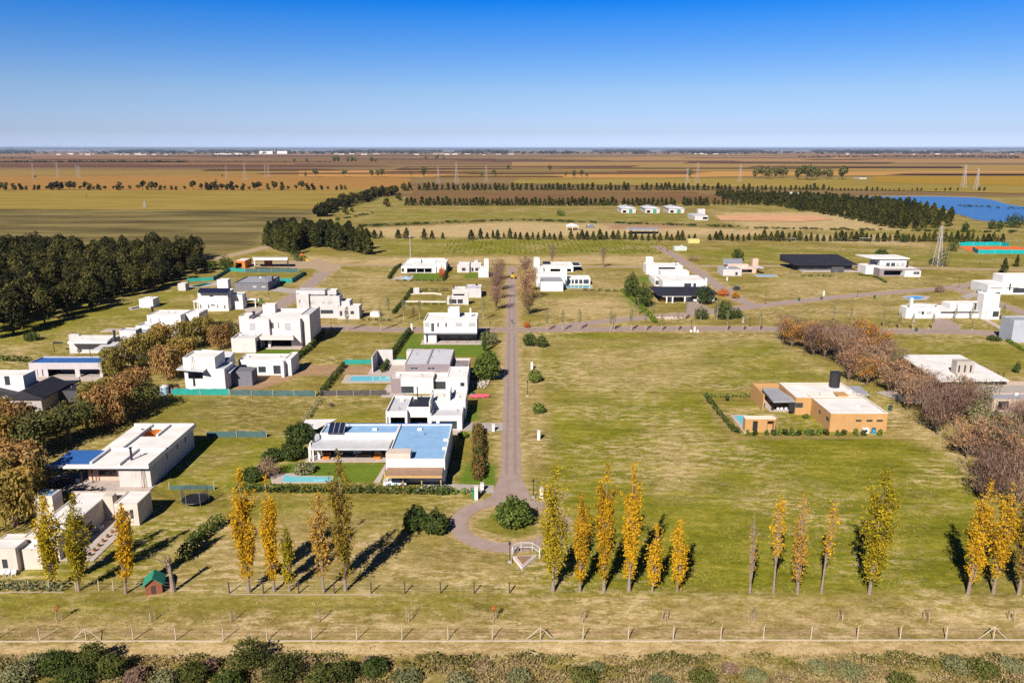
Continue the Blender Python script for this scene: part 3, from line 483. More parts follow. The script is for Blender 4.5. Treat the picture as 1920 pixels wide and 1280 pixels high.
class House:
    def __init__(s, name, label, cat, base_px, wall=white, group=None):
        s.o = (*G(*base_px), 0.0); s.root = empty(name, s.o, label, cat, group); s.parts = {}; s.wall = wall; s.k = 0; s.name = name; HOUSES.append(s)
    def mb(s, part, m):
        key = (part, m.name)
        if key not in s.parts: s.parts[key] = (MB(), m)
        return s.parts[key][0]
    def one(s, part, m):
        s.k += 1; key = (part, m.name, s.k); s.parts[key] = (MB(), m); return s.parts[key][0]
    def mod(s, x0, x1, yb, yf, ybase, z0=0.0, roof=r_white, par=.35, wall=None, front=(), side=(), back_open=False, bx=None, cap=None, h=None, floor=True):
        """block from photo pixels: front top edge x0..x1 at yf, its foot at ybase (on level z0), back roof edge at yb (given bx as its x)"""
        s.k += 1; e = (s.k % 7) * .004; wall = wall or s.wall; xm = (x0+x1)/2
        Y0 = G(xm, ybase, z0)[1]
        z1 = h if h else onY(xm, yf, Y0)[1]
        X0, X1 = onY(x0, yf, Y0)[0] - e, onY(x1, yf, Y0)[0] + e; Y0 -= e; z1 += e
        Y1 = G(xm, yb, z1)[1] + e
        return s.block(X0, X1, Y0, Y1, z0, z1, roof, par, wall, front, side, cap, floor)
    def block(s, X0, X1, Y0, Y1, z0, z1, roof=r_white, par=.35, wall=None, front=(), side=(), cap=None, floor=True):
        wall = wall or s.wall; t = .22; w = s.mb('wall', wall)
        right = (X0+X1)/2 < 0; hf, hs = [], []
        for q in front:
            a, za = onY(q[0], q[2], Y0); b, zb = onY(q[1], q[3], Y0); hf.append((a, b, max(z0+.02, zb), min(za, z1-.1), q[4]))
        XS = X1 if right else X0
        for q in side:
            ya, za = onX(q[0], q[2], XS); yb_, zb = onX(q[1], q[3], XS); hs.append((min(ya, yb_), max(ya, yb_), max(z0+.02, min(za, zb)), min(max(za, zb), z1-.1), q[4]))
        panel(w, 'x', X0, X1, z0, z1, Y0, Y0+t, [h for h in hf]); panel(w, 'x', X0, X1, z0, z1, Y1-t, Y1, [])
        panel(w, 'y', Y0+t, Y1-t, z0, z1, X1-t, X1, [h for h in hs] if right else []); panel(w, 'y', Y0+t, Y1-t, z0, z1, X0, X0+t, [] if right else [h for h in hs])
        s.one('roof', roof).box(X0+t+.001, Y0+t+.001, z1-par-.2, X1-t-.001, Y1-t-.001, z1-par)
        if min(X1-X0, Y1-Y0) > 4.5 and z0 < 2.5 and (X0, Y0) != (0, 0):
            rv = random.Random(int(X0*7+Y0*3)); zr = z1-par
            for _ in range(rv.choice((1, 2, 2, 3))):
                vx, vy = rv.uniform(X0+1, X1-1), rv.uniform(Y0+1, Y1-1)
                if rv.random() < .6: v_ = s.one('roof_vent', galv); v_.cyl(vx, vy, zr-.02, zr+.55, .09, n=6); v_.cyl(vx, vy, zr+.55, zr+.68, .17, .06, 6)
                else: v_ = s.one('rooftop_unit', plastic); v_.box(vx-.4, vy-.2, zr+.04, vx+.4, vy+.2, zr+.62); v_.box(vx-.36, vy-.16, zr-.01, vx-.28, vy+.16, zr+.04); v_.box(vx+.28, vy-.16, zr-.01, vx+.36, vy+.16, zr+.04)
        if floor: s.mb('floor', concrete).box(X0+t+.002, Y0+t+.002, z0+.02, X1-t-.002, Y1-t-.002, z0+.10)
        if cap: c = s.mb('parapet_cap', cap); c.box(X0-.05, Y0-.05, z1+.002, X1+.05, Y0+t, z1+.09); c.box(X0-.05, Y1-t, z1+.002, X1+.05, Y1+.05, z1+.09); c.box(X0-.05, Y0+t, z1+.002, X0+t, Y1-t, z1+.09); c.box(X1-t, Y0+t, z1+.002, X1+.05, Y1-t, z1+.09)
        for h in hf: s.opening('x', h, Y0, 1)
        for h in hs: s.opening('y', h, XS, -1 if right else 1)
        return X0, X1, Y0, Y1, z0, z1
    def opening(s, ax, h, c, sg):
        a, b, z, w, kind = h; k = kind[0]
        if k == 'o' or w - z < .15 or b - a < .15: return
        fm = framew if 'l' in kind else frame_m; gm = curt if 'c' in kind else glass
        if k == 'd': fm = {'O': orange_d, 'W': framew, 'K': steel, 'B': wood}.get(kind[1:2], wood)
        d0, d1 = c + sg*.06, c + sg*.14
        f = MB(); t = .07
        def bx(m, a0, z0, a1, z1, e=0.0):
            if ax == 'x': m.box(a0, d0+e, z0, a1, d1-e, z1)
            else: m.box(min(d0, d1)+e, a0, z0, max(d0, d1)-e, a1, z1)
        if k == 'd':
            bx(f, a+.003, z+.003, b-.003, w-.003); s.sub('door', f, fm, []); return
        bx(f, a, z, b, z+t); bx(f, a, w-t, b, w); bx(f, a, z+t, a+t, w-t); bx(f, b-t, z+t, b, w-t)
        n = int((b-a)/1.3)
        for i in range(n): q = a + (b-a)*(i+1)/(n+1); bx(f, q-.03, z+t, q+.03, w-t)
        if 'g' in kind:
            for i in range(2): q = z + (w-z)*(i+1)/3; bx(f, a+t, q-.02, b-t, q+.02, .005)
        p = MB(); bx(p, a+t, z+t, b-t, w-t, .03); s.sub('window', f, fm, [('pane', p, gm)])
    def sub(s, name, mb, m, subs):
        s.k += 1; s.parts[(name, m.name, s.k)] = (mb, m, subs)
    def box(s, part, m, *c, one=False): (s.one if one else s.mb)(part, m).box(*c)
    def pxbox(s, part, m, x0, x1, yt, ybase, depth, z0=0.0, one=True):
        """free-standing box on level z0 given its front face in pixels"""
        Y = G((x0+x1)/2, ybase, z0)[1]; X0, z1 = onY(x0, yt, Y); X1 = onY(x1, yt, Y)[0]
        (s.one if one else s.mb)(part, m).box(X0, Y, z0, X1, Y+depth, z1); return X0, X1, Y, z1
    def slab(s, part, m, pts, z, t=.22):
        """horizontal plate: pixel outline of its top face at height z"""
        P = [G(x, y, z) for x, y in pts]; s.one(part, m).prism(P, z-t, z); return P
    def post(s, px, py, z, m=None, r=.07, part='post'):
        x, y = G(px, py); s.one(part, m or steel).box(x-r, y-r, 0, x+r, y+r, z)
    def ac(s, px, py, z, m=None):
        x, y = G(px, py, z); s.one('rooftop_unit', m or plastic).box(x-.45, y-.25, z-.3, x+.45, y+.25, z+.45)
    def chim(s, px, py, z, h, m=None, r=.15):
        x, y = G(px, py, z); c = s.one('chimney', m or steel); c.cyl(x, y, z-.3, z+h, r, n=8); c.cyl(x, y, z+h, z+h+.15, r*1.5, n=8)
    def finish(s):
        for key, v in s.parts.items():
            o = v[0].build(key[0], v[1], s.root, s.o)
            for sub in (v[2] if len(v) > 2 else []): sub[1].build(sub[0], sub[2], o, s.o)
def patch(name, pts, m, z=.06):
    return poly_sheet(name, pts, z, m)
POOLN = 0
def pool(label, outer, inner, wmat, z=.12):
    P = [G(*p) for p in outer]; Q = [G(*p) for p in inner]; c = (sum(p[0] for p in P)/len(P), sum(p[1] for p in P)/len(P), 0)
    r = empty('swimming_pool', c, label, 'pool'); m = MB(); m.prism(P, .01, z); m.build('coping', paving, r, c)
    w = MB(); w.prism(Q, z-.02, z+.012); w.build('water', wmat, r, c)

# --- blue roofed house by the turning circle
h = House('house', 'long white house with bright blue roof and brown thatched carport', 'house', (760, 880))
A = h.mod(724, 834, 794, 860, 905, roof=r_blue, par=.3)
B0 = onY(588, 842, A[2])[0]
zt = A[5]; Yb1 = A[3]; Yb0 = G(700, 811, zt)[1]
B = h.block(G(600, 811, zt)[0], A[0]-.01, Yb0, Yb1-.01, 0, zt-.01, r_blue, .3)
h.box('parapet_cap', r_blue2, B[0], B[3]-.27, zt+.02, A[1], B[3]+.02, zt+.10)
ze = 3.5; h.slab('porch_roof', r_metal, [(592, 812.5), (741, 812.5), (728, 841), (582, 841)], ze, .3)
X0, Y0 = G(585, 862); X1 = A[0]; h.box('floor', paving, X0-1, Y0-1.2, .02, X1, Yb0, .14)
h.box('wall', white, X0-.6, Y0+1, 0, X0-.35, Yb0-.1, ze-.31); h.box('wall', white, X0+.9, Y0+.2, 0, X0+1.6, Y0+.5, ze-.31)
for q in (581, 588): h.post(q, 865, ze-.31, white, .14)
for q in (605, 640, 680, 715): x, _ = G(q, 850); h.sub('window', *(lambda f, p: (f, frame_m, [('pane', p, glass)]))(*(lambda: (lambda f, p: (f.box(x, Yb0-.12, .15, x+2.6, Yb0-.04, 2.6), p.box(x+.1, Yb0-.15, .25, x+2.5, Yb0-.125, 2.5), (f, p))[2])(MB(), MB()))()))
h.pxbox('wall', cream, 723, 769, 850, 905, 2.6, one=False)
zc = 3.1; h.slab('carport_roof', r_brown, [(727, 873), (832, 873), (828, 891), (722, 891)], zc, .15)
h.slab('carport_beam', woodl, [(721, 891.2), (829, 891.2), (828.5, 894), (720.5, 894)], zc-.03, .18)
for q, y in ((722, 912), (756, 917), (791, 917), (827, 919)): h.post(q, y, zc-.2, woodl, .08)
for q, y in ((703, 806), (787, 806), (836, 826), (834, 842), (740, 848)): h.ac(q, y, zt-.3)
h.chim(589, 829, ze, 2.2); h.chim(600, 822, ze, 1.0, r=.08)
x, y = G(632, 808, zt); pvm = MB()
pvm.prism([(x-1.6, y-1.3), (x+1.6, y-1.3), (x+1.6, y+1.3), (x-1.6, y+1.3)], zt-.2, 0, ztop=[zt+.1, zt+.1, zt+1.4, zt+1.4]); gr = MB()
for i in range(4): gr.bar((x-1.6+i*1.066, y-1.32, zt+.13), (x-1.6+i*1.066, y+1.32, zt+1.43), .035)
h.sub('solar_panel', pvm, pv, [('frame', gr, plastic)])
h.slab('lean_to_roof', r_white, [(573, 786), (632, 785), (595, 803), (563, 801)], 2.8, .12)
# --- white house with the black roof panel
h = House('house', 'white cubic house with black roof panel beside the blue roofed house', 'house', (795, 800))
a = h.mod(723, 763, 741, 771, 806, roof=r_lgrey, par=.5, front=[(726, 729, 781, 800, 'w'), (732, 760, 782, 804, 'o')])
b = h.mod(763, 806, 742, 763, 802, roof=r_black, par=.12, front=[(768, 802, 782, 800, 'o')])
c = h.mod(806, 866, 758, 779, 806, roof=r_lgrey, par=.7, front=[(809, 818, 789, 797, 'w'), (824, 857, 789, 804, 'w')], side=[])
d = h.block(b[1]-1, b[1]+7.5, c[3]-1, c[3]+8, 0, c[5]+1.2, r_white, .5)
h.box('wall', white, b[1]-.3, b[2]+1, c[5]-.2, b[1]-.02, d[2]+3, b[5]+.9); h.box('wall', white, b[1]+3.6, c[3]+.5, c[5], b[1]+3.9, c[3]+6, c[5]+2.6)
h.chim(784, 783, 0.2, 7.2, r=.13); h.box('terrace', paving, a[0], a[2]-3, .03, c[1], a[2]-.05, .12)
# --- mauve band and white complex
h = House('house', 'white house with mauve grey upper storey and dark gravel terrace', 'house', (800, 730))
a = h.mod(759, 844, 654, 683, 706, z0=2.0, roof=r_lgrey, par=.12, wall=mauve, front=[(769, 784, 688.5, 693, 'wl'), (801, 816, 688.5, 693, 'wl')])
h.box('parapet_cap', r_grey, (a[0]+a[1])/2-.4, a[2], a[5]+.005, (a[0]+a[1])/2, a[3], a[5]+.12)
b = h.mod(735, 812, 697, 709, 738, roof=r_white, par=.15, front=[(752, 776, 724, 737, 'w')], side=[])
c = h.mod(838, 876, 687, 707, 741, roof=r_white, par=.15, front=[(863, 871, 717, 724, 'w')], side=[(0, 0, 0, 0, 'o')] if 0 else [])
d = h.mod(812, 838, 700, 712, 735, roof=r_white, par=.2, front=[(814, 836, 715, 733, 'w')])
e_ = h.block(c[0]-4, c[1]-.3, c[3]+.1, c[3]+11, 0, c[5]-.6, r_gravel, .6, greyw)
h.block(b[0]+2, c[0], b[3]+.1, a[3], 0, a[4]+1.4, r_white, .2); h.box('terrace', paving, b[0]-2.5, b[2]-3, .03, b[0]+3, b[2]+8, .1)
h.mod(733, 751, 707, 709.5, 738, roof=r_white, par=.1, wall=mauve)
# --- barbecue pavilion and pool
h = House('garden_pavilion', 'pale concrete barbecue pavilion left of the mauve white house', 'pavilion', (725, 700), greyw)
Y0 = G(700, 700)[1]; x0 = G(697, 700)[0]; x1 = G(758, 700)[0]
h.box('wall', greyw, x0, Y0+.5, 0, x0+.3, Y0+9, 4.6); h.box('wall', greyw, x0+.3, Y0+8.6, 0, x0+4.6, Y0+8.9, 4.6); h.box('wall', greyw, x0+4.6, Y0+8.6, 0, x0+22, Y0+8.9, 1.6); h.box('floor', paving, x0-1, Y0-1.5, .02, x1+2, Y0+8.6, .12)
for i in range(2): xx = x0 + 9 + i*6.5; h.box('hood', greyw, xx, Y0+5.5, 2.3, xx+4.6, Y0+8.2, 5.0, one=True); h.box('counter', greyw, xx-.6, Y0+5, .12, xx+5, Y0+6.6, 1.0, one=True); h.box('grill', brick, xx+.4, Y0+6.7, .9, xx+4.2, Y0+8, 1.6, one=True)
pool('long turquoise pool beside the mauve white house', [(648, 703), (740, 703), (735, 718), (640, 718)], [(660, 706), (732, 706), (730, 715), (655, 715)], pool_w)
# --- white two-storey with overhanging upper floor
h = House('house', 'two-storey white house with overhanging upper floor at the crossroads', 'house', (843, 640))
a = h.mod(794, 894, 589, 601, 644, z0=0, roof=r_white, par=.4, front=[(793, 896, 624, 646, 'o')], floor=False)
# carve: replace by upper block
k0 = [k for k in h.parts]; h.parts.clear()
zu = onY(843, 624, a[2])[1]
u = h.block(a[0], a[1], a[2], a[3]+2.5, zu, a[5], r_white, .4, white, front=[(796, 806, 605, 613, 'wlc'), (820, 823, 605, 613, 'w'), (835, 838, 605, 613, 'w'), (854, 867, 605, 613, 'wlc'), (879, 892, 605, 613, 'wlc')])
h.box('soffit', midg, a[0]-.02, a[2]-.02, zu-.5, a[1]+.02, a[3], zu-.01)
h.block(a[0], a[0]+3.9, a[2]+.5, a[3]-.5, 0, zu-.52, r_white, .1, white, front=[(799, 803, 627, 642, 'dK')]); h.block(a[0]+3.9, a[1]-.4, a[2]+4.6, a[3]-.6, 0, zu-.53, r_white, .1, midg, front=[(816, 835, 627, 637, 'w'), (840, 862, 627, 637, 'w'), (866, 884, 627, 637, 'w')])
for t in (.25, .5, .75, .99): h.box('post', steel, a[0]+3.9+(a[1]-a[0]-4.2)*t, a[2]+.6, .1, a[0]+4.0+(a[1]-a[0]-4.2)*t, a[2]+.75, zu-.5, one=True)
h.box('terrace', paving, a[0]-1, a[2]-1.5, .03, a[1]+1.5, a[2]+4.5, .14); h.box('wall', darkg, a[0]+2.4, a[2]-.15, zu+.6, a[0]+3.3, a[2]-.02, a[5]-.8)
x, y = G(851, 591, a[5]); h.block(x-1.8, x+1.9, y-1.5, y+2, a[5]-.4, a[5]+2.6, r_white, .3, white, floor=False); h.box('chimney', white, x+5.2, y-.4, a[5]-.4, x+5.7, y+.2, a[5]+2.4, one=True)
# --- big white two-storey with terrace wing
h = House('house', 'large pinkish white two-storey house with tall parapets and terrace wing', 'house', (515, 655), cream if 0 else wallpaint('warm_white_render', (.70, .62, .60)))
a = h.mod(463, 562, 578, 598, 651, par=.9, front=[(468, 480, 606, 620, 'wlc'), (504, 514, 605, 616, 'wlg'), (521, 524, 605, 616, 'wl'), (534, 546, 606, 620, 'wlc'), (495, 547, 633, 650, 'o')], side=[(568, 570, 600, 640, 'w')])
b = h.mod(433, 478, 620, 634, 661, roof=r_lgrey, par=.4, front=[(456, 467, 646, 661, 'dW')], side=[(481, 490, 640, 655, 'o')])
h.block(a[0]-3.2, a[0]+.02, a[2]+2, a[2]+7, 0, a[5]+.5, r_white, .3); h.block(a[0]+6.4, a[0]+7.1, a[2]-1.2, a[2]-.02, 0, a[5]+.1, r_white, .1, floor=False); h.block(a[1]-.5, a[1]+2.5, a[2]+2, a[3]-1, 0, a[5]+.9, r_lgrey, .3)
x, y = G(507, 585, a[5]-.9); h.block(x-2, x+2, y-1.5, y+1.5, a[5]-.9, a[5]+1.9, r_white, .2, floor=False)
h.box('terrace', paving, a[0]+6, a[2]-2.6, .03, a[1]+.5, a[2]+.1, .3); h.slab('porch_roof', wallpaint('warm_white_render', (.7, .62, .6)), [(478, 624), (548, 624), (550, 632), (480, 632)], 4.1, .9); h.chim(476, 590, a[5], .9, r=.4, m=steel)
# --- white house with pitched metal roofs
h = House('house', 'white house with angled metal roofs and ladder behind teal netting', 'house', (400, 720))
a = h.mod(345, 420, 679, 692, 733, par=.1, roof=r_metal, front=[(352, 381, 697, 710, 'o'), (361, 367, 708, 724, 'dK'), (391, 392, 716, 731, 'dB')])
h.slab('roof', r_metal, [(342, 684), (395, 684), (381, 696), (330, 692)], a[5]+.15, .25)
b = h.mod(342, 402, 657, 670, 692, z0=a[5]-.1, roof=r_white, par=.35, wall=white)
rf = MB(); P = [G(378, 655, 6.8), G(440, 664, 6.2), G(422, 683, 5.0), G(400, 683, 5.0)]; rf.prism(P, 3.6, 0, ztop=[6.9, 6.9, 5.2, 5.2]); h.sub('roof', rf, r_metal, [])
h.slab('roof', r_metal, [(420, 682), (446, 684), (432, 698), (419, 697)], 4.6, .2); h.box('wall', midg, a[1], a[2]+4.5, 0, a[1]+5.4, a[2]+9, 3.9)
c = h.mod(447, 533, 663, 674, 703, par=.2, front=[(458, 473, 687, 697, 'wc'), (484, 499, 687, 698, 'w'), (512, 527, 685, 701, 'w')]); 
h.block(c[0]+12.2, c[0]+12.9, c[2]-2.2, c[2]-.02, 0, c[5]+.02, r_white, .1, floor=False); h.block(c[1]-.02, c[1]+1.9, c[2]-.5, c[3]+1, 0, c[5]+.25, r_white, .2)
lad = h.one('ladder', wood); x, y = G(361, 690, a[5]); y = b[2]-.3; x = onY(361, 680, y)[0]
for s_ in (-.25, .25): lad.bar((x+s_, y-.5, a[5]+.1), (x+s_, y, b[5]+.4), .05)
for i in range(7): lad.bar((x-.25, y-.5+i*.07, a[5]+.4+i*.55), (x+.25, y-.5+i*.07, a[5]+.4+i*.55), .035)
# --- two-storey white with solar panels
h = House('house', 'white two-storey house with dark solar panels and square tower', 'house', (400, 580))
a = h.mod(370, 426, 541, 547, 583, par=.3, front=[(393, 400, 554, 556.5, 'w'), (375, 378, 571, 578, 'w'), (390, 393, 571, 578, 'w'), (395, 403, 571, 573.5, 'w'), (407, 409.5, 571, 578, 'w'), (420, 423, 572, 579, 'w')], side=[(428, 431, 550, 556, 'w'), (434, 436, 562, 578, 'w')])
h.block(a[0]-3.3, a[0]-.01, a[2]+3, a[3], 2.9, 3.4, r_white, .1); 
for i in range(3): h.box('post', white, a[0]-3.2+i*1.3, a[2]+3.2, 0, a[0]-2.9+i*1.3, a[2]+3.5, 2.9, one=True)
x, y = G(417, 541, a[5]); h.block(x-2.1, x+2.1, y+.5, y+4, a[5]-.4, a[5]+3.4, r_white, .3, floor=False); p = MB(); X, Y = G(400, 547, a[5]+.3); p.prism([(X-6, Y), (X+5.6, Y), (X+5.6, Y+2.4), (X-6, Y+2.4)], a[5]-.2, 0, ztop=[a[5]+.15, a[5]+.15, a[5]+1.3, a[5]+1.3]); h.sub('solar_panel', p, pv, [])
b = h.block(a[1]-.01, a[1]+4.4, a[2]+3.5, a[3]+1, 0, a[5]-1.6, r_blue2, .4); h.block(b[1], b[1]+4.2, b[2]+2.5, b[3], 3.1, 3.5, r_lgrey, .1)
for i in (0, 1): h.box('post', white, b[1]+3.8, b[2]+2.6+i*4, 0, b[1]+4.1, b[2]+2.9+i*4, 3.1, one=True)
# --- slate grey bungalow
h = House('house', 'low slate grey bungalow with flat roof beside green netting', 'house', (470, 543), midg)
a = h.mod(439, 502, 518, 530, 545, roof=r_grey, par=.25, cap=steel, front=[(459, 463, 536, 538, 'wl'), (473, 481, 535.5, 539, 'wlc'), (490, 498, 536, 539, 'wlc')])
h.block(a[0]+12, a[0]+15, a[2]+5, a[2]+8, a[5]-.3, a[5]+1.8, r_grey, .1, midg, floor=False); h.slab('carport_roof', r_blue, [(502, 520), (524, 520), (517, 527), (505, 530)], 3.0, .2); h.post(523, 530, 2.8); h.post(515, 537, 2.8)
# --- long two-storey grey white behind saplings
h = House('house', 'grey white two-storey house with dark columns and lower grey wing', 'house', (600, 596), greyw)
a = h.mod(555, 578, 546, 552, 597, par=.4, front=[(561, 563, 562, 568, 'w'), (556, 562, 580, 590, 'w')]); b = h.mod(578, 636, 549, 554.5, 596, par=.4, front=[(581, 590, 565, 571, 'wlc'), (604, 610, 565, 571, 'wlc'), (615, 624, 565, 571, 'wlc'), (601, 625, 581, 588, 'w'), (594.5, 596, 557, 590, 'w')])
c = h.mod(632, 673, 569, 574.5, 598, par=.3, front=[(637, 642, 583, 592, 'w'), (646, 652, 582, 589, 'w'), (657, 664, 583, 589, 'w')]); x, y = G(600, 549, a[5]); h.block(x-8.5, x+2, y-1, y+3.2, a[5]-.5, a[5]+1.2, r_grey, .2, floor=False); h.chim(580, 545, a[5], .8, r=.5, m=r_grey); h.block(c[0]+.3, c[0]+4, c[2]+3, c[3]+3, 0, c[5]+1.4, r_white, .3)
h.block(x+3.0, x+6.2, y-1, y+3.2, a[5]-.5, a[5]+1.1, r_white, .2, floor=False)
h = House('garden_shed', 'small white garden shed between hedge and grey white house', 'shed', (704, 592)); h.mod(694, 712, 583, 586, 594, par=.1, front=[(699, 702, 587, 594, 'dW')])
# --- row nearest the dirt road
h = House('house', 'white bungalow with columned porch and hedge round its pool', 'house', (782, 514))
a = h.mod(752, 817, 491, 499, 512, par=.2, front=[(763, 811, 503, 511.5, 'o'), (753, 758, 503, 510, 'w')]); h.block(a[0]+1, a[1]+3, a[3]-.1, a[3]+8, 0, a[5]+.9, r_white, .2)
for q in (781, 796, 810): h.post(q, 511.6, 3.2, white, .15)
h.block(a[1]-1, a[1]+5, a[2]+1, a[3], 0, a[5]+1.2, r_white, .2); x, y = G(782, 492, a[5]); h.block(x-2, x+2, y, y+3, a[5], a[5]+1.6, r_white, .1, floor=False)
pool('small blue pool inside the hedge of the porch bungalow', [(742, 519), (776, 517), (771, 525.5), (737, 524)], [(756, 519), (772, 518.5), (769, 523.5), (754, 523.5)], pool_b)
h = House('house', 'pale grey white bungalow left of the brown trees', 'house', (885, 512), greyw)
a = h.mod(857, 880, 491, 496, 511, par=.3, front=[(866, 873, 502, 508, 'w')]); b = h.mod(880, 902, 492, 497, 510, par=.3, front=[(884, 888, 502, 509, 'w'), (891, 898, 502, 508, 'w')]); c = h.mod(897, 916, 499, 505, 520, par=.2, wall=white); h.block(c[1]-2.2, c[1]-.02, c[2]+2, c[2]+5, 0, c[5]+4.6, r_white, .2, white); h.block(b[0]+2, b[1]-2, b[3], b[3]+5, 0, b[5]+.7, r_lgrey, .2)
h = House('house', 'small grey white bungalow with front terrace and brick pier', 'house', (868, 565), greyw)
a = h.mod(848, 874, 537, 542, 557, par=.3, front=[(850, 872, 551, 557, 'o')]); b = h.mod(872, 902, 533, 541, 558, par=.3, roof=r_lgrey); c = h.mod(838, 872, 554, 557, 571, par=.15, front=[(842, 856, 561, 569, 'w'), (858, 868, 561, 569, 'w')]); h.block(c[1]-.2, c[1]+1.4, c[2]-.5, c[2]+2, 0, c[5]+1.6, r_white, .1); h.chim(851, 540, a[5], .8, r=.25); h.chim(893, 536, a[5], 1, r=.25)
h = House('garden_store', 'small pale block store by the curving white garden wall', 'shed', (781, 549), greyw); h.mod(775, 786, 539, 541, 550, par=.1)
h = House('house', 'white bungalow with tall square tower at its left end', 'house', (1040, 508))
a = h.mod(1019, 1075, 491, 499, 510, par=.2, front=[(1032, 1071, 504, 509.5, 'o')]); h.mod(1001, 1012, 482, 486, 509.5, par=.2, front=[(1007, 1017, 503, 509, 'w')] if 0 else []); h.mod(1002, 1019, 497, 500, 511, par=.2, front=[(1007, 1016, 503, 510, 'dW')]); p = MB(); X, Y = G(1025, 494, a[5]+.2); p.prism([(X-2, Y), (X+2, Y), (X+2, Y+1.8), (X-2, Y+1.8)], a[5]-.1, 0, ztop=[a[5]+.1, a[5]+.1, a[5]+1, a[5]+1]); h.sub('solar_panel', p, pv, []); h.block(a[1], a[1]+4, a[2]+2, a[3]-1, 2.6, 3.0, r_black, .1)
h = House('house', 'white house with glazed gallery and grey metal garage roof', 'house', (1050, 544))
a = h.mod(1006, 1060, 516, 522, 538, par=.2); g_ = h.mod(1014, 1056, 519, 528, 546, par=.05, roof=r_grey); c = h.mod(1062, 1107, 516, 521, 534, par=.15, front=[(1064, 1070, 524, 532, 'w'), (1072, 1076, 524, 532, 'w'), (1078, 1084, 524, 532, 'w'), (1086, 1092, 524, 532, 'w'), (1094, 1104, 524, 532, 'w')]); h.block(a[0], a[1]+1, a[3], a[3]+7, 0, a[5]+.6, r_white, .2)
x, y = G(1056, 520, a[5]); h.block(x-1.3, x+1.6, y-1, y+2, 0, a[5]+4, r_white, .2); 
pool('pale blue pool in front of the glazed gallery', [(1060, 535), (1110, 535), (1112, 541), (1058, 541)], [(1063, 536), (1107, 536), (1108, 540), (1062, 540)], pool_w)
h = House('house', 'white bungalow with wide dark opening beside the dirt track', 'house', (1245, 513))
a = h.mod(1212, 1235, 492, 497, 514, par=.2); b = h.mod(1233, 1268, 493, 499, 513, par=.2, front=[(1235, 1266, 501, 511, 'o')]); h.block(b[1]-.1, b[1]+3.2, b[2], b[3], 0, b[5]+.2, r_white, .2); x, y = G(1218, 490, a[5]); h.block(x-1.8, x+1.8, y, y+3, 0, a[5]+2, r_white, .2); h.chim(1267, 496, a[5], 1.5)
h = House('house', 'large white house with stepped roof behind the black roofed house', 'house', (1280, 540))
a = h.mod(1243, 1325, 516, 527, 543, par=.15, front=[(1283, 1296, 531, 540, 'w'), (1300, 1305, 531, 540, 'w')]); h.mod(1228, 1247, 514, 524, 536, par=.2, front=[(1229, 1240, 526, 534, 'w')]); x, y = G(1262, 514, a[5]); h.block(x-6, x+7, y-2, y+5, 0, a[5]+1.6, r_white, .3); h.block(a[1]-.6, a[1]+.3, a[2]+.3, a[2]+1.2, 0, a[5]+1.2, r_white, .1, floor=False)
h = House('house', 'cream house under a wide black hipped roof with covered carport', 'house', (1285, 568))
Yf = G(1290, 568)[1]; X0 = onY(1242, 555, Yf)[0]; X1 = onY(1345, 553, Yf)[0]; ze = 3.0
h.block(X0+2, X1, Yf+4, Yf+19, 0, ze, r_black, .1, white, front=[(1248, 1254, 556, 563, 'w'), (1263, 1282, 556, 566, 'w'), (1292, 1308, 556, 561, 'w'), (1333, 1340, 553, 562, 'wl')]); rf = MB()
P = [(X0-2, Yf-.6), (X1-10, Yf-.6), (X1-10, Yf+2.5), (X1+1, Yf+2.5), (X1+1, Yf+20), (X0-2, Yf+20)]; rf.prism(P, ze+.02, ze+.3)
R = [(X0+5, Yf+9), (X1-7, Yf+9)]; zt2 = ze+2.1
A_, B_, C_, D_ = (X0-2, Yf-.6, ze+.3), (X1+1, Yf+2.4, ze+.3), (X1+1, Yf+20, ze+.3), (X0-2, Yf+20, ze+.3); E_, F_ = (*R[0], zt2), (*R[1], zt2)
rf.quad(A_, B_, F_, E_); rf.quad(B_, C_, F_); rf.quad(C_, D_, E_, F_); rf.quad(D_, A_, E_); h.sub('roof', rf, r_black, [])
for q in (1250, 1261, 1284, 1308): x = onY(q, 560, Yf)[0]; h.box('post', white, x-.25, Yf-.3, 0, x+.25, Yf+.2, ze, one=True)
h.box('porch_beam', white, X0, Yf-.35, ze-.35, X1-10.5, Yf-.05, ze, one=True)
h = House('house', 'grey metal roofed house with pink walls and broad chimney', 'house', (1395, 514), pinkw)
a = h.mod(1372, 1418, 499, 503, 512, par=.05, roof=r_lgrey, front=[(1391, 1410, 505, 511.5, 'o')]); rf = MB(); P = [G(1356, 498, 3.5), G(1392, 498, 3.5), G(1391, 506, 3.5), G(1356, 506, 3.5)]; rf.prism([G(1355, 508), G(1391, 508), G(1391, 497), G(1355, 497)], 3.2, 3.5); h.sub('roof', rf, r_grey, []); h.mod(1356, 1391, 499, 505, 517, par=.05, roof=r_grey, wall=greyw, front=[(1379, 1383, 510, 516, 'w')]); h.block(a[0]-1, a[1]-3, a[3]-4, a[3]-2, 0, a[5]+1.5, r_white, .1)
x, y = G(1415, 508); h.box('chimney', pinkw, x-1.3, y, 0, x+1.5, y+2.5, 6.2, one=True); h.slab('porch_roof', r_lgrey, [(1418, 497), (1432, 501), (1432, 503), (1418, 501)], 3.3, .2)
h = House('house', 'long black house with sloping black roof and white terrace', 'house', (1550, 508), darkg)
Y0 = G(1550, 508)[1]; X0 = onY(1500, 505, Y0)[0]; X1 = onY(1604, 505, Y0)[0]; h.block(X0, X1-1, Y0+2, Y0+16, 0, 3.0, r_black, .1, darkg, front=[(1512, 1525, 503, 509, 'w'), (1535, 1550, 503, 509, 'w'), (1585, 1595, 503, 509, 'w')]); rf = MB(); k = len(rf.v)
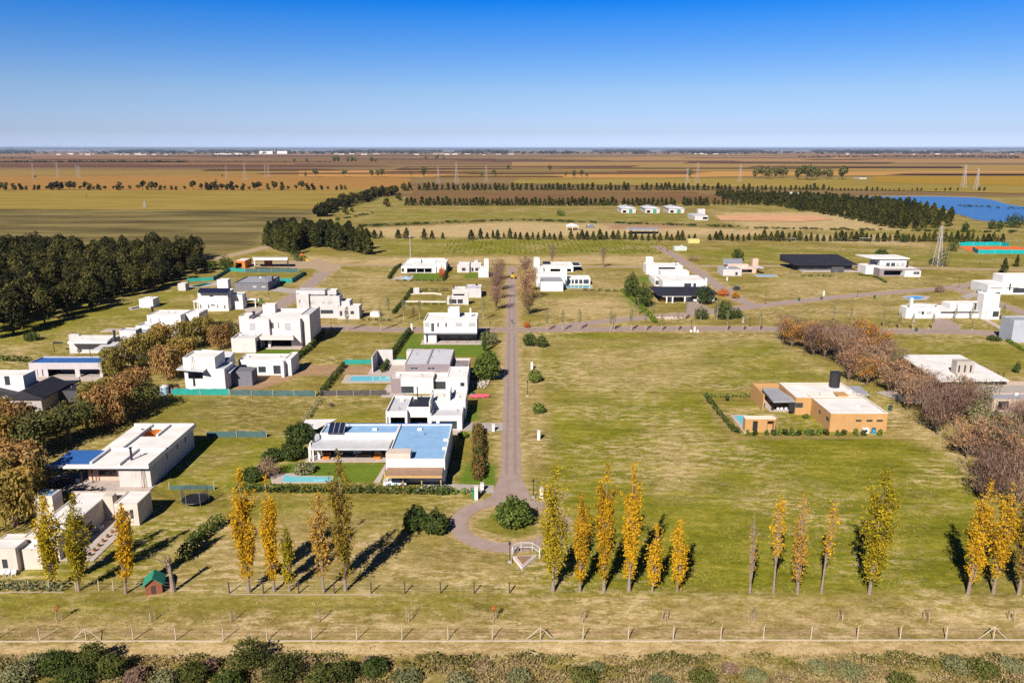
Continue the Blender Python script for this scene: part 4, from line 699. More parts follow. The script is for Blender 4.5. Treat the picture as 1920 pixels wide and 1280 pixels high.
rf.prism([(X0-3, Y0-.5), (X1+1, Y0-.5), (X1-3, Y0+17), (X0-5, Y0+17)], 3.02, 0, ztop=[3.3, 3.3, 6.4, 6.4]); h.sub('roof', rf, r_black, []); h.mod(1560, 1583, 500.5, 501, 511, par=.05, front=[(1566, 1569, 504, 510, 'wl')]); h.box('terrace', paving, X0, Y0-4, .05, X1, Y0+2, .2)
h = House('house', 'white two-level house with raised sloping roof block near the pylon', 'house', (1670, 515))
a = h.mod(1624, 1650, 494, 499, 514, par=.15, front=[(1643, 1656, 504, 511, 'wl')]); b = h.mod(1650, 1726, 499, 504, 518, par=.15, wall=mauve, front=[(1658, 1695, 507, 516.5, 'o')]); h.mod(1697, 1727, 505.5, 508, 519, par=.1, front=[(1713, 1718, 509, 515, 'wl'), (1718, 1724, 509, 515, 'wl')])
Yb = a[2]+4; c = h.block(onY(1650, 490, Yb)[0], onY(1700, 490, Yb)[0], Yb, Yb+11, 3.5, 7.2, r_white, .1, white, front=[(1662, 1668, 492.5, 500, 'w'), (1671, 1678, 492.5, 500, 'w'), (1681, 1686, 492.5, 500, 'wlc'), (1689, 1696, 492.5, 500, 'wlc')]); rf = MB(); rf.prism([(c[0]-5, c[2]-1.2), (c[1]+.8, c[2]-1.2), (c[1]+.8, c[3]+2), (c[0]-7, c[3]+2)], 7.22, 0, ztop=[7.6]*4); h.sub('roof', rf, r_white, []); h.chim(1701, 500, 4, 2.4, r=.4)
h = House('house', 'white flat roofed house with black gate at far right edge', 'house', (1890, 550))
a = h.mod(1853, 1960, 525, 534, 552, par=.2, front=[(1900, 1950, 540, 549, 'w'), (1857, 1880, 539.5, 541, 'w'), (1858, 1875, 548, 551, 'w')]); h.mod(1838, 1856, 528, 531, 545, par=.2, front=[(1840, 1852, 535, 545, 'o')]); x, y = G(1905, 516, a[5]+3); h.block(x-6, x+16, a[2]+6, a[3]+1, a[5]-.3, a[5]+3, r_white, .2, floor=False); h.box('panel', steel, onY(1888, 530, a[2])[0], a[2]-.1, a[5]-1.4, onY(1912, 530, a[2])[0], a[2]-.02, a[5]-1.2, one=True); h.box('panel', steel, onY(1894, 526, a[2])[0], a[2]-.12, a[5]-2.4, onY(1896, 530, a[2])[0], a[2]-.03, a[5]+.5, one=True)
# --- long white house at right with tower and orange door
h = House('house', 'long low white house with square tower and orange door', 'house', (1790, 596))
a = h.mod(1760, 1852, 572, 583, 596, par=.25, front=[(1764, 1790, 584, 587.5, 'w'), (1792, 1820, 584, 587, 'w'), (1822, 1843, 584, 587, 'w'), (1840, 1848.5, 583, 595.5, 'dO')])
b = h.mod(1700, 1760, 572, 577, 597, par=.3, front=[(1721, 1727, 583.5, 588, 'wlc'), (1728, 1733, 583.5, 590, 'wl'), (1737, 1747, 584, 590, 'wlc')]); h.mod(1852, 1876, 574, 577, 599, par=.3, front=[(1862, 1872, 583.5, 594, 'w')]); X, Y = G(1858, 577, 4.2); h.block(X-3, X+2.8, Y, Y+4, 0, 9.2, r_white, .3, floor=False); x, y = G(1820, 565, 5); h.block(x-8, x+10, y-1, y+5, 0, a[5]+1.6, r_white, .3); x, y = G(1709, 572, 5); h.box('chimney', white, x-.4, y, 0, x+.5, y+1.2, 7.6, one=True); h.slab('pergola', r_white, [(1722, 568), (1758, 570), (1752, 573), (1700, 570)], 3.2, .15)
pool('kidney shaped blue pool behind the long white house', [(1688, 556), (1715, 553.5), (1745, 556), (1738, 562), (1705, 563)], [(1697, 558.5), (1715, 555.5), (1735, 557.5), (1722, 561.5), (1703, 561)], pool_b)
# --- grey blue two-storey right edge
h = House('house', 'blue grey two-storey house with open carport at the right edge', 'house', (1920, 640), wallpaint('blue_grey_render', (.40, .43, .50)))
a = h.mod(1902, 1990, 592, 600, 642, roof=r_grey, par=.3, side=[]); h.slab('carport_roof', steel, [(1882, 609), (1902, 614), (1901, 617), (1881, 612)], 3.0, .2); h.post(1880, 628, 2.9)
# --- brick house with broad white roof
h = House('house', 'brick house under a broad white roof behind the bare trees', 'house', (1790, 725), brick)
z = 4.0; P = h.slab('roof', r_white, [(1688, 665), (1800, 664.5), (1892, 712.5), (1760, 714)], z, .3); (x0, y0), (x1, y1) = P[3], P[1]
h.block(P[0][0]+1, P[1][0]-2, P[3][1]+6, P[0][1]-.8, 0, z-.35, r_white, .1, brick, front=[(1775, 1795, 716, 722, 'w'), (1805, 1822, 716, 722, 'w'), (1828, 1860, 716, 721, 'w')]); h.block(P[0][0]+.6, P[0][0]+10, P[3][1]+9, P[0][1]-.6, 0, z-.34, r_white, .1, brick)
x, y = G(1803, 700, z); c = h.one('chimney', concrete); c.box(x-2, y-.8, z, x+2.6, y+1.6, z+3.4); 
for i in range(3): h.box('vent', steel, x-1.5+i*1.5, y-.86, z+.6, x-1.1+i*1.5, y-.81, z+2.4, one=True)
for q, yy in ((1868, 722), (1879, 722), (1772, 732)): h.post(q, yy, z-.3)
# --- right edge low complex
h = House('house', 'low beige house with blue grey roof at the right edge', 'house', (1900, 790), wallpaint('beige_render', (.46, .36, .29)))
a = h.mod(1862, 1990, 736, 748, 776, roof=r_grey, par=.3, wall=wallpaint('beige_render', (.46, .36, .29)), side=[(1872, 1882, 752, 768, 'w')], front=[(1872, 1890, 752, 768, 'w')]); h.slab('porch_roof', concrete, [(1800, 722), (1990, 722), (1990, 736), (1846, 736)], 3.3, .25); h.post(1800, 738, 3); h.post(1845, 752, 3)
h.block(a[0], a[0]+30, a[2]+16, a[3]+12, 0, 3.0, r_grey, .2, wallpaint('beige_render', (.46, .36, .29)))
# --- ochre house in the big field
h = House('house', 'ochre house with white flat roof and grey porch in the open field', 'house', (1560, 800), ochre)
a = h.mod(1558, 1665, 738, 775, 809, par=.2, cap=r_white, front=[(1605, 1615, 786.5, 790.5, 'w'), (1625, 1636, 786.5, 790.5, 'w'), (1644, 1655, 786.5, 790.5, 'w')], side=[(1534, 1539, 766, 778, 'w'), (1548, 1554, 778, 792, 'w')])
b = h.block(onY(1484, 742, a[3])[0], G(1578, 718, a[5])[0], a[3]-3.0, G(1480, 718, a[5])[1], 0, a[5]+.03, r_white, .2, ochre, front=[(1492, 1505, 755, 764, 'w'), (1480, 1490, 754, 772, 'dK')], cap=r_white)
b_ = b; zp = 3.3; h.slab('porch_roof', r_grey, [(1428, 727), (1457, 727), (1480, 742), (1527, 742), (1524, 751), (1450, 752)], zp, .35)
Xl = G(1428, 740, zp)[0]; h.box('wall', ochre, Xl-.2, b[2]+3, 0, Xl+.1, b[3]+1, a[5]-.2); h.box('wall', ochre, Xl+.1, b[3]+.2, 0, b[0], b[3]+.9, a[5]-.2)
x, y = G(1449, 770); h.box('post', steel, x-.3, y, 0, x+.25, y+.5, zp-.3, one=True); h.box('floor', paving, x-1, y-.5, .02, b[0]+4, b[3], .12)
x, y = G(1564, 724, a[5]); h.one('water_tank', steel).cyl(x, y, a[5], a[5]+3.6, 1.25, n=14); h.slab('carport_roof', r_grey, [(1578, 723), (1612, 723), (1631, 739), (1588, 739)], 3.6, .3); h.post(1627, 757, 3.3)
h.box('parapet_cap', ochre, *G(1572, 738, 5)[:2], a[5], G(1592, 738, 5)[0], G(1572, 731, 5)[1], a[5]+.4)
h = House('pool_house', 'small ochre pool house with white roof behind shrubs', 'shed', (1425, 808), ochre)
h.mod(1398, 1455, 780, 785, 810, par=.15, front=[(1412, 1420, 789, 807, 'dK'), (1439, 1453, 789, 808, 'o')], cap=r_white)
pool('narrow turquoise pool beside the ochre pool house', [(1369, 778), (1400, 778), (1400, 812), (1395, 812)], [(1377, 780), (1398, 780), (1398, 806), (1395, 803)], pool_w)
# --- left: blue roof, long grey
h = House('house', 'low lilac grey house with deep blue roof at far left', 'house', (120, 708), lilac)
a = h.mod(53, 190, 668, 680, 707, roof=r_blue2, par=.3, front=[(69, 72, 692, 705, 'w'), (78, 82, 692, 705, 'w'), (89, 142, 692, 706.5, 'o'), (149, 188, 692, 706.5, 'o')]); h.box('terrace', paving, a[0], a[2]-4, .03, a[1], a[2], .12)
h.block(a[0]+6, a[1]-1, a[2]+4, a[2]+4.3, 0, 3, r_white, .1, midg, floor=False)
h = House('house', 'grey modern house with wide eaves between willows and far lawn', 'house', (180, 658), greyw)
a = h.mod(128, 205, 628, 638, 662, par=.1, roof=r_white); h.slab('roof', r_white, [(140, 630), (215, 628), (200, 641), (126, 641)], a[5]+.3, .5); h.block(a[0]-3.2, a[0], a[2]+6, a[3], 0, a[5]+.4, r_lgrey, .2); h.slab('carport_roof', r_lgrey, [(200, 640), (225, 640), (205, 657), (170, 657)], 3.4, .25); h.mod(205, 262, 642, 652, 672, roof=r_blue, par=.2, wall=lilac); h.post(170, 668, 3.2)
x, y = G(216, 636, 4); h.chim(216, 640, 3.5, 3.3, r=.35); h.block(x+2, x+7, y-1, y+3, 0, 7, r_lgrey, .2); c = h.mod(256, 274, 617, 621, 640, wall=wallpaint('blue_grey_render', (.40, .43, .50)), roof=r_grey, par=.1); h.slab('pergola', steel, [(100, 641), (118, 641), (118, 643), (100, 643)], 3, .15); h.post(102, 659, 3)
h.box('hot_tub_deck', paving, *G(188, 622)[:2], .02, G(238, 622)[0], G(188, 617)[1], .2)
h = House('house', 'white two-storey house with plain facade above the willows', 'house', (310, 632))
a = h.mod(275, 338, 581, 591, 626, par=.2, front=[(281, 285, 597, 606, 'wc'), (297, 301, 597, 606, 'wc')]); h.block(a[1]-.02, a[1]+4.6, a[2]+4, a[3]+3, 0, a[5]-.2, r_white, .2); h.mod(254, 282, 602, 611, 632, par=.4, roof=r_lgrey); h.chim(286, 583, a[5], 1.4, r=.4); h.box('terrace', paving, a[0], a[2]-4, .03, a[1]+2, a[2], .5)
# --- black roofed house left edge
h = House('house', 'house with black pitched roofs and white water tower, left edge', 'house', (60, 760), wallpaint('dim_render', (.42, .38, .36)))
Y0 = G(50, 772)[1]; z1 = 3.2; X0, X1 = onY(18, 756, Y0)[0], onY(78, 756, Y0)[0]; h.block(X0, X1, Y0, Y0+11, 0, z1, r_black, .05, front=[(22, 28, 762, 768, 'w'), (60, 70, 762, 768, 'w')]); rf = MB(); xm = (X0+X1)/2
def gable(rf, x0, x1, y0, y1, z, rise, t=.25):
    xm = (x0+x1)/2; rf.quad((x0, y0, z), (xm, y0, z+rise), (xm, y1, z+rise), (x0, y1, z)); rf.quad((xm, y0, z+rise), (x1, y0, z), (x1, y1, z), (xm, y1, z+rise)); rf.quad((x0, y0, z-t), (x1, y0, z-t), (x1, y0, z), (xm, y0, z+rise), (x0, y0, z)); rf.quad((x1, y1, z-t), (x0, y1, z-t), (x0, y1, z), (xm, y1, z+rise), (x1, y1, z)); rf.quad((x1, y0, z-t), (x1, y1, z-t), (x1, y1, z), (x1, y0, z)); rf.quad((x0, y1, z-t), (x0, y0, z-t), (x0, y0, z), (x0, y1, z)); rf.quad((x0, y1, z-t), (x1, y1, z-t), (x1, y0, z-t), (x0, y0, z-t))
gable(rf, X0-.8, X1+.8, Y0-.6, Y0+12, z1+.26, 1.9); h.sub('roof', rf, r_black, [])
rf = MB(); gable(rf, X0-14, X0-1, Y0+3, Y0+14, z1+.26, 1.6); h.sub('roof', rf, r_black, []); h.block(X0-13, X0-.2, Y0+3.6, Y0+13.5, 0, z1, r_black, .05); h.slab('carport_roof', r_black, [(75, 714), (152, 712), (118, 726), (90, 729)], 3.2, .3); h.post(152, 727, 3)
h.block(X1, X1+7, Y0+7, Y0+13, 0, 3.0, r_black, .05, darkg); x, y = G(20, 728, 4.2); h.block(x-9, x+3.4, y, y+5, 2.5, 7.4, r_white, .3, white, front=[(7, 20, 703, 722, 'w')], floor=False); 
# --- big white roof with round courtyard
h = House('house', 'large house with white roof, round orange courtyard and blue panel', 'house', (220, 900), pinkw)
z = 4.6; t_ = .45; 
Xa, Ya = G(85, 874, z); Xb = G(276, 876, z)[0]; Xc, Yc = G(361, 797, z); Xl = Xa; 
RR = h.one('roof', r_white); cc = G(296, 809, z); 
def rect(x0, y0, x1, y1, zz=z, m=RR, t=t_): m.box(x0, y0, zz-t, x1, y1, zz)
ex = Xb; y_mid = G(160, 843, z)[1]; xh0, yh0 = G(262, 818, z); xh1, yh1 = G(312, 803, z)
rect(Xa, Ya, ex, Ya+1.0); rect(Xa+6, y_mid, xh0, Yc); rect(xh0, yh1, xh1, Yc); rect(xh0, y_mid, xh1, yh0); rect(xh1, y_mid, ex, Yc); xv = G(190, 843, z)[0]+1.5; rect(xv, Ya+1.0, ex, y_mid)
up = h.mb('parapet_cap', r_white)
for (x0, y0, x1, y1) in ((xv, Ya+1, xv+.35, y_mid), (xv, y_mid-.2, ex, y_mid+.1), (ex-.3, Ya, ex, Yc), (Xa+6, Yc-.3, ex, Yc), (xh0-.3, y_mid+.2, xh0, Yc-.3), ((xv+ex)/2, Ya+.2, (xv+ex)/2+.3, y_mid-.2), (xh1+.0, yh0, xh1+.3, Yc-.5)): up.box(x0, y0, z+.003, x1, y1, z+.45)
bp = h.one('skylight_panel', r_blue2); bp.box(Xa+.3, Ya+1.02, z-.3, xv-.1, y_mid-.02, z-.06)
ow = h.one('courtyard_wall', orange_w)
for i in range(12):
    a1, a2 = radians(-10+i*16), radians(-10+(i+1)*16); r_ = min(xh1-xh0, yh1-yh0)/2*.98; cx, cy = (xh0+xh1)/2, (yh0+yh1)/2
    rx = (xh1-xh0)/2-.1; ry = (yh1-yh0)/2-.1; ow.quad((cx+rx*cos(a1), cy+ry*sin(a1), .2), (cx+rx*cos(a2), cy+ry*sin(a2), .2), (cx+rx*cos(a2), cy+ry*sin(a2), z-.1), (cx+rx*cos(a1), cy+ry*sin(a1), z-.1))
YF = Ya+1.2; zz_ = z-t_-.02; h.block(onY(222, 885, YF)[0], ex-.4, YF, YF+7, 0, zz_, r_white, .1, greyw, front=[]); h.block(onY(165, 885, YF+3)[0], onY(224, 885, YF+3)[0]-.1, YF+3, YF+7, 0, zz_, r_white, .1, pinkw, front=[(184, 219, 881, 891, 'w')]); sw = h.mb('wall', greyw); XS_ = ex-.4; hs_ = []
for q0, q1, t0, t1 in ((303, 312, 870, 835), (330, 334, 828, 840), (345, 349, 815, 828)):
    (ya_, za_), (yb2, zb2) = onX(q0, t0, XS_), onX(q1, t1, XS_); hs_.append((min(ya_, yb2), max(ya_, yb2), max(.1, min(za_, zb2)), min(max(za_, zb2), zz_-.2), 'w'))
panel(sw, 'y', YF+7.01, Yc-.5, 0, zz_-.01, XS_-.25, XS_, hs_); panel(sw, 'x', Xa+7, XS_-.26, 0, zz_-.01, Yc-.8, Yc-.5, []); panel(sw, 'y', y_mid, Yc-.82, 0, zz_-.01, Xa+7, Xa+7.25, [])
for q_ in hs_: h.opening('y', q_, XS_, -1)
h.box('floor', concrete, Xa+7.3, YF+7.1, .02, XS_-.3, Yc-.9, .1)
for q, y in ((96, 912), (156, 912), (175, 906)): h.post(q, y, zz_)
h.chim(247, 862, z, 2.3, r=.22); h.ac(262, 806, z, plastic); lad = h.one('ladder', wood); x = onY(269, 890, YF)[0]
for s_ in (-.25, .25): lad.bar((x+s_, YF-.5, 0), (x+s_, YF-.1, 4), .05)
for i in range(8): lad.bar((x-.25, YF-.5+i*.05, .4+i*.45), (x+.25, YF-.5+i*.05, .4+i*.45), .035)
h.box('terrace', paving, Xa+2, YF-2, .03, ex, YF+3, .12)
# --- bottom left cream house
h = House('house', 'cream L-shaped house with white roof behind the left poplars', 'house', (200, 1000), cream)
a = h.mod(213, 257, 920, 944, 985, par=.12, front=[(242, 252, 955, 973, 'wl')], side=[(260, 262, 965, 975, 'w')])
b = h.block(onY(130, 930, a[2]+4)[0], a[0]-.01, a[2]+4.5, a[3], 0, a[5]-.02, r_white, .12, cream)
xw, yw = G(107, 1007, a[5]); c = h.block(xw-5.2, xw, yw, a[2]+4.4, 0, a[5]-.03, r_white, .12, cream, side=[(162, 172, 1000, 975, 'w'), (120, 135, 1045, 1015, 'w')])
h.pxbox('chimney', cream, 192, 210, 930, 975, 1.4); x, y = G(88, 926, 5.2); h.block(x-1.6, x+1.5, y-1.2, y+1.6, 0, 5.4, r_blue, .3, cream); h.box('terrace', paving, c[1], c[2], .03, c[1]+5, a[2]+4.4, .12)
d = h.mod(-30, 28, 1010, 1028, 1073, par=.15, wall=cream, front=[(3, 16, 1048, 1065, 'w')]); h.block(d[1]-5, d[1]+3, d[3]-2, d[3]+3, 0, 3.2, r_white, .1, cream)
# --- entrance buildings
h = House('gate_lodge', 'small orange timber guard lodge with pale roof by the entrance', 'lodge', (455, 502), orange_w)
h.mod(440, 459, 484, 489, 503, roof=r_white, par=.05, front=[(442, 454, 493, 503, 'o')], side=[])
h = House('entrance_canopy', 'long pale entrance canopy spanning the gateway road', 'canopy', (505, 500), greyw); z = 4.6; h.slab('roof', r_white, [(473, 482), (540, 482), (539, 486), (475, 486)], z, .5); h.post(540, 498, z-.5, white, .3); h.post(478, 498, z-.5, white, .3); h.pxbox('booth', brick, 495, 507, 487, 499, 3)
h = House('garden_shed', 'small grey box shed near the dark wood', 'shed', (343, 545), greyw); h.mod(333, 347, 529, 532, 545, par=.05, wall=greyw)
h = House('pool_house', 'small white pool house at the wood edge', 'shed', (274, 575)); h.mod(260, 286, 556, 561, 577, par=.05)
pool('dark green pool beside the small white pool house', [(240, 577), (262, 572), (270, 576), (246, 583)], [(246, 578), (262, 574), (266, 576), (248, 580.5)], pool_g)
pool('narrow pool behind the slate grey bungalow', [(350, 536), (405, 529), (440, 529), (420, 534), (352, 541)], [(355, 537), (385, 531), (400, 532), (372, 538.5)], pool_g)
pool('white edged pool in front of the blue roofed house', [(505, 889), (560, 887), (557, 892), (626, 893), (624, 905), (510, 906)], [(532, 895), (538, 891), (545, 894), (622, 895), (621, 904), (530, 904)], pool_w)
pool('pale plunge pool on the lawn of the pink walled house', [(1412, 515), (1455, 515), (1460, 519), (1420, 519)], [(1418, 515.8), (1450, 515.8), (1455, 518), (1424, 518)], pool_w)
h = House('shed', 'pale green metal shed alone in the upper field', 'shed', (1276, 470), wallpaint('pale_green', (.5, .56, .52))); h.mod(1265, 1288, 461, 463, 470, par=.02)
h = House('container', 'pale yellow container standing by the conifer row', 'container', (1300, 455), wallpaint('yellow_paint', (.62, .52, .18))); h.mod(1291, 1312, 447, 449, 456, par=.02, roof=wallpaint('yellow_paint', (.62, .52, .18)))
for i, (x0, x1, xs, sh) in enumerate(((1165, 1192, 1158, 'left'), (1210, 1237, 1198, 'middle'), (1254, 1283, 1250, 'right'))):
    h = House('stable', sh + ' one of three long stables with pale metal roofs', 'stable', ((x0+x1)/2, 399), greyw, 'three long stables behind the conifer row')
    Y0 = G(x0, 399.5)[1]; X0, X1 = onY(x0, 396, Y0)[0], onY(x1, 396, Y0)[0]; dep = 30; h.block(X0, X1, Y0, Y0+dep, 0, 4.2, r_lgrey, .05, greyw, front=[(x0+3, x0+9, 394.5, 399, 'o'), (x1-11, x1-6, 394.5, 399, 'dG')]); rf = MB(); gable(rf, X0-.6, X1+.6, Y0-.6, Y0+dep+.6, 4.5, 1.5); h.sub('roof', rf, r_lgrey, []); h.box('door', greenr, (X0+X1)/2+.5, Y0-.15, .1, (X0+X1)/2+3.5, Y0-.03, 3.6, one=True)
h = House('house', 'small grey cottage with metal roof beside the riding arena', 'house', (1315, 411), greyw); h.mod(1303, 1328, 400, 405, 413, par=.05, roof=r_lgrey, front=[(1318, 1327, 407, 411, 'o')]); h.block(G(1303, 405)[0], G(1316, 405)[0], G(1310, 408)[1]+6, G(1310, 408)[1]+12, 0, 7, r_white, .1)
h = House('open_shed', 'white gabled open shed in front of the stables', 'shed', (1075, 431)); Y0 = G(1075, 432)[1]; X0, X1 = onY(1062, 428, Y0)[0], onY(1085, 428, Y0)[0]; rf = MB(); gable(rf, X0, X1, Y0, Y0+10, 3.2, 1.6); h.sub('roof', rf, r_white, [])
for q in (X0+.3, (X0+X1)/2, X1-.3): h.box('post', white, q-.15, Y0+.2, 0, q+.15, Y0+.5, 2.95, one=True)
h = House('shed', 'small dark grey shed right of the white open shed', 'shed', (1107, 427), midg); h.mod(1101, 1114, 421, 423, 428, par=.02, roof=r_grey, wall=midg)
h = House('field_shelter', 'long low grey canopy of the sports ground among conifers', 'shelter', (1205, 434), midg); h.slab('roof', r_grey, [(1178, 427), (1234, 427), (1232, 431), (1174, 431)], 3.2, .3)
for q in (1176, 1190, 1205, 1220, 1231): h.post(q, 434, 2.9, white, .15)
h = House('farm_shed', 'small white shed in front of the far plantation', 'shed', (1493, 367)); h.mod(1484, 1503, 360.5, 362, 368.5, par=.02)
h = House('farmhouse', 'low grey farm roof beyond the eucalyptus trees', 'house', (1618, 335), greyw); h.mod(1612, 1625, 332.5, 333.5, 336, par=.02, roof=r_grey)
for i, (x0, x1, yt, yb_, lb) in enumerate(((486, 511, 283.6, 289, 'left white silo barn on the horizon'), (516, 538, 283.4, 288.6, 'right white silo barn on the horizon'))):
    h = House('grain_store', lb, 'barn', ((x0+x1)/2, yb_)); Yg = G(960, yb_)[1]; h.block(onY(x0, yt, Yg)[0], onY(x1, yt, Yg)[0], Yg, Yg+60, 0, onY(x0, yt, Yg)[1], r_white, .1)
h = House('grain_elevator', 'dark block tower between the two white barns on the horizon', 'silo', (511, 288.8), greyw); Yg = G(960, 288.8)[1]; h.block(onY(504, 279, Yg)[0], onY(515, 279, Yg)[0], Yg+70, Yg+110, 0, onY(505, 278.5, Yg)[1], r_grey, .1, mat('weathered_grey', (.12, .12, .16)))
h = House('grain_silo', 'thin tower standing right of the white barns on the horizon', 'silo', (565.6, 288.6), greyw); Yg = G(960, 288.6)[1]; h.block(onY(564.5, 279, Yg)[0], onY(567, 279, Yg)[0], Yg, Yg+18, 0, onY(565, 279, Yg)[1], r_grey, .1, mat('weathered_grey', (.12, .12, .16)))
for hh in HOUSES: hh.finish()
# terraces and driveways
patch('driveway', [(866, 792), (943, 793), (943, 808), (862, 808)], concrete); patch('driveway', [(800, 905), (926, 910), (926, 925), (770, 921)], concrete, .065); patch('driveway', [(900, 700), (943, 698), (943, 709), (900, 711)], concrete)
patch('driveway', [(1290, 566), (1312, 566), (1335, 582), (1300, 592), (1285, 586)], road_m, .07); patch('driveway', [(1752, 596), (1775, 597), (1802, 612), (1800, 620), (1745, 620)], road_m, .07); patch('path', [(1842, 599), (1852, 599), (1885, 616), (1877, 619)], paving)
patch('driveway', [(1800, 556), (1838, 544), (1848, 547), (1815, 562)], concrete, .075); patch('driveway', [(500, 545), (525, 538), (560, 543), (556, 551)], concrete, .05); patch('driveway', [(455, 578), (520, 572), (500, 586), (465, 588)], paving, .05)
patch('driveway', [(1640, 735), (1700, 757), (1830, 752), (1900, 770), (1930, 742), (1700, 728)], concrete, .05); patch('garden_path', [(700, 905), (724, 868), (727, 870), (712, 906)], paving, .07); patch('patio', [(90, 905), (215, 908), (205, 890), (110, 888)], paving, .05)
# ------------------------------------------------------------------ vegetation builders
gold = leaf_mat('poplar_gold_leaves', [(.24, .15, .015), (.52, .30, .012), (.70, .41, .015), (.62, .40, .03)], .35)
goldgreen = leaf_mat('poplar_yellow_green_leaves', [(.10, .10, .012), (.32, .26, .015), (.58, .42, .015), (.70, .45, .012)], .35)
olivegold = leaf_mat('poplar_olive_leaves', [(.07, .065, .015), (.17, .13, .02), (.30, .20, .02), (.40, .25, .015)], .25)
paleleaf = leaf_mat('poplar_fading_leaves', [(.22, .15, .05), (.42, .26, .05), (.55, .30, .025), (.40, .30, .16)], .3)
pine_m = leaf_mat('conifer_needles', [(.009, .013, .004), (.023, .028, .006), (.055, .056, .010), (.10, .09, .018)], .05, .35)
wood_m = leaf_mat('woodland_leaves', [(.008, .010, .003), (.022, .024, .006), (.052, .050, .011), (.11, .095, .02)], .05, .55, .2)
gum_m = leaf_mat('eucalyptus_leaves', [(.05, .06, .02), (.11, .11, .035), (.17, .15, .05)], .1, .3, .1)
shrub_m = leaf_mat('shrub_leaves', [(.03, .05, .012), (.08, .12, .02), (.15, .19, .035), (.21, .24, .05)], .15, .3)
dshrub_m = leaf_mat('dark_shrub_leaves', [(.02, .035, .01), (.05, .075, .015), (.09, .12, .025)], .1, .3)
lime_m = leaf_mat('bright_hedge_leaves', [(.05, .09, .01), (.12, .18, .015), (.2, .25, .03)], .15, .2)
willow_m = leaf_mat('willow_leaves', [(.11, .09, .02), (.21, .165, .035), (.30, .22, .05), (.34, .19, .045)], .2, .45, .15)
rust_m = leaf_mat('rust_leaves', [(.15, .085, .028), (.29, .165, .055), (.38, .20, .07), (.27, .21, .07)], .2, .45, .15)
twig_m = leaf_mat('bare_twigs', [(.11, .068, .048), (.20, .128, .09), (.28, .185, .13), (.34, .24, .17)], .0, .35, .15)
twigdark = leaf_mat('purple_brown_twigs', [(.095, .055, .042), (.18, .108, .08), (.27, .17, .12)], .0, .35, .15)
copper_m = leaf_mat('copper_leaves', [(.22, .11, .05), (.38, .19, .08), (.48, .26, .12), (.50, .31, .17)], .2, .3, .2)
orangeleaf = leaf_mat('orange_leaves', [(.32, .15, .015), (.58, .26, .012), (.68, .34, .02)], .3, .2)
redleaf = leaf_mat('red_leaves', [(.35, .08, .02), (.60, .15, .03), (.62, .24, .05)], .3, .2)
sage_m = leaf_mat('grey_green_leaves', [(.10, .12, .05), (.20, .20, .09), (.30, .27, .14)], .15, .3)
dry_m = leaf_mat('dry_weeds', [(.07, .06, .025), (.20, .14, .07), (.36, .26, .14), (.16, .15, .045)], .1, .2, .6)
bark = mat('tree_bark', (.20, .14, .10), .95, .2, 3); barkpale = mat('pale_bark', (.50, .40, .32), .9, .15, 3, stain=(.26, .20, .15)); barkgrey = mat('grey_bark', (.30, .23, .19), .95, .2, 3)
def unit(n): v = RNG.normal(size=(n, 3)); return v / np.linalg.norm(v, axis=1, keepdims=True)
def ell(n, c, r, shell=.55):
    u = unit(n); q = RNG.uniform(shell, 1, n)[:, None] ** .6; return np.array(c) + u * q * np.array(r), u
def limb(mb, a, b, r0, r1, k=4, wob=.06, n=5):
    a, b = np.array(a, float), np.array(b, float); L = np.linalg.norm(b - a); P, R = [], []
    for i in range(k + 1):
        t = i / k; p = a + (b - a) * t + RNG.normal(size=3) * L * wob * sin(pi * t) * np.array((1, 1, .3)); P.append(tuple(p)); R.append(r0 + (r1 - r0) * t)
    mb.tube(P, R, n); return P
def tree_from(name, trunk, crown, m_crown, m_bark, loc, label, cat, group=None, crown_name='crown'):
    r = empty(name, loc, label, cat, group); trunk.build('trunk', m_bark, r); crown.build(crown_name, m_crown, r); return r
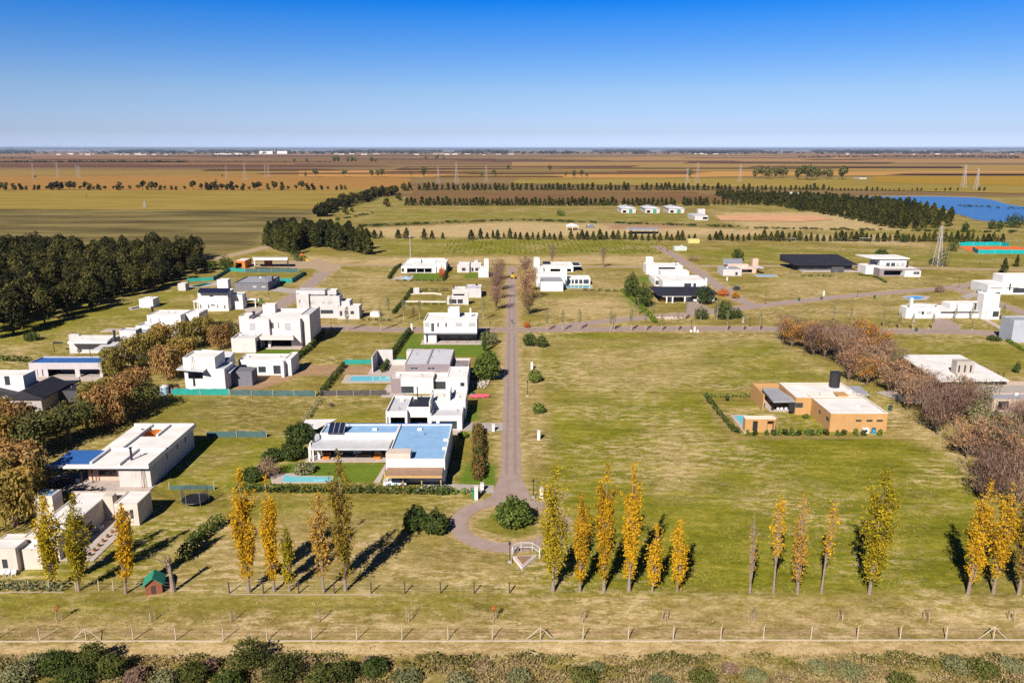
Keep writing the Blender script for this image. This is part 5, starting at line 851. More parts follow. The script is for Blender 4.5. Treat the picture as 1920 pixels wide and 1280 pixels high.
def poplar_parts(H, W, dens, bare=.13, lean=0.0):
    """Lombardy poplar: many steep limbs close to the stem, leaf tufts along them"""
    T, Cn = MB(), MB(); r0 = .0095*H+.07; top = np.array((lean, 0, H*.92)); T.tube([(0, 0, -.1), (lean*.05, 0, H*.12), (lean*.3, .1, H*.45), (lean*.7, -.1, H*.75), tuple(top)], [r0*1.15, r0*.75, r0*.5, r0*.28, .03], 7)
    P, N, S_ = [], [], []; nl = int(20 + W*7)
    for i in range(nl):
        z0 = H * (bare*.6 + .62*(i/nl)); a = RNG.uniform(0, 2*pi); ln = H * RNG.uniform(.16, .36) * (1 - .45*i/nl); zt = min(H*RNG.uniform(.94, 1.0), z0 + ln)
        tt = z0/H; tq = zt/H; prof = W/2 * min(1, (tq/.55)**1.15) * sqrt(max(.03, 1 - (max(0, tq-.62)/.41)**2)); rr = prof * RNG.uniform(.45, 1.08)
        a0 = np.array((lean*tt + .08*cos(a), .08*sin(a), z0)); tz = zt/H; b0 = np.array((lean*tz + rr*cos(a), rr*sin(a), zt))
        pts = limb(T, a0, b0, .03+.05*(1-tt), .015, 3, .03, 4)
        ntuft = int(18 * dens * ln)
        if not ntuft: continue
        t = RNG.uniform(.18, 1.05, ntuft)[:, None]; base = a0 + (b0 - a0)*t
        off = RNG.normal(size=(ntuft, 3)) * np.array((.27, .27, .5)) * (.5 + .25*W)
        q = base + off; P.append(q); N.append(off*.6 + unit(ntuft)*.8 + np.array((0, 0, .25)))
    nt = int(30*dens*W)
    q = np.stack([lean*.93 + RNG.normal(size=nt)*.07*W, RNG.normal(size=nt)*.07*W, H*(.82 + .18*RNG.beta(1.2, 1.8, nt))], 1); P.append(q); N.append(unit(nt))
    P = np.concatenate(P) if P else np.zeros((0, 3)); N = np.concatenate(N); keep = P[:, 2] > H*bare*.9; P, N = P[keep], N[keep]
    # gaps: drop tufts in some clumps
    g = np.sin(P[:, 0]*2.3 + P[:, 2]*1.1) + np.sin(P[:, 1]*2.9 - P[:, 2]*1.7) ; keep = (g > -.95) ; P, N = P[keep], N[keep]
    for sub, s in ((slice(0, None, 2), .22), (slice(1, None, 2), .17)): Cn.leaves(P[sub], N[sub], s, 1.2)
    for _ in range(2): Cn.leaves(P + RNG.normal(size=P.shape)*.16, unit(len(P)), .17, 1.1)
    return T, Cn
POP = [ # base x, base y, top y, width px, density, leaf, lean m, look
 (100, 1105, 922, 48, 1.0, goldgreen, -1.6, 'leaning yellow-green poplar in front of the cream house'), (148, 1107, 922, 50, 1.0, goldgreen, -.8, 'broad yellow-green poplar in front of the cream house'),
 (236, 1112, 940, 33, 1.4, gold, -.3, 'golden poplar with bare lower trunk left of the green-roofed playhouse'), (467, 1110, 873, 44, 1.5, gold, -1.6, 'tall dense golden poplar, first of the group before the pool hedge'),
 (514, 1108, 885, 30, 1.5, gold, -.6, 'slim golden poplar, second of the group before the pool hedge'), (543, 1108, 983, 22, .9, goldgreen, -.3, 'shortest thin green poplar between two tall golden ones'),
 (607, 1110, 911, 38, .75, paleleaf, -1.0, 'half bare poplar with golden top left of the tallest poplar'), (648, 1107, 842, 48, 1.1, olivegold, 0, 'tallest olive brown poplar in front of the blue roofed house'),
 (1037, 1109, 866, 58, .85, goldgreen, .3, 'wide yellow-green poplar beside the turning circle'), (1087, 1109, 920, 30, 1.3, gold, .4, 'narrow golden poplar right of the wide yellow-green one'),
 (1132, 1109, 864, 36, 1.2, gold, .1, 'tall golden poplar, third of the row right of the turning circle'), (1179, 1109, 866, 34, 1.3, gold, .4, 'tall orange topped poplar, fourth of the row right of the turning circle'),
 (1223, 1110, 978, 34, .9, gold, .6, 'short golden poplar with forked crown, fifth of the right row'), (1270, 1109, 974, 34, .9, gold, .5, 'short bushy golden poplar ending the dense right row'),
 (1406, 1111, 946, 22, .07, paleleaf, .3, 'nearly bare poplar standing alone in the green field'), (1450, 1111, 934, 28, .3, gold, .8, 'thin poplar with orange top and bare lower half'),
 (1495, 1112, 915, 34, .42, paleleaf, .6, 'two stemmed sparse orange poplar in the green field'), (1540, 1111, 940, 26, .16, gold, 1.0, 'sparse leaning poplar with a few orange leaves'),
 (1630, 1113, 875, 66, 1.35, goldgreen, .8, 'broad dense golden poplar standing apart in the green field'), (1815, 1113, 892, 46, .85, gold, 1.2, 'golden poplar with dark shadow left of the two edge poplars'),
 (1862, 1112, 905, 44, .8, gold, 1.0, 'golden poplar with bare middle second from the right edge'), (1910, 1113, 878, 60, 1.0, olivegold, .6, 'olive and gold poplar cut by the right edge')]
LEAN = {100: 0.5, 148: 1.0, 236: 1.0, 467: 0, 514: 0, 543: 0, 607: 0, 648: 0, 1037: 0.1, 1087: 0, 1132: 0, 1179: 0, 1223: 0.2, 1270: 0, 1406: -0.2, 1450: 0, 1495: -0.3, 1540: 0.7, 1630: 0.3, 1815: 0.8, 1862: 0.4, 1910: 0}
for bx, by, ty, w, dn, lm, ln, lb in POP:
    ln = LEAN[bx]
    x, y = G(bx, by); H = hgt(bx, by, ty); mpp = y/CP/FPX*.97; T, Cn = poplar_parts(H, w*mpp*.95, dn, .45 if bx in (1450, 1540) else .17 if 'bare' in lb else .11, ln); tree_from('poplar_tree', T, Cn, lm, barkgrey, (x, y, 0), lb, 'poplar', 'poplars along the lower field edge')
# dead trunk
T, Cn = MB(), MB(); H = hgt(325, 1108, 1045); T.tube([(0, 0, 0), (-.05, 0, H*.3), (-.15, 0, H*.7), (-.25, 0, H)], [.42, .30, .24, .14], 8)
for i in range(5): limb(T, (-.5, 0, H*(.6+.08*i)), (-.5+RNG.normal()*.6, RNG.normal()*.5, H*(.85+.08*i)), .09, .02, 2)
Cn.leaves(*ell(60, (-.2, 0, H*.95), (.5, .5, .8)), .12, 3); tree_from('dead_tree', T, Cn, twig_m, barkgrey, (*G(325, 1108), 0), 'bare broken trunk beside the green-roofed playhouse', 'tree', crown_name='twigs')

def pine_mesh(nm, H=8.0, W=3.6, n=420, rnd=0.0, m=None, leaf=.55):
    mb = MB(); t = RNG.uniform(0, 1, n) ** .8; z = H*(.06 + .94*t)
    prof = (1-t)**(.75 if not rnd else .5) * (W/2); prof = np.maximum(prof, .12); a = RNG.uniform(0, 2*pi, n); lump = 1 + .28*np.sin(a*3 + z*1.1) + .15*np.sin(a*5 - z*2)
    rr = prof*lump*RNG.uniform(.55, 1.0, n); P = np.stack([rr*np.cos(a), rr*np.sin(a), z], 1); N = np.stack([np.cos(a), np.sin(a), np.full(n, .55)], 1) + RNG.normal(size=(n, 3))*.55
    mb.leaves(P, N, leaf*W/3.6, 1.25); mb.tube([(0, 0, -.1), (0, 0, H*.8)], [.12, .03], 5); return mb.mesh(nm, m or pine_m)
def blob_mesh(nm, H, W, n, m, leaf=.8, blobs=7, low=.25, trunk=True, asp=1.1):
    mb = MB(); per = n // blobs
    for i in range(blobs):
        a = 2*pi*i/blobs + RNG.uniform(-.4, .4); q = RNG.uniform(.15, .30)*W if i else 0; c = (q*cos(a), q*sin(a), H*RNG.uniform(low+.16, .72) if i else H*.62); r = (W*RNG.uniform(.2, .32), W*RNG.uniform(.2, .32), H*RNG.uniform(.18, .30))
        P, u = ell(per, c, r, .6); P[:, 2] = np.maximum(P[:, 2], H*low*.5); mb.leaves(P, u + RNG.normal(size=u.shape)*.5 + np.array((0, 0, .2)), leaf, asp)
    if trunk: mb.tube([(0, 0, -.1), (0, 0, H*.55)], [.03*H+.05, .03], 6)
    return mb.mesh(nm, m)
def shrub_thing(name, px, py, wpx, hpx, m, label, cat='shrub', group=None, n=420, leaf=.3, low=.02):
    x, y = G(px, py); mpp = y/CP/FPX*.97; W, H = wpx*mpp, hpx*mpp*1.08; mb = MB(); B = 9; 
    for i in range(B):
        a = 2*pi*i/(B-1); q = (0 if i == 0 else .24*W); c = (q*cos(a), q*sin(a), H*(.55 if i == 0 else RNG.uniform(.32, .5))); r = (W*.28, W*.28, H*(.45 if i == 0 else RNG.uniform(.3, .42)))
        P, u = ell(n//B, c, r, .7); P[:, 2] = np.maximum(P[:, 2], .05); mb.leaves(P, u + RNG.normal(size=u.shape)*.55 + np.array((0, 0, .15)), leaf, 1.1)
    for i in range(26):
        u = unit(1)[0]; u[2] = abs(u[2]); b0 = np.array((u[0]*W*.36, u[1]*W*.36, H*(.2+.55*u[2]))); q = b0 + u*np.array((W, W, H*1.2))*RNG.uniform(.02, .2, (max(3, n//90), 1)) + RNG.normal(size=(max(3, n//90), 3))*leaf*.5; q[:, 2] = np.maximum(q[:, 2], .05); mb.leaves(q, unit(len(q)), leaf*.8, 1.3)
    st = MB(); 
    for i in range(4): limb(st, (0, 0, 0), (RNG.normal()*W*.12, RNG.normal()*W*.12, H*.5), .06+.01*H, .02, 2)
    r = empty(name, (x, y+W*.3, 0), label, cat, group); st.build('stem', bark, r); mb.build('foliage', m, r); return r
def bare_parts(H, W, leafn, n_tw=900, low=.12):
    """broad leafless or nearly leafless tree: forking limbs and a haze of fine twigs"""
    T, Cn = MB(), MB(); fk = H*low; T.tube([(0, 0, -.1), (0, 0, fk)], [.02*H+.06, .016*H+.04], 6); tips = []
    for i in range(9):
        a = 2*pi*i/9 + RNG.uniform(-.3, .3); e = np.array((W*.42*RNG.uniform(.35, 1)*cos(a), W*.42*RNG.uniform(.35, 1)*sin(a), H*RNG.uniform(.6, .97))); L = limb(T, (0, 0, fk), e, .012*H, .02, 3, .05, 4)
        for k in range(5):
            s = np.array(L[RNG.integers(1, 4)]); t = s + np.array((RNG.normal()*W*.14, RNG.normal()*W*.14, H*RNG.uniform(.08, .25))); t[2] = min(t[2], H); limb(T, s, t, .035, .012, 2, .06, 3); tips += [s + (t-s)*q for q in (.4, .7, 1)]
    tips = np.array(tips); P = tips[RNG.integers(0, len(tips), n_tw)] + RNG.normal(size=(n_tw, 3))*np.array((.085*W, .085*W, .06*H)); P[:, 2] = np.clip(P[:, 2], H*.12, H*1.02)
    ax = P/np.linalg.norm(P, axis=1, keepdims=True)*np.array((1, 1, 1.4)); Cn.leaves(P, unit(n_tw), .085, 9, axis=ax)
    Lf = MB(); 
    if leafn: q = tips[RNG.integers(0, len(tips), leafn)] + RNG.normal(size=(leafn, 3))*np.array((.08*W, .08*W, .06*H)); q[:, 2] = np.clip(q[:, 2], H*.15, H); Lf.leaves(q, unit(leafn)+np.array((0, 0, .2)), .3, 1.1)
    return T, Cn, Lf
def protos(make, k): return [make(i) for i in range(k)]
def place_mesh(name, me, x, y, s, rz, label, cat, group, kind=None, sz=None):
    o = bpy.data.objects.new(name, me); COL.objects.link(o); o.location = (x, y, 0); o.scale = (s, s, sz or s); o.rotation_euler = (0, 0, rz); return tag(o, label, cat, group, kind)

# ------------------------------------------------------------------ conifers: rows and plantation
pines = protos(lambda i: pine_mesh('conifer', 8, 3.6 + .5*(i % 3), 380), 5)
def inpoly(x, y, P):
    c = False
    for i in range(len(P)):
        (ax, ay), (bx, by) = P[i], P[(i+1) % len(P)]
        if (ay > y) != (by > y) and x < (bx-ax)*(y-ay)/(by-ay) + ax: c = not c
    return c
rowD = []
x = 702
gaps = [(722, 742), (776, 785), (816, 823), (842, 865), (1056, 1062), (1310, 1322)]
while x < 1880:
    if not any(a < x < b for a, b in gaps): rowD.append((x, 447 + (x-700)*.006 + random.uniform(-1, 1), random.choice((12, 14, 16, 18, 20))))
    x += random.uniform(8, 13) if x > 900 else random.uniform(11, 22)
for bx, by, hh in rowD:
    X, Y = G(bx, by); H = hgt(bx, by, by-hh); place_mesh('conifer_tree', random.choice(pines), X, Y, H/8*random.uniform(1.25, 1.7), random.uniform(0, 6), f'small dark conifer in the long middle row, {ordinal(rowD.index((bx, by, hh))+1, len(rowD))}', 'conifer', 'conifers in the middle row', sz=H/8)
for n_, (bx, by, hh, lb) in enumerate(((1906, 500, 22, 'conifer above the white house at the right edge'), (1882, 512, 28, 'lone pointed conifer left of the right edge conifer'))): X, Y = G(bx, by); H = hgt(bx, by, by-hh); place_mesh('conifer_tree', pines[n_], X, Y, H/8*1.2, 0, lb, 'conifer', None, sz=H/8)
belt = [G(*p) for p in [(1338, 366), (1480, 371), (1580, 376), (1700, 385), (1795, 410), (1775, 429), (1690, 431), (1610, 417), (1510, 397), (1440, 386), (1370, 379)]]
bx0, bx1 = min(p[0] for p in belt), max(p[0] for p in belt); by0, by1 = min(p[1] for p in belt), max(p[1] for p in belt); cand = []
yy = by0
while yy < by1:
    xx = bx0
    while xx < bx1:
        if inpoly(xx, yy, belt) and random.random() < .93: cand.append((xx + random.uniform(-1.2, 1.2), yy + random.uniform(-1.2, 1.2)))
        xx += 8.5
    yy += 15
cand.sort(key=lambda p: p[1]); NB = 300 - len(rowD) - 2; near, far = cand[:NB], cand[NB:]
for X, Y in near: s = random.uniform(.85, 1.25); place_mesh('conifer_tree', random.choice(pines), X, Y, s*1.65, random.uniform(0, 6), 'young dark green conifer in the dense plantation left of the lake', 'conifer', 'conifers of the lakeside plantation', sz=s)
def merge_trees(name, items, label, protoset, cat):
    mb = MB()
    arr = []
    for me in protoset: arr.append((np.array([v.co[:] for v in me.vertices]), [tuple(p.vertices) for p in me.polygons]))
    for X, Y, s, sz in items:
        V, F = random.choice(arr); a = random.uniform(0, 6); k = len(mb.v); x_ = (V[:, 0]*cos(a) - V[:, 1]*sin(a))*s + X; y_ = (V[:, 0]*sin(a) + V[:, 1]*cos(a))*s + Y
        mb.v += list(zip(x_.tolist(), y_.tolist(), (V[:, 2]*sz).tolist())); mb.f += [tuple(i+k for i in f) for f in F]
    o = mb.build(name, protoset[0].materials[0]); return tag(o, label, cat, kind='stuff')
lowp = protos(lambda i: pine_mesh('far_conifer', 8, 3.8, 70, leaf=1.3), 4)
items = [(X, Y, s*1.7, s) for X, Y in far for s in [random.uniform(.85, 1.25)]]
for x0, x1, yb, h0, h1, st in ((763, 1330, 385.5, 11, 17, 8), (760, 1312, 357, 9, 15, 9), (1320, 1560, 357, 7, 14, 9), (1560, 1730, 358, 3, 8, 9), (1330, 1440, 384, 8, 12, 8), (1755, 1850, 358, 5, 8, 14)):
    x = x0
    while x < x1:
        if random.random() < .93: X, Y = G(x, yb); H = hgt(x, yb, yb - random.uniform(h0, h1)); items.append((X, Y, H/8*1.5, H/8))
        x += st*random.uniform(.7, 1.2)
merge_trees('distant_conifers', items, 'thin distant rows of small dark conifers across the plain', lowp, 'conifers')
# vine or crop rows seen as small dots
mb = MB(); P = []
for i in range(46):
    for j in range(15):
        P.append((G(845+i*8.6, 452)[0]*1.0, G(960, 475 - 1.75*j)[1], .3))
P = np.array(P) + RNG.normal(size=(len(P), 3))*np.array((.4, .6, .05)); mb.leaves(P, unit(len(P)) + np.array((0, 0, .8)), .9, 1); tag(mb.build('crop_rows', shrub_m), 'dotted rows of low green crop behind the dirt road', 'crop', kind='stuff')

# ------------------------------------------------------------------ woodland at left, copse, dark belt
woods = protos(lambda i: blob_mesh('woodland_tree', 14, 8.5 + .7*(i % 3), 1500, wood_m, .62, 9, .12), 5)
wl = [G(*p) for p in [(-60, 662), (40, 628), (200, 574), (300, 540), (378, 512), (372, 482), (300, 478), (-260, 484)]]
xs_, ys_ = [p[0] for p in wl], [p[1] for p in wl]; k = 0; yy = min(ys_)
while yy < max(ys_):
    xx = min(xs_) + (3 if k % 2 else 0)
    while xx < max(xs_):
        p = (xx + random.uniform(-1.5, 1.5), yy + random.uniform(-1.5, 1.5))
        if inpoly(p[0], p[1], wl) and p[0] > -.68*p[1] and random.random() < .95:
            s = random.uniform(.8, 1.12); place_mesh('woodland_tree', random.choice(woods), p[0], p[1], s, random.uniform(0, 6), 'tall dark tree in the dense wood at the left edge', 'tree', 'trees of the left woodland', sz=s*random.uniform(.72, 1.15))
        xx += 8.4
    yy += 8.2; k += 1
pinetall = protos(lambda i: pine_mesh('tall_pine', 14, 6.0, 900, 1, pine_m, .62), 3)
cp = [G(*p) for p in [(497, 462), (530, 474), (555, 477), (575, 462), (640, 470), (690, 480), (676, 462), (640, 452), (560, 448), (510, 450)]]
xs_, ys_ = [p[0] for p in cp], [p[1] for p in cp]; yy = min(ys_)
while yy < max(ys_):
    xx = min(xs_)
    while xx < max(xs_):
        if inpoly(xx, yy, cp): s = random.uniform(.8, 1.12); place_mesh('pine_tree', random.choice(pinetall), xx + random.uniform(-1, 1), yy + random.uniform(-1, 1), s*1.15, random.uniform(0, 6), 'tall pointed pine in the copse above the entrance plaza', 'pine', 'pines of the copse', sz=s)
        xx += 6.0
    yy += 8.5
big = protos(lambda i: blob_mesh('belt_tree', 12, 10, 520, wood_m, 1.1, 7, .05), 3)
for i in range(34):
    t = i/33; px = 596 + 146*t + random.uniform(-4, 4); py = 408 - 46*t**.8 + random.uniform(-2, 2); X, Y = G(px, py); H = hgt(px, py, py - random.uniform(24, 30)*(1-.28*t)); place_mesh('windbreak_tree', random.choice(big), X, Y, H/12, random.uniform(0, 6), f'dark round tree in the diagonal windbreak, {ordinal(i+1, 34)}', 'tree', 'trees of the diagonal windbreak')
for px, py, hh, lb in ((725, 388, 18, 'round bushy tree at the lower end of the windbreak'), (748, 376, 16, 'small round tree just right of the windbreak'), (648, 402, 16, 'small lighter tree before the windbreak'), (757, 358, 16, 'dark tree where the windbreak meets the far row'), (660, 398, 10, 'low shrub under the windbreak trees')): X, Y = G(px, py); H = hgt(px, py, py-hh); place_mesh('windbreak_tree', big[0], X, Y, H/12, 1, lb, 'tree', None)
rt = protos(lambda i: blob_mesh('row_tree', 12, 8.5, 190, wood_m, 1.6, 5, .05), 4)
x = 2; kk = 0
while x < 655:
    yb = 356.5 + random.uniform(-.5, .5); hh = random.choice((9, 11, 14, 17, 19)) if x < 600 else random.choice((9, 11)); X, Y = G(x, yb); H = hgt(x, yb, yb-hh); place_mesh('field_row_tree', random.choice(rt), X, Y, H/12, random.uniform(0, 6), f'small dark tree in the row behind the ochre field, {ordinal(kk+1, 999)}', 'tree', 'trees in the row behind the ochre field'); x += random.choice((8, 9, 10, 12, 16)); kk += 1
gum = protos(lambda i: blob_mesh('gum', 20, 13 + 3*(i % 2), 420, gum_m, 1.7, 8, .25), 3)
FAR = [(592, 332, 18), (573, 332, 11), (646, 332, 16), (697, 332, 17), (708, 332, 16), (716, 332, 19), (770, 331, 12), (795, 332, 22), (903, 332, 12), (927, 332, 15), (1031, 322, 15), (1061, 332, 11), (1076, 333, 16), (1090, 332, 16), (1100, 333, 10), (1293, 333, 18), (627, 306, 15), (634, 306, 16), (652, 306, 13), (660, 306, 14), (666, 306, 12), (697, 306, 14), (704, 306, 10), (799, 301, 10), (819, 301, 12), (832, 301, 8), (552, 305, 9), (575, 306, 11), (953, 320, 12), (66, 336, 9), (405, 341, 6), (417, 332, 7), (162, 369, 4)]
fs = sorted(FAR)
for i, (px, py, hh) in enumerate(fs): X, Y = G(px, py); H = hgt(px, py, py-hh); place_mesh('field_tree', gum[i % 3], X, Y, H/20*.8, i, f'lone tree on the far plain, {ordinal(i+1, len(fs))} of the scattered ones', 'tree', 'scattered trees on the far plain', sz=H/20)
EUC = [(1417, 335, 22), (1428, 335, 27), (1440, 336, 26), (1452, 334, 22), (1461, 335, 24), (1469, 334, 26), (1497, 337, 26), (1512, 337, 30), (1520, 338, 32), (1531, 336, 26), (1545, 335, 20), (1555, 336, 22), (1580, 337, 31)]
for i, (px, py, hh) in enumerate(EUC): X, Y = G(px, py); H = hgt(px, py, py-hh); place_mesh('eucalyptus_tree', gum[i % 3], X, Y, H/20, i, f'large grey-green eucalyptus, {ordinal(i+1, len(EUC))} in the far clump', 'eucalyptus', 'eucalyptus clump on the plain')
hz = protos(lambda i: blob_mesh('hz', 16, 26, 36, wood_m, 5.0, 4, .05, False), 3); items = []
for px in np.arange(-20, 1960, 1.9):
    dens = .5 + .5*sin(px*.013)*sin(px*.031+1)
    if random.random() < .3 + .6*dens:
        py = random.choice((288.2, 289, 287.4, 286.6, 285.6)); X, Y = G(px, py); H = random.uniform(18, 38)*(.7+.5*dens); items.append((X, Y, H/16*1.6, H/16*1.3))
for px in np.arange(-20, 1960, 1.6):
    dens = sin(px*.021+2)*sin(px*.0071+.5) + .5*sin(px*.05)
    if dens > -.25: X, Y = G(px, random.choice((284.6, 285.2, 286))); H = random.uniform(42, 60) + 8*dens; items.append((X, Y, H/16*1.5, H/16*1.15))
for x0, x1, yb, hh in ((-20, 350, 305, 4), (0, 60, 297, 2.5), (1500, 1910, 295, 3.2), (1860, 1910, 297, 4), (330, 620, 304, 2), (400, 480, 293, 3)):
    x = x0
    while x < x1: X, Y = G(x, yb); H = hgt(x, yb, yb-hh*random.uniform(.6, 1.2)); items.append((X, Y, H/16*1.3, H/16)); x += random.uniform(3, 9) if x0 > 1000 else random.uniform(2, 5)
merge_trees('distant_woods', items, 'hazy blue line of distant woods along the horizon', hz, 'woods')
wb = MB()
for i in range(70):
    px = random.choice((random.uniform(400, 480), random.uniform(600, 900), random.uniform(700, 960), random.uniform(1280, 1900), random.uniform(100, 330))); py = random.uniform(288.4, 290.5); X, Y = G(px, py); w = random.uniform(20, 80); wb.box(X-w/2, Y, 0, X+w/2, Y+30, random.uniform(5, 11))
tag(wb.build('distant_town', white), 'tiny white farm and town buildings scattered along the horizon', 'buildings', kind='stuff')
hb = protos(lambda i: blob_mesh('scrub', 5, 8, 90, dshrub_m, .9, 5, .02, False), 3); items = []
for a, b, n in (((660, 425), (960, 413), 60), ((960, 413), (1400, 426), 70), ((1400, 428), (1900, 436), 70), ((700, 400), (600, 418), 26), ((1560, 400), (1700, 430), 20), ((1770, 385), (1920, 392), 30)):
    for i in range(n):
        t = random.random(); px, py = a[0]+(b[0]-a[0])*t, a[1]+(b[1]-a[1])*t + random.uniform(-1.2, 1.2); X, Y = G(px, py); s = random.uniform(.25, .6); items.append((X, Y, s*1.3, s*.7))
merge_trees('ditch_scrub', items, 'low scrub along the far drainage ditches', hb, 'scrub')

# ------------------------------------------------------------------ willows and rust trees at left
def willow_parts(H, W, n=2600):
    T, Cn = MB(), MB(); T.tube([(0, 0, -.1), (.1, 0, H*.35)], [.5, .3], 7); cs = []
    for i in range(10):
        a = 2*pi*i/10 + RNG.uniform(-.3, .3); q = W*.36*RNG.uniform(.5, 1) if i else 0; e = (q*cos(a), q*sin(a), H*RNG.uniform(.66, .86)); limb(T, (0, 0, H*.3), e, .16, .04, 3); cs.append(e)
    for i, c in enumerate(cs):
        m = n//len(cs); R = W*.17; P, u = ell(m//3, (c[0], c[1], c[2]), (R, R, H*.13), .6); Cn.leaves(P, u + RNG.normal(size=u.shape)*.5, .34, 1.3)
        k = m - m//3; a = RNG.uniform(0, 2*pi, k); rr = R*RNG.uniform(.5, 1.15, k); st = np.round(a*4)/4; z = c[2] - H*RNG.uniform(0, .58, k)**1.0
        P = np.stack([c[0] + rr*np.cos(st) + RNG.normal(size=k)*.12, c[1] + rr*np.sin(st) + RNG.normal(size=k)*.12, np.maximum(z, .3)], 1); N = np.stack([np.cos(a), np.sin(a), .2 + 0*a], 1) + RNG.normal(size=(k, 3))*.5; Cn.leaves(P, N, .22, 3.2, axis=(0, 0, 1))
    return T, Cn
WP = [willow_parts(9.5, 8.5) for _ in range(2)]; 
def mk(nm, T, Cn, mc, mbk, extra=None):
    mt, mcx = T.mesh('trunk', mbk), Cn.mesh('crown', mc); ex = extra.mesh('leaves', extra_m) if False else None; return mt, mcx
W_PROTO = [(T.mesh('trunk', bark), {m.name: (lambda me: me)(Cn.mesh('crown', m)) for m in (willow_m, rust_m)}) for T, Cn in WP]
RB = [bare_parts(9.0, 8.0, 900, 900) for _ in range(2)]
def stdtree(name, px, py, hpx, proto, label, cat, group, cm=None, H0=9.5, rz=None, wf=1.0):
    X, Y = G(px, py); H = hgt(px, py, py-hpx); s = H/H0; r = empty(name, (X, Y, 0), label, cat, group, rz if rz is not None else random.uniform(0, 6)); r.scale = (s*wf, s*wf, s)
    for nm, me in proto:
        o = bpy.data.objects.new(nm, me); COL.objects.link(o); o.parent = r
    return r
def wt(k, m): return [('trunk', W_PROTO[k][0]), ('crown', W_PROTO[k][1][m.name])]
sagewood = leaf_mat('olive_tree_leaves', [(.05, .055, .018), (.115, .115, .03), (.19, .17, .05)], .15, .3, .2)
OLV = [blob_mesh('crown', 9.5, 9, 1700, sagewood, .38, 10, .12), None]
bare_p = []
for i in range(5):
    T, Cn, Lf = bare_parts(9.5, 8.5, (0, 420, 900, 140, 700)[i], (1900, 1300, 900, 1700, 1000)[i]); 
    bare_p.append((T.mesh('trunk', bark), Cn.mesh('twigs', (twigdark, twig_m, twig_m, twigdark, twig_m)[i]), Lf))
def bt(k, lm=None):
    L = [('trunk', bare_p[k][0]), ('twigs', bare_p[k][1])]
    if lm and bare_p[k][2].v:
        key = ('L', k, lm.name)
        if key not in MATS: MATS[key] = bare_p[k][2].mesh('leaves', lm)
        L.append(('leaves', MATS[key]))
    return L
LEFT = [(385, 640, 50, 'w'), (430, 640, 44, 'o'), (415, 655, 50, 'r'), (350, 655, 58, 'w'), (310, 660, 56, 'w'), (285, 672, 54, 'w'), (250, 690, 62, 'w'), (215, 706, 60, 'w'), (345, 690, 60, 'w'), (312, 712, 70, 'r'), (288, 690, 46, 'o'),
        (262, 745, 62, 'r'), (235, 775, 75, 'r'), (200, 800, 82, 'r'), (268, 772, 66, 'o'), (165, 810, 70, 'o'), (130, 830, 88, 'o'), (85, 840, 82, 'o'), (30, 830, 80, 'r'), (50, 862, 92, 'o'), (-5, 870, 96, 'w'), (10, 915, 96, 'r'), (55, 930, 100, 'r'), (-10, 960, 110, 'w'), (30, 985, 115, 'w'), (60, 960, 84, 'w'), (175, 780, 66, 'w'), (0, 800, 60, 'w')]
DESC = {'w': ('willow_tree', 'yellowing weeping willow', 'willow'), 'r': ('autumn_tree', 'rust brown autumn tree', 'tree'), 'o': ('olive_green_tree', 'grey-green round tree', 'tree')}
NEAR = ['behind the large pinkish house', '', 'left of the metal roofed house', 'beside the black roofed house', 'above the large white roof', 'left of the large white roof', 'by the cream house']
for i, (px, py, hh, t) in enumerate(LEFT):
    nm, ds, ct = DESC[t]; z = NEAR[0] if i < 3 else NEAR[2] if py < 700 else NEAR[3] if py < 760 else NEAR[4] if py < 812 else NEAR[5] if py < 900 else NEAR[6]; lb = f'{ds} {z}, {ordinal(sum(1 for q in LEFT if q[3] == t and q[0] < px)+1, sum(1 for q in LEFT if q[3] == t))}'
    pr = wt(i % 2, willow_m if t == 'w' else rust_m) if t in 'wr' else [('trunk', W_PROTO[0][0]), ('crown', OLV[0])]
    stdtree(nm, px, py, hh, pr, lb, ct, 'autumn trees on the left side', wf=1.05)
# ------------------------------------------------------------------ bare and copper trees at right
RIGHT = [(1468, 640, 46, 0, None), (1484, 652, 50, 2, orangeleaf), (1497, 640, 40, 0, None), (1512, 655, 52, 2, orangeleaf), (1525, 668, 60, 0, None), (1545, 672, 66, 3, orangeleaf), (1566, 670, 60, 0, None), (1580, 688, 72, 3, None), (1600, 660, 54, 2, copper_m), (1622, 662, 58, 2, orangeleaf), (1644, 668, 56, 2, orangeleaf), (1600, 700, 70, 4, copper_m), (1660, 690, 52, 0, None), (1678, 692, 44, 4, sage_m), (1640, 712, 62, 1, copper_m), (1625, 722, 52, 2, orangeleaf), (1590, 716, 56, 1, copper_m),
         (1665, 735, 66, 4, copper_m), (1692, 745, 60, 1, copper_m), (1715, 752, 56, 4, copper_m), (1700, 770, 66, 1, copper_m), (1740, 748, 50, 0, None), (1735, 782, 70, 1, None), (1765, 790, 70, 3, None), (1790, 800, 82, 3, None), (1757, 815, 88, 0, None), (1800, 770, 60, 1, copper_m), (1830, 790, 76, 4, sage_m), (1812, 860, 76, 2, copper_m), (1845, 868, 80, 4, copper_m), (1870, 845, 76, 2, sage_m), (1895, 850, 90, 0, None), (1885, 880, 80, 4, sage_m), (1915, 900, 90, 4, copper_m), (1850, 905, 74, 0, None), (1880, 930, 90, 3, None), (1905, 960, 100, 4, None), (1843, 945, 84, 0, None), (1910, 820, 70, 0, None)]
sd = sorted(RIGHT)
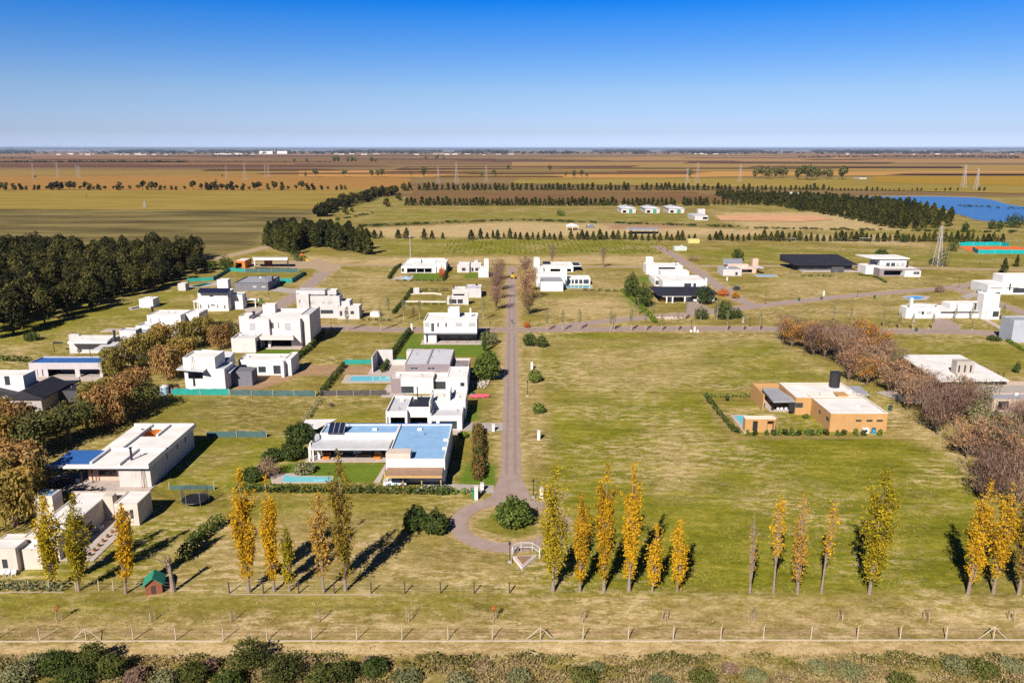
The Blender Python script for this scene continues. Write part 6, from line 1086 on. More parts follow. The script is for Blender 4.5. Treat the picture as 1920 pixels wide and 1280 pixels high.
for i, (px, py, hh, k, lm) in enumerate(RIGHT):
    ds = 'leafless purple brown tree' if lm is None else 'tree with orange-yellow leaves' if lm is orangeleaf else 'grey-green leaved tree' if lm is sage_m else 'half bare tree with copper leaves'; z = 'above the ochre house' if px < 1600 and py < 700 else 'beside the brick house' if py < 760 else 'below the brick house' if py < 880 else 'at the right edge'
    stdtree('autumn_tree' if lm else 'bare_tree', px, py, hh, bt(k, lm), f'{ds} {z}, {ordinal(sd.index((px, py, hh, k, lm))+1, len(sd))}', 'tree', 'bare and copper trees in the right tree line', wf=1.0 if hh > 60 else 1.15)
AV = [(936, 525, 38, 0, None, 'l'), (934, 545, 44, 0, None, 'l'), (932, 562, 42, 3, copper_m, 'l'), (930, 582, 44, 1, copper_m, 'l'), (985, 515, 34, 0, None, 'r'), (986, 548, 46, 4, copper_m, 'r'), (989, 562, 50, 2, copper_m, 'r'), (990, 590, 48, 2, rust_m, 'r')]
for i, (px, py, hh, k, lm, sd_) in enumerate(AV): stdtree('avenue_tree', px, py, hh, bt(k, lm), f'{"leafless" if lm is None else "copper brown"} tree {("left" if sd_=="l" else "right")} of the upper avenue, {ORD[i%4+1]} from the far end', 'tree', 'brown trees flanking the upper avenue', wf=.95)
# saplings with white trunks
def sapling(H=8.5):
    T, Cn = MB(), MB(); T.tube([(0, 0, -.1), (.05, 0, H*.5), (0, 0, H*.95)], [.13, .09, .03], 6)
    for i in range(12): a = RNG.uniform(0, 6.3); z = H*RNG.uniform(.25, .85); limb(T, (0, 0, z), (.5*cos(a), .5*sin(a), z+H*.15), .035, .01, 2, .05, 3)
    P, u = ell(330, (0, 0, H*.62), (.75, .75, H*.36), .3); Cn.leaves(P, u+RNG.normal(size=u.shape), .13, 2.2); return T.mesh('trunk', barkpale), Cn.mesh('crown', sage_m)
SAPM = [sapling() for _ in range(3)]
SAP = [(714, 620, 52), (728, 601, 50), (757, 600, 42), (787, 600, 44), (845, 585, 34), (906, 600, 44), (1025, 621, 42), (1055, 621, 44), (1086, 619, 44), (1145, 621, 42), (1152, 619, 36), (1183, 621, 46), (1196, 590, 30), (1210, 621, 40), (1225, 600, 34), (1240, 621, 36), (1270, 621, 36), (1284, 600, 40), (1314, 600, 34), (1344, 600, 44), (1363, 621, 40), (1393, 621, 36), (1424, 621, 40), (1563, 604, 34), (1595, 604, 30), (1656, 614, 36), (1685, 618, 36), (1710, 618, 34), (1748, 618, 34), (1791, 600, 32), (1822, 600, 34), (1880, 600, 32), (652, 620, 50), (678, 585, 30)]
ss = sorted(SAP)
for i, (px, py, hh) in enumerate(SAP):
    k = i % 3; stdtree('young_tree', px, py, hh, [('trunk', SAPM[k][0]), ('crown', SAPM[k][1])], f'thin white trunked young tree along the cross road, {ordinal(ss.index((px, py, hh))+1, len(ss))}', 'sapling', 'young trees along the cross road', H0=8.5)
for px, py, hh, lb in ((1035, 500, 40, 'bare poplar sapling behind the towered bungalow'), (1131, 502, 38, 'thin tree casting a shadow across the dirt road'), (775, 602, 26, 'thin twiggy tree near the white garden wall')): stdtree('young_tree', px, py, hh, bt(1, sage_m if False else copper_m)[:2], lb, 'tree', None, wf=.45)
# green and evergreen garden trees
GT = [(962, 992, 76, 58, shrub_m, 'round light green shrub on the turning circle island', 2600, .3), (777, 1000, 46, 56, dshrub_m, 'dark green bush with hollow crown left of the turning circle', 1500, .32), (815, 1005, 56, 46, dshrub_m, 'dark spreading bush nearest the turning circle', 1500, .32),
      (913, 716, 52, 56, shrub_m, 'large round green willow beside the mauve white house', 2600, .35), (916, 648, 34, 28, sage_m, 'grey-green tree by the crossroads house', 900, .3), (908, 660, 8, 40, dshrub_m, 'narrow dark cypress right of the bright lawn', 400, .3),
      (993, 650, 26, 26, dshrub_m, 'rounded dark shrub at the crossroads corner', 700, .3), (1016, 652, 26, 22, dshrub_m, 'smaller dark shrub right of the crossroads shrub', 600, .3), (1003, 718, 28, 26, shrub_m, 'round green bush beside the main road', 800, .3), (1010, 776, 26, 20, shrub_m, 'low green bush below the white utility pillar', 600, .28),
      (1316, 600, 28, 24, dshrub_m, 'round dark shrub before the black hipped roof house', 600, .35), (1361, 600, 40, 34, dshrub_m, 'large dark round shrub right of the hipped roof house', 900, .4), (1383, 598, 24, 20, dshrub_m, 'small dark shrub right of the large dark one', 400, .35), (1643, 549, 0, 0, None, '', 0, 0),
      (1764, 549, 18, 13, twigdark, 'dark purple round shrub at the road fork', 300, .35), (1185, 560, 30, 50, dshrub_m, 'tall dark garden tree left of the hipped roof house', 1500, .4), (1208, 577, 34, 44, dshrub_m, 'dense dark garden tree near the hedge corner', 1500, .4), (1323, 572, 34, 36, dshrub_m, 'shady tree leaning over the carport', 900, .4),
      (1385, 490, 24, 24, dshrub_m, 'green tree behind the pink walled house', 500, .5), (1052, 405, 16, 12, shrub_m, 'single round tree on the pasture', 200, .8), (1655, 484, 26, 18, dshrub_m, 'tree behind the raised roof block', 500, .5), (1772, 500, 22, 36, sage_m, 'round tree at the foot of the pylon', 800, .4), (1752, 497, 16, 14, dshrub_m, 'dark bush under the pylon', 300, .4),
      (1790, 472, 20, 26, dshrub_m, 'dark tree left of the clay courts', 400, .5), (1722, 464, 0, 0, None, '', 0, 0), (388, 508, 34, 22, dshrub_m, 'dark shrub clump at the wood corner', 700, .5), (422, 508, 28, 28, dshrub_m, 'dark tree beside the orange lodge', 700, .5), (1908, 428, 36, 26, dshrub_m, 'big dark bush on the lake shore at right', 600, .8), (1812, 432, 12, 14, dshrub_m, 'shore tree left of the pair', 200, .8), (1862, 430, 14, 18, dshrub_m, 'shore tree of the right pair', 250, .8), (1876, 430, 12, 16, dshrub_m, 'shore tree beside the big bush', 250, .8),
      (828, 522, 14, 22, redleaf, 'bright orange red tree in the porch bungalow garden', 500, .35), (988, 615, 12, 12, redleaf, 'tiny orange red tree at the crossroads', 260, .25), (1358, 556, 24, 14, redleaf, 'red shrub bed by the diagonal road', 400, .35), (1380, 560, 16, 14, orangeleaf, 'yellow orange shrub by the diagonal road', 300, .35), (1242, 566, 10, 10, orangeleaf, 'yellow shrub at the hipped roof house corner', 160, .3),
      (468, 738+40, 0, 0, None, '', 0, 0), (500, 900, 44, 46, twig_m, 'leafless grey round shrub left of the pool', 1300, .16), (545, 865, 56, 36, dshrub_m, 'dark mixed shrubs at the porch corner', 1500, .34), (560, 833, 64, 36, dshrub_m, 'tall dark shrubs behind the stone grill', 1600, .36), (508, 868, 40, 26, dshrub_m, 'dark shrub between pool and garden', 900, .34), (470, 905, 50, 26, dshrub_m, 'low dark shrub at the hedge end', 900, .34), (568, 890, 44, 20, sage_m, 'pale sprawling shrub beside the porch', 700, .3),
      (868, 822, 20, 12, lime_m, 'small green tree at the blue roof corner', 300, .3), (1506, 770, 12, 30, lime_m, 'slim green tree in the ochre house courtyard', 420, .28), (1512, 785, 14, 9, shrub_m, 'low round shrub by the ochre house', 160, .22), (118, 735, 18, 20, shrub_m, 'palm like shrub by the black carport', 300, .4), (150, 662, 12, 12, dshrub_m, 'small dark tree at the blue pool corner', 200, .3), (462, 850+2, 0, 0, None, '', 0, 0),
      (1868, 640, 26, 10, dshrub_m, 'low dark hedge clump by the blue grey house', 400, .3), (1908, 700, 12, 22, dshrub_m, 'dark hedge end at the right edge', 300, .3), (1890, 632, 8, 8, orangeleaf, 'yellow bush beside the carport', 120, .25), (60, 665-30, 0, 0, None, '', 0, 0), (55, 640, 30, 16, dshrub_m, 'shrub where the wood meets the dry lawn', 400, .4), (620, 765-2, 10, 9, twig_m, 'small dead shrub alone on the lawn', 120, .15), (1845, 800, 44, 40, sage_m, 'grey green bush at the beige house', 900, .35), (1880, 850-8, 50, 50, sage_m, 'olive shrub below the beige house', 1000, .35), (1698, 455, 18, 16, dshrub_m, 'dark tree behind the football goal', 300, .6), (562, 490, 26, 10, dshrub_m, 'clipped hedge block by the entrance canopy', 400, .35), (555, 483, 26, 12, dshrub_m, 'dark bush beside the climbing frame', 300, .4), (1286, 494, 0, 0, None, '', 0, 0), (1300, 490, 24, 12, twig_m, 'grey brush pile in the upper field', 300, .3)]
for px, py, w, hh, m, lb, n, lf in GT:
    if m is None: continue
    shrub_thing('shrub', px, py, w, hh, m, lb, 'shrub' if hh < 30 else 'tree', None, n, lf)
# bottom bushes
BB = [(130, 1300, 90, 44, dshrub_m), (250, 1285, 50, 30, twigdark), (60, 1255, 44, 26, sage_m), (390, 1262, 40, 24, twigdark), (575, 1255, 40, 20, dry_m), (700, 1270, 60, 30, dshrub_m), (690, 1250, 30, 16, twig_m), (905, 1262, 36, 22, dry_m), (975, 1285, 50, 30, sage_m), (1180, 1285, 40, 26, twigdark), (1370, 1262, 30, 18, twig_m), (1470, 1295, 50, 30, dry_m), (1600, 1275, 60, 30, sage_m), (1660, 1258, 36, 20, dshrub_m), (1755, 1285, 50, 36, dshrub_m), (1905, 1260, 44, 24, sage_m), (1890, 1300, 60, 40, twigdark), (95, 1268, 70, 46, dshrub_m), (165, 1262, 70, 56, shrub_m), (205, 1275, 60, 50, shrub_m), (25, 1290, 80, 44, sage_m), (462, 1262, 84, 62, shrub_m), (355, 1290, 70, 46, shrub_m), (525, 1290, 90, 60, shrub_m), (600, 1292, 70, 44, shrub_m), (645, 1280, 60, 34, shrub_m), (420, 1305, 70, 44, dshrub_m), (1096, 1290, 54, 46, shrub_m), (1322, 1292, 56, 40, shrub_m), (300, 1300, 60, 40, sage_m), (1120, 1262, 30, 20, sage_m), (1240, 1300, 50, 40, sage_m), (1800, 1262, 50, 34, sage_m), (1852, 1272, 60, 34, shrub_m), (1540, 1262, 40, 26, sage_m), (1700, 1300, 60, 40, shrub_m), (1420, 1280, 44, 26, sage_m), (760, 1290, 60, 34, sage_m), (860, 1300, 60, 40, sage_m)]
bush_m = leaf_mat('ditch_bush_leaves', [(.02, .028, .007), (.06, .072, .015), (.12, .13, .028), (.17, .17, .05)], .1, .4)
BB = [(a, b, c, d, bush_m if m in (shrub_m,) else m) for a, b, c, d, m in BB if not (a > 760 and m in (twigdark, dshrub_m))]
sb = sorted(b[0] for b in BB)
for px, py, w, hh, m in BB:
    if px > 720: hh *= .72; w *= 1.15
    shrub_thing('bush', px, py, w, hh, m, f'{"green" if m is bush_m else "dark green" if m is dshrub_m else "grey green" if m is sage_m else "dry brown"} bush in the lower ditch, {ordinal(sb.index(px)+1, len(sb))}', 'bush', 'bushes in the lower ditch', 2200 if px < 720 else 1100, .15)
# weeds in the ditch and along the track
mb = MB(); P, A = [], []
for i in range(34000):
    px = random.uniform(-40, 1960); py = 1229 + random.random()**.8*70; x, y = G(px, py); g_ = sin(x*.9)*sin(y*1.3+x*.2) + sin(x*.31+2)*.6
    if g_ + random.gauss(0, .35) > -.1: P.append((x, y, random.uniform(.03, .45)))
P = np.array(P); mb.leaves(P, unit(len(P)) + np.array((0, -.5, .4)), .13, 2.2); tag(mb.build('ditch_weeds', dry_m), 'tangle of dry and green weeds filling the ditch at the bottom', 'weeds', kind='stuff')
mb = MB(); P = []
for i in range(22000):
    px = random.uniform(-40, 1960); py = random.choice((1231 + random.random()*60, 1230 + random.random()**2*40)); x, y = G(px, py)
    cl = sin(x*.35+1)*sin(y*.9+x*.1) + .5*sin(x*1.1)*sin(y*2.1) + random.gauss(0, .2)
    if cl > .1: P.append((x, y, random.uniform(.03, .2 + .8*min(1, cl))))
P = np.array(P); mb.leaves(P, unit(len(P)) + np.array((0, -.4, .4)), .15, 1.8); tag(mb.build('ditch_greenery', leaf_mat('ditch_green_leaves', [(.04, .045, .012), (.10, .10, .022), (.20, .175, .05), (.32, .25, .11)], .15, .1, .5)), 'patches of green weeds among the dry ones in the ditch', 'weeds', kind='stuff')
# grass tufts over the near verge
mb = MB(); P = []
for i in range(3500):
    px = random.uniform(-40, 1960); py = 1115 + random.random()*112; x, y = G(px, py)
    if sin(x*.7+y*.5)*sin(y*1.7-x*.13) > .25 or random.random() < .15: P.append((x, y, .05))
P = np.array(P); mb.leaves(P, unit(len(P)) + np.array((0, -.3, 1.6)), .15, 1.6, axis=(0, 0, 1)); tag(mb.build('grass_tufts', leaf_mat('straw_tuft_blades', [(.22, .17, .06), (.34, .27, .11), (.46, .38, .18)], .2, .1, .3)), 'dry grass tufts on the verge between the two lower fences', 'grass', kind='stuff')
mb = MB(); P = []
for i in range(16000):
    px = random.uniform(990, 1860); py = random.uniform(830, 1110); x, y = G(px, py); 
    if sin(x*.35+y*.2)*sin(y*.5-x*.1) + random.gauss(0, .4) > .35: P.append((x, y, .08))
P = np.array(P); mb.leaves(P, unit(len(P)) + np.array((0, -.2, .9)), .2, 1.3, axis=(0, 0, 1)); tag(mb.build('field_tufts', leaf_mat('field_tuft_blades', [(.10, .11, .02), (.2, .19, .04), (.34, .28, .10)], .2, .1, .3)), 'grass tufts across the large mown field', 'grass', kind='stuff')

# ------------------------------------------------------------------ hedges
def hedge(name, pts, w, h, m, label, n_per=26, leaf=.3, cat='hedge', gap=0):
    P = [np.array(G(*p)) for p in pts]; c = P[0]; mb = MB(); L = smooth_line(P, 1.0) if len(P) > 2 else [P[0] + (P[1]-P[0])*t for t in np.linspace(0, 1, max(2, int(np.linalg.norm(P[1]-P[0]))))]
    for i, q in enumerate(L):
        if gap and (i % gap) == 0: continue
        s = RNG.uniform(.8, 1.15); p, u = ell(n_per, (q[0], q[1], h*.48), (max(.75, w*.5)*s, max(.75, w*.5)*s, h*.52*s), .7); p[:, 2] = np.maximum(p[:, 2], .04); mb.leaves(p, u + RNG.normal(size=u.shape)*.5, leaf, 1.1)
    r = empty(name, (float(c[0]), float(c[1]), 0), label, cat); o = mb.build('foliage', m, r, (float(c[0]), float(c[1]), 0)); sb_ = MB()
    for q in L[::3]: sb_.cyl(q[0], q[1], 0, h*.4, .04, n=4)
    sb_.build('stem', bark, r, (float(c[0]), float(c[1]), 0)); return r
hedge('hedge', [(450, 922), (700, 924), (840, 926)], 1.8, 1.7, dshrub_m, 'dark clipped hedge below the pool and carport', 60)
hedge('hedge', [(852, 925), (890, 925)], 1.8, 1.1, lime_m, 'low bright hedge beside the driveway entrance', 50)
hedge('hedge', [(896, 900), (897, 850), (896, 812)], 2.6, 2.7, leaf_mat('mixed_hedge_leaves', [(.04, .05, .012), (.09, .10, .02), (.20, .09, .03), (.14, .06, .03)], .1, .1, .4), 'tall dark reddish hedge row right of the blue roofed house', 110)
hedge('hedge', [(718, 698), (745, 655), (768, 624)], 1.6, 2.2, dshrub_m, 'dark hedge left of the bright lawn', 60)
hedge('hedge', [(548, 680), (580, 655), (605, 628)], 1.6, 2.0, dshrub_m, 'dark hedge right of the big two-storey garden', 60)
hedge('hedge', [(602, 742), (622, 715), (644, 688)], .9, 1.8, dshrub_m, 'black netted hedge beside the turquoise pool garden', 36)
hedge('hedge', [(555, 812), (575, 785), (600, 752)], 1.0, 1.3, sage_m, 'ragged low hedge along the empty lawn', 22, .26, gap=4)
hedge('hedge', [(1168, 548), (1200, 575), (1228, 605)], 2.0, 1.8, lime_m, 'long bright green hedge beside the dry lot', 60)
hedge('hedge', [(729, 523), (742, 505), (752, 499)], 1.6, 1.8, dshrub_m, 'hedge on the left side of the porch bungalow pool', 60); hedge('hedge', [(740, 527), (832, 527)], 1.3, .9, dshrub_m, 'low clipped hedge in front of the porch bungalow', 30, gap=3); hedge('hedge', [(832, 526), (840, 500)], 1.4, 2.0, dshrub_m, 'hedge on the right side of the porch bungalow', 60)
hedge('hedge', [(738, 588), (760, 562), (772, 545)], 1.3, 1.5, dshrub_m, 'hedge beside the curving garden wall', 40); hedge('hedge', [(786, 547), (838, 546)], 1.3, 1.6, dshrub_m, 'hedge behind the curving garden wall', 30, gap=4)
hedge('hedge', [(675, 601), (730, 601)], .9, .9, dshrub_m, 'row of small clipped bushes by the garden shed', 26, gap=2); hedge('hedge', [(1090, 545), (1165, 547)], 1.2, 1.2, dshrub_m, 'row of little round bushes below the glazed gallery', 30, gap=3); hedge('hedge', [(760, 571), (838, 571)], .9, .9, dshrub_m, 'low sparse hedge in front of the terrace garden', 24, gap=3)
hedge('hedge', [(345, 1052), (372, 1015), (412, 985)], 2.2, 2.2, dshrub_m, 'dark diagonal hedge right of the cream house lawn', 70); hedge('hedge', [(0, 1105), (110, 1107)], 1.2, 1.6, sage_m, 'grey green hedge at the foot of the left poplars', 40); hedge('hedge', [(0, 676), (52, 678)], 2, 1.8, dshrub_m, 'dark hedge left of the lilac grey house', 60)
hedge('hedge', [(1330, 745), (1440, 742)], 1.2, 1.1, shrub_m, 'back hedge of the ochre house garden', 30); hedge('hedge', [(1322, 742), (1345, 772), (1376, 808)], 1.0, 1.3, dshrub_m, 'side hedge of the ochre house garden', 30, gap=4)
hedge('hedge', [(1380, 496), (1480, 512), (1490, 520)], 1.0, .8, sage_m, 'thin hedge left of the long black house', 20, gap=3) if False else None
hedge('hedge', [(1890, 640), (1915, 655), (1950, 670)], 1.6, 1.0, lime_m, 'yellow green hedge below the blue grey house', 50); hedge('hedge', [(1500, 518), (1560, 519)], 1.3, 1.1, dshrub_m, 'planting in front of the long black house', 30, gap=3); hedge('hedge', [(1612, 517), (1640, 520), (1660, 530)], 1.2, 1.0, dshrub_m, 'planting left of the raised roof house', 30)
hedge('hedge', [(480, 504), (545, 506)], 1.5, 1.0, dshrub_m, 'clipped hedge in front of the entrance canopy', 40); hedge('hedge', [(1220, 528), (1242, 533)], 1.0, 1.6, dshrub_m, 'dark hedge left of the large white house', 40)
# shrubs round the ochre house garden
sx = [1383, 1402, 1414, 1437, 1450, 1462, 1473, 1484, 1497, 1512, 1521, 1535, 1549, 1570, 1581, 1604, 1618, 1650]
gm = [blob_mesh('foliage', 1.8, 1.7, 190, dshrub_m, .26, 6, .0, False), blob_mesh('foliage', 1.8, 1.4, 150, shrub_m, .26, 5, .0, False)]
for i, px in enumerate(sx): X, Y = G(px, 816 if i else 812); s = random.uniform(.75, 1.15); place_mesh('garden_shrub', gm[i % 2], X, Y, s, i, f'small round shrub on the ochre garden border, {ordinal(i+1, len(sx))}', 'shrub', 'small shrubs along the ochre garden border')
# ------------------------------------------------------------------ fences
concp = mat('concrete_post', (.55, .46, .36), .9, .1, 2); postw = mat('dark_wood_post', (.09, .07, .055), .9, .1, 2); wire_m = mat('thin_wire', (.32, .29, .25), .6, .1, 2, .3); plinth_m = mat('concrete_plinth', (.46, .38, .30), .9, .12, .8, stain=(.38, .31, .24))
root = empty('chain_fence', (*G(960, 1199), 0), 'long wire fence on pale concrete posts and plinth across the bottom', 'fence'); o_ = tuple(root.location)
fx = [-12, 75, 162, 250, 330, 419, 501, 585, 669, 754, 840, 923, 1013, 1093, 1178, 1262, 1351, 1431, 1520, 1607, 1687, 1773, 1862, 1950]
yl = lambda px: 1201 - px*.0012
pts = []
for px in fx:
    x, y = G(px, yl(px)); H = 2.25; pts.append((x, y)); m = MB(); m.tube([(x, y, -.1), (x+.02, y, H*.8), (x+.03, y-.06, H*.9), (x+.05, y-.26, H)], [.075, .07, .065, .05], 5)
    m.build('post', concp, root, o_)
    if px in (162, 1013, 1862):
        for s_ in (-1, 1): m = MB(); m.tube([(x+.05*s_, y+.03, H*.78), (x+1.75*s_, y+.15, .05)], [.055, .055], 5); m.build('brace', concp, root, o_)
m = MB()
for i in range(len(pts)-1):
    a, b = pts[i], pts[i+1]
    for z in (.35, .9, 1.45, 1.95): m.tube([(a[0], a[1]-.06, z), (b[0], b[1]-.06, z)], [.008, .008], 3)
m.build('wire', wire_m, root, o_)
for i in range(len(pts)-1):
    if i == 5: continue
    a, b = pts[i], pts[i+1]; m = MB(); j = random.uniform(-.06, .06); m.prism([(a[0]+.02, a[1]-.22+j), (b[0]-.02, b[1]-.22+j), (b[0]-.02, b[1]-.06+j), (a[0]+.02, a[1]-.06+j)], 0, .14); m.build('plinth', plinth_m, root, o_)
def fence(name, label, pts_px, h, pm, pr=.07, panel_m=None, ph=None, wires=0, name_panel='netting', step=None, posts=None):
    P = [G(*p) for p in pts_px]; r = empty(name, (*P[0], 0), label, 'fence'); o = (*P[0], 0.0)
    Q = posts and [G(*p) for p in posts] or []
    if step:
        for a, b in zip(P[:-1], P[1:]):
            n = max(1, int(sqrt((a[0]-b[0])**2+(a[1]-b[1])**2)/step)); Q += [(a[0]+(b[0]-a[0])*i/n, a[1]+(b[1]-a[1])*i/n) for i in range(n)]
        Q.append(P[-1])
    for x, y in Q[:95]: m = MB(); m.cyl(x, y, -.05, h*random.uniform(.96, 1.03), pr, n=6); m.build('post', pm, r, o)
    if panel_m:
        m = MB()
        for a, b in zip(P[:-1], P[1:]):
            L = sqrt((a[0]-b[0])**2+(a[1]-b[1])**2); n = max(1, int(L/1.2)); nx_, ny_ = (b[1]-a[1])/L, -(b[0]-a[0])/L; pr_ = None
            for i in range(n+1):
                t = i/n; w = random.uniform(-.07, .07); z1 = (ph or h)*random.uniform(.82, 1.0); q = (a[0]+(b[0]-a[0])*t+nx_*(w-.1), a[1]+(b[1]-a[1])*t+ny_*(w-.1), z1)
                if pr_: m.quad((pr_[0], pr_[1], .02), (q[0], q[1], .02), q, pr_); m.quad((q[0]+nx_*-.03, q[1]+ny_*-.03, .02), (pr_[0]+nx_*-.03, pr_[1]+ny_*-.03, .02), (pr_[0]+nx_*-.03, pr_[1]+ny_*-.03, pr_[2]), (q[0]+nx_*-.03, q[1]+ny_*-.03, q[2]))
                pr_ = q
        m.build(name_panel, panel_m, r, o)
    if wires:
        m = MB()
        for a, b in zip(P[:-1], P[1:]):
            for k in range(wires): z = h*(k+1)/(wires+.6); m.tube([(*a, z), (*b, z)], [.012, .012], 3)
        m.build('wire', wire_m, r, o)
    return r
fence('post_fence', 'dark wooden post and wire fence between the poplars and turning circle', [(330, 1112), (430, 1112), (955, 1112)], 1.75, postw, .1, wires=3, posts=[(x, 1112) for x in (430, 494, 560, 627, 696, 759, 826, 889, 955)])
fence('post_fence', 'grey post and wire fence before the cream house poplars', [(0, 1106), (330, 1109)], 1.7, concp, .06, wires=3, posts=[(x, 1107) for x in (55, 93, 143, 186, 213, 300)])
m = MB(); 
for a, b in (((430, 1114.5), (720, 1114.5)), ((0, 1110), (120, 1110))): m = ribbon([G(*a), G(*b)], .25, .05, m, .03)
tag(m.build('kerb_strip', plinth_m), kind='structure')
fence('netting_fence', 'bright teal netting fence below the metal roofed house', [(322, 740), (430, 741)], 1.8, concp, .06, teal, step=6); fence('netting_fence', 'grey and teal netting fence continuing to the hedge corner', [(432, 741), (592, 743)], 1.6, concp, .06, tealg, step=5)
fence('netting_fence', 'dark shade net fence left of the black panel house', [(600, 742), (726, 741)], 1.5, concp, .05, shade, step=4); fence('netting_fence', 'faded blue green netting between the two left lawns', [(388, 820), (500, 820)], 1.5, concp, .05, tealg, step=5); fence('netting_fence', 'sagging blue green net behind the trampoline', [(318, 918), (402, 918)], 1.6, concp, .06, tealg, ph=.9, step=6)
fence('netting_fence', 'green netting fence behind the slate grey bungalow', [(352, 528), (400, 526), (430, 508), (460, 510)], 1.8, concp, .05, teal, step=6); fence('netting_fence', 'long grey green screen in front of the entrance hedge', [(460, 511), (560, 511)], 2.2, concp, .05, tealg, step=6); fence('netting_fence', 'green tarpaulin fence right of the slate grey bungalow', [(510, 530), (548, 530), (570, 516), (568, 511)], 2.2, concp, .05, teal, step=5)
fence('netting_fence', 'green netting at the back of the barbecue garden', [(645, 683), (700, 682), (757, 681)], 1.5, concp, .05, teal, step=5); fence('wire_fence', 'thin rail fence along the long white house plot', [(1628, 566), (1700, 588)], 1.2, wire_m, .04, wires=3, step=6); fence('wire_fence', 'wooden fence round the dry lawn of the raised roof house', [(1640, 525), (1690, 535), (1735, 534)], 1.0, postw, .05, wires=3, step=3)
fence('wire_fence', 'thin fence along the far straw strip behind the dirt road', [(690, 449.5), (1240, 450), (1700, 455)], 1.2, wire_m, .08, wires=2, step=18); fence('ball_fence', 'tall netted post fence beside the football pitch', [(1632, 462), (1745, 476)], 6, steel, .06, wires=4, step=12); fence('garden_wall', 'low white curving garden wall with hedge behind', [(768, 553), (790, 551), (812, 551), (828, 553)], .6, concp, .05, white, name_panel='wall_face', step=8)
fence('rail_fence', 'white rail fence in front of the terrace bungalow', [(757, 566), (836, 567)], 1.0, white, .05, white, ph=.5, name_panel='rails', step=3); fence('pool_fence', 'low dark fence round the black panel house plot corner', [(1405, 520), (1430, 521)], .8, postw, .04, wires=2, step=3) if False else None
# clay courts
for lb, pts in (('left clay court surface', [(1797, 462), (1905, 462), (1950, 469), (1960, 471), (1820, 472)]),): poly_sheet('clay_court', pts, .07, clay)
fence('court_screen', 'teal windscreen fence behind the clay courts', [(1798, 461), (1876, 460.5), (1892, 463)], 2.6, concp, .05, netteal, name_panel='windscreen', step=8); fence('court_screen', 'teal windscreen fence in front of the clay courts', [(1822, 470), (1834, 475.5), (1960, 476)], 2.6, concp, .05, netteal, name_panel='windscreen', step=8)
# football goals
def goal(px, py, w, lb):
    x, y = G(px, py); r = empty('football_goal', (x, y, 0), lb, 'goal'); m = MB(); m.tube([(-w/2, 0, 0), (-w/2, 0, 2.6), (w/2, 0, 2.6), (w/2, 0, 0)], [.09]*4, 6); m.build('goal_frame', plastic, r); m = MB()
    for i in range(9): xx = -w/2 + w*i/8; m.bar((xx, 0, 2.6), (xx, 1.6, .1), .012, 3)
    for i in range(4): m.bar((-w/2, i*.5, 2.6-i*.78), (w/2, i*.5, 2.6-i*.78), .012, 3)
    m.build('net', wire_m, r)
goal(1623, 453.5, 8.5, 'white football goal frame in front of the middle conifers'); goal(1484, 453.5, 5, 'small far football goal left of the white one')
# ------------------------------------------------------------------ pylons and masts
def lattice(px, py, topy, label, arms=3, w=None, m=galv, name='power_pylon', thick=.07):
    x, y = G(px, py); H = hgt(px, py, topy); w = w or H*.16; r = empty(name, (x, y, 0), label, 'pylon', rz=.35); B = MB(); n = 9; lv = [(H*i/n, w/2*(1-i/n)**1.15 + H*.012) for i in range(n+1)]
    for (z0, a), (z1, b) in zip(lv[:-1], lv[1:]):
        c0 = [(-a, -a), (a, -a), (a, a), (-a, a)]; c1 = [(-b, -b), (b, -b), (b, b), (-b, b)]
        for i in range(4):
            j = (i+1) % 4; B.bar((*c0[i], z0), (*c1[i], z1), thick*1.4, 4); B.bar((*c0[i], z0), (*c1[j], z1), thick*.7, 3); B.bar((*c0[j], z0), (*c1[i], z1), thick*.7, 3); B.bar((*c1[i], z1), (*c1[j], z1), thick*.7, 3)
    B.build('lattice', m, r)
    for i in range(arms):
        z = H*(.98-.13*i); L = H*(.085+.02*i); A_ = MB(); A_.bar((-L, 0, z), (L, 0, z), thick*.9); A_.bar((-L, 0, z), (0, 0, z+H*.035), thick*.6); A_.bar((L, 0, z), (0, 0, z+H*.035), thick*.6)
        for s_ in (-1, 1): A_.cyl(s_*L, 0, z-H*.035, z, thick*.8, n=5)
        A_.build('crossarm', m, r)
    return r
palem = mat('pale_pylon_steel', (.45, .41, .40), .5, .08, 1, .2)
lattice(1757, 499, 424, 'white lattice pylon beside the dirt road at right', 3, 3.2, palem, thick=.09); lattice(1806, 353, 309, 'large lattice pylon above the lake, left of the pair', 2, m=palem, thick=.13); lattice(1830, 357, 316, 'smaller lattice pylon above the lake, right of the pair', 2, m=palem, thick=.12)
PY = [(64, 337, 306), (109, 334, 304), (145, 332, 309), (150, 334, 311), (425, 336, 310), (460, 339, 303), (498, 334, 308), (504, 333, 309), (822, 345, 313), (856, 345, 305), (912, 342, 310), (1288, 352, 315), (1307, 348, 305), (1387, 343, 308)]
for i, (px, py, ty) in enumerate(PY): lattice(px, py, ty, f'faint distant power pylon, {ordinal(i+1, len(PY))} on the far plain', 2, m=palem, thick=.06 + .02*(i % 2)).__setitem__('group', 'distant power pylons')
lattice(272, 389, 376, 'short stubby lattice mast in the ochre field', 0, 3, palem, 'lattice_mast', .15)
x, y = G(770, 488); r = empty('telecom_mast', (x, y, 0), 'tall slim telecom mast behind the porch bungalow', 'mast'); H = hgt(770, 488, 425); m = MB(); m.cyl(0, 0, 0, H*.9, .32, .16, 8); m.build('mast_pole', palem, r); m = MB()
for i in range(6): a = i*pi/3; m.box(.35*cos(a)-.12, .35*sin(a)-.08, H*.68, .35*cos(a)+.12, .35*sin(a)+.08, H*.78)
m.cyl(0, 0, H*.9, H, .05, n=5); m.build('antenna', palem, r)
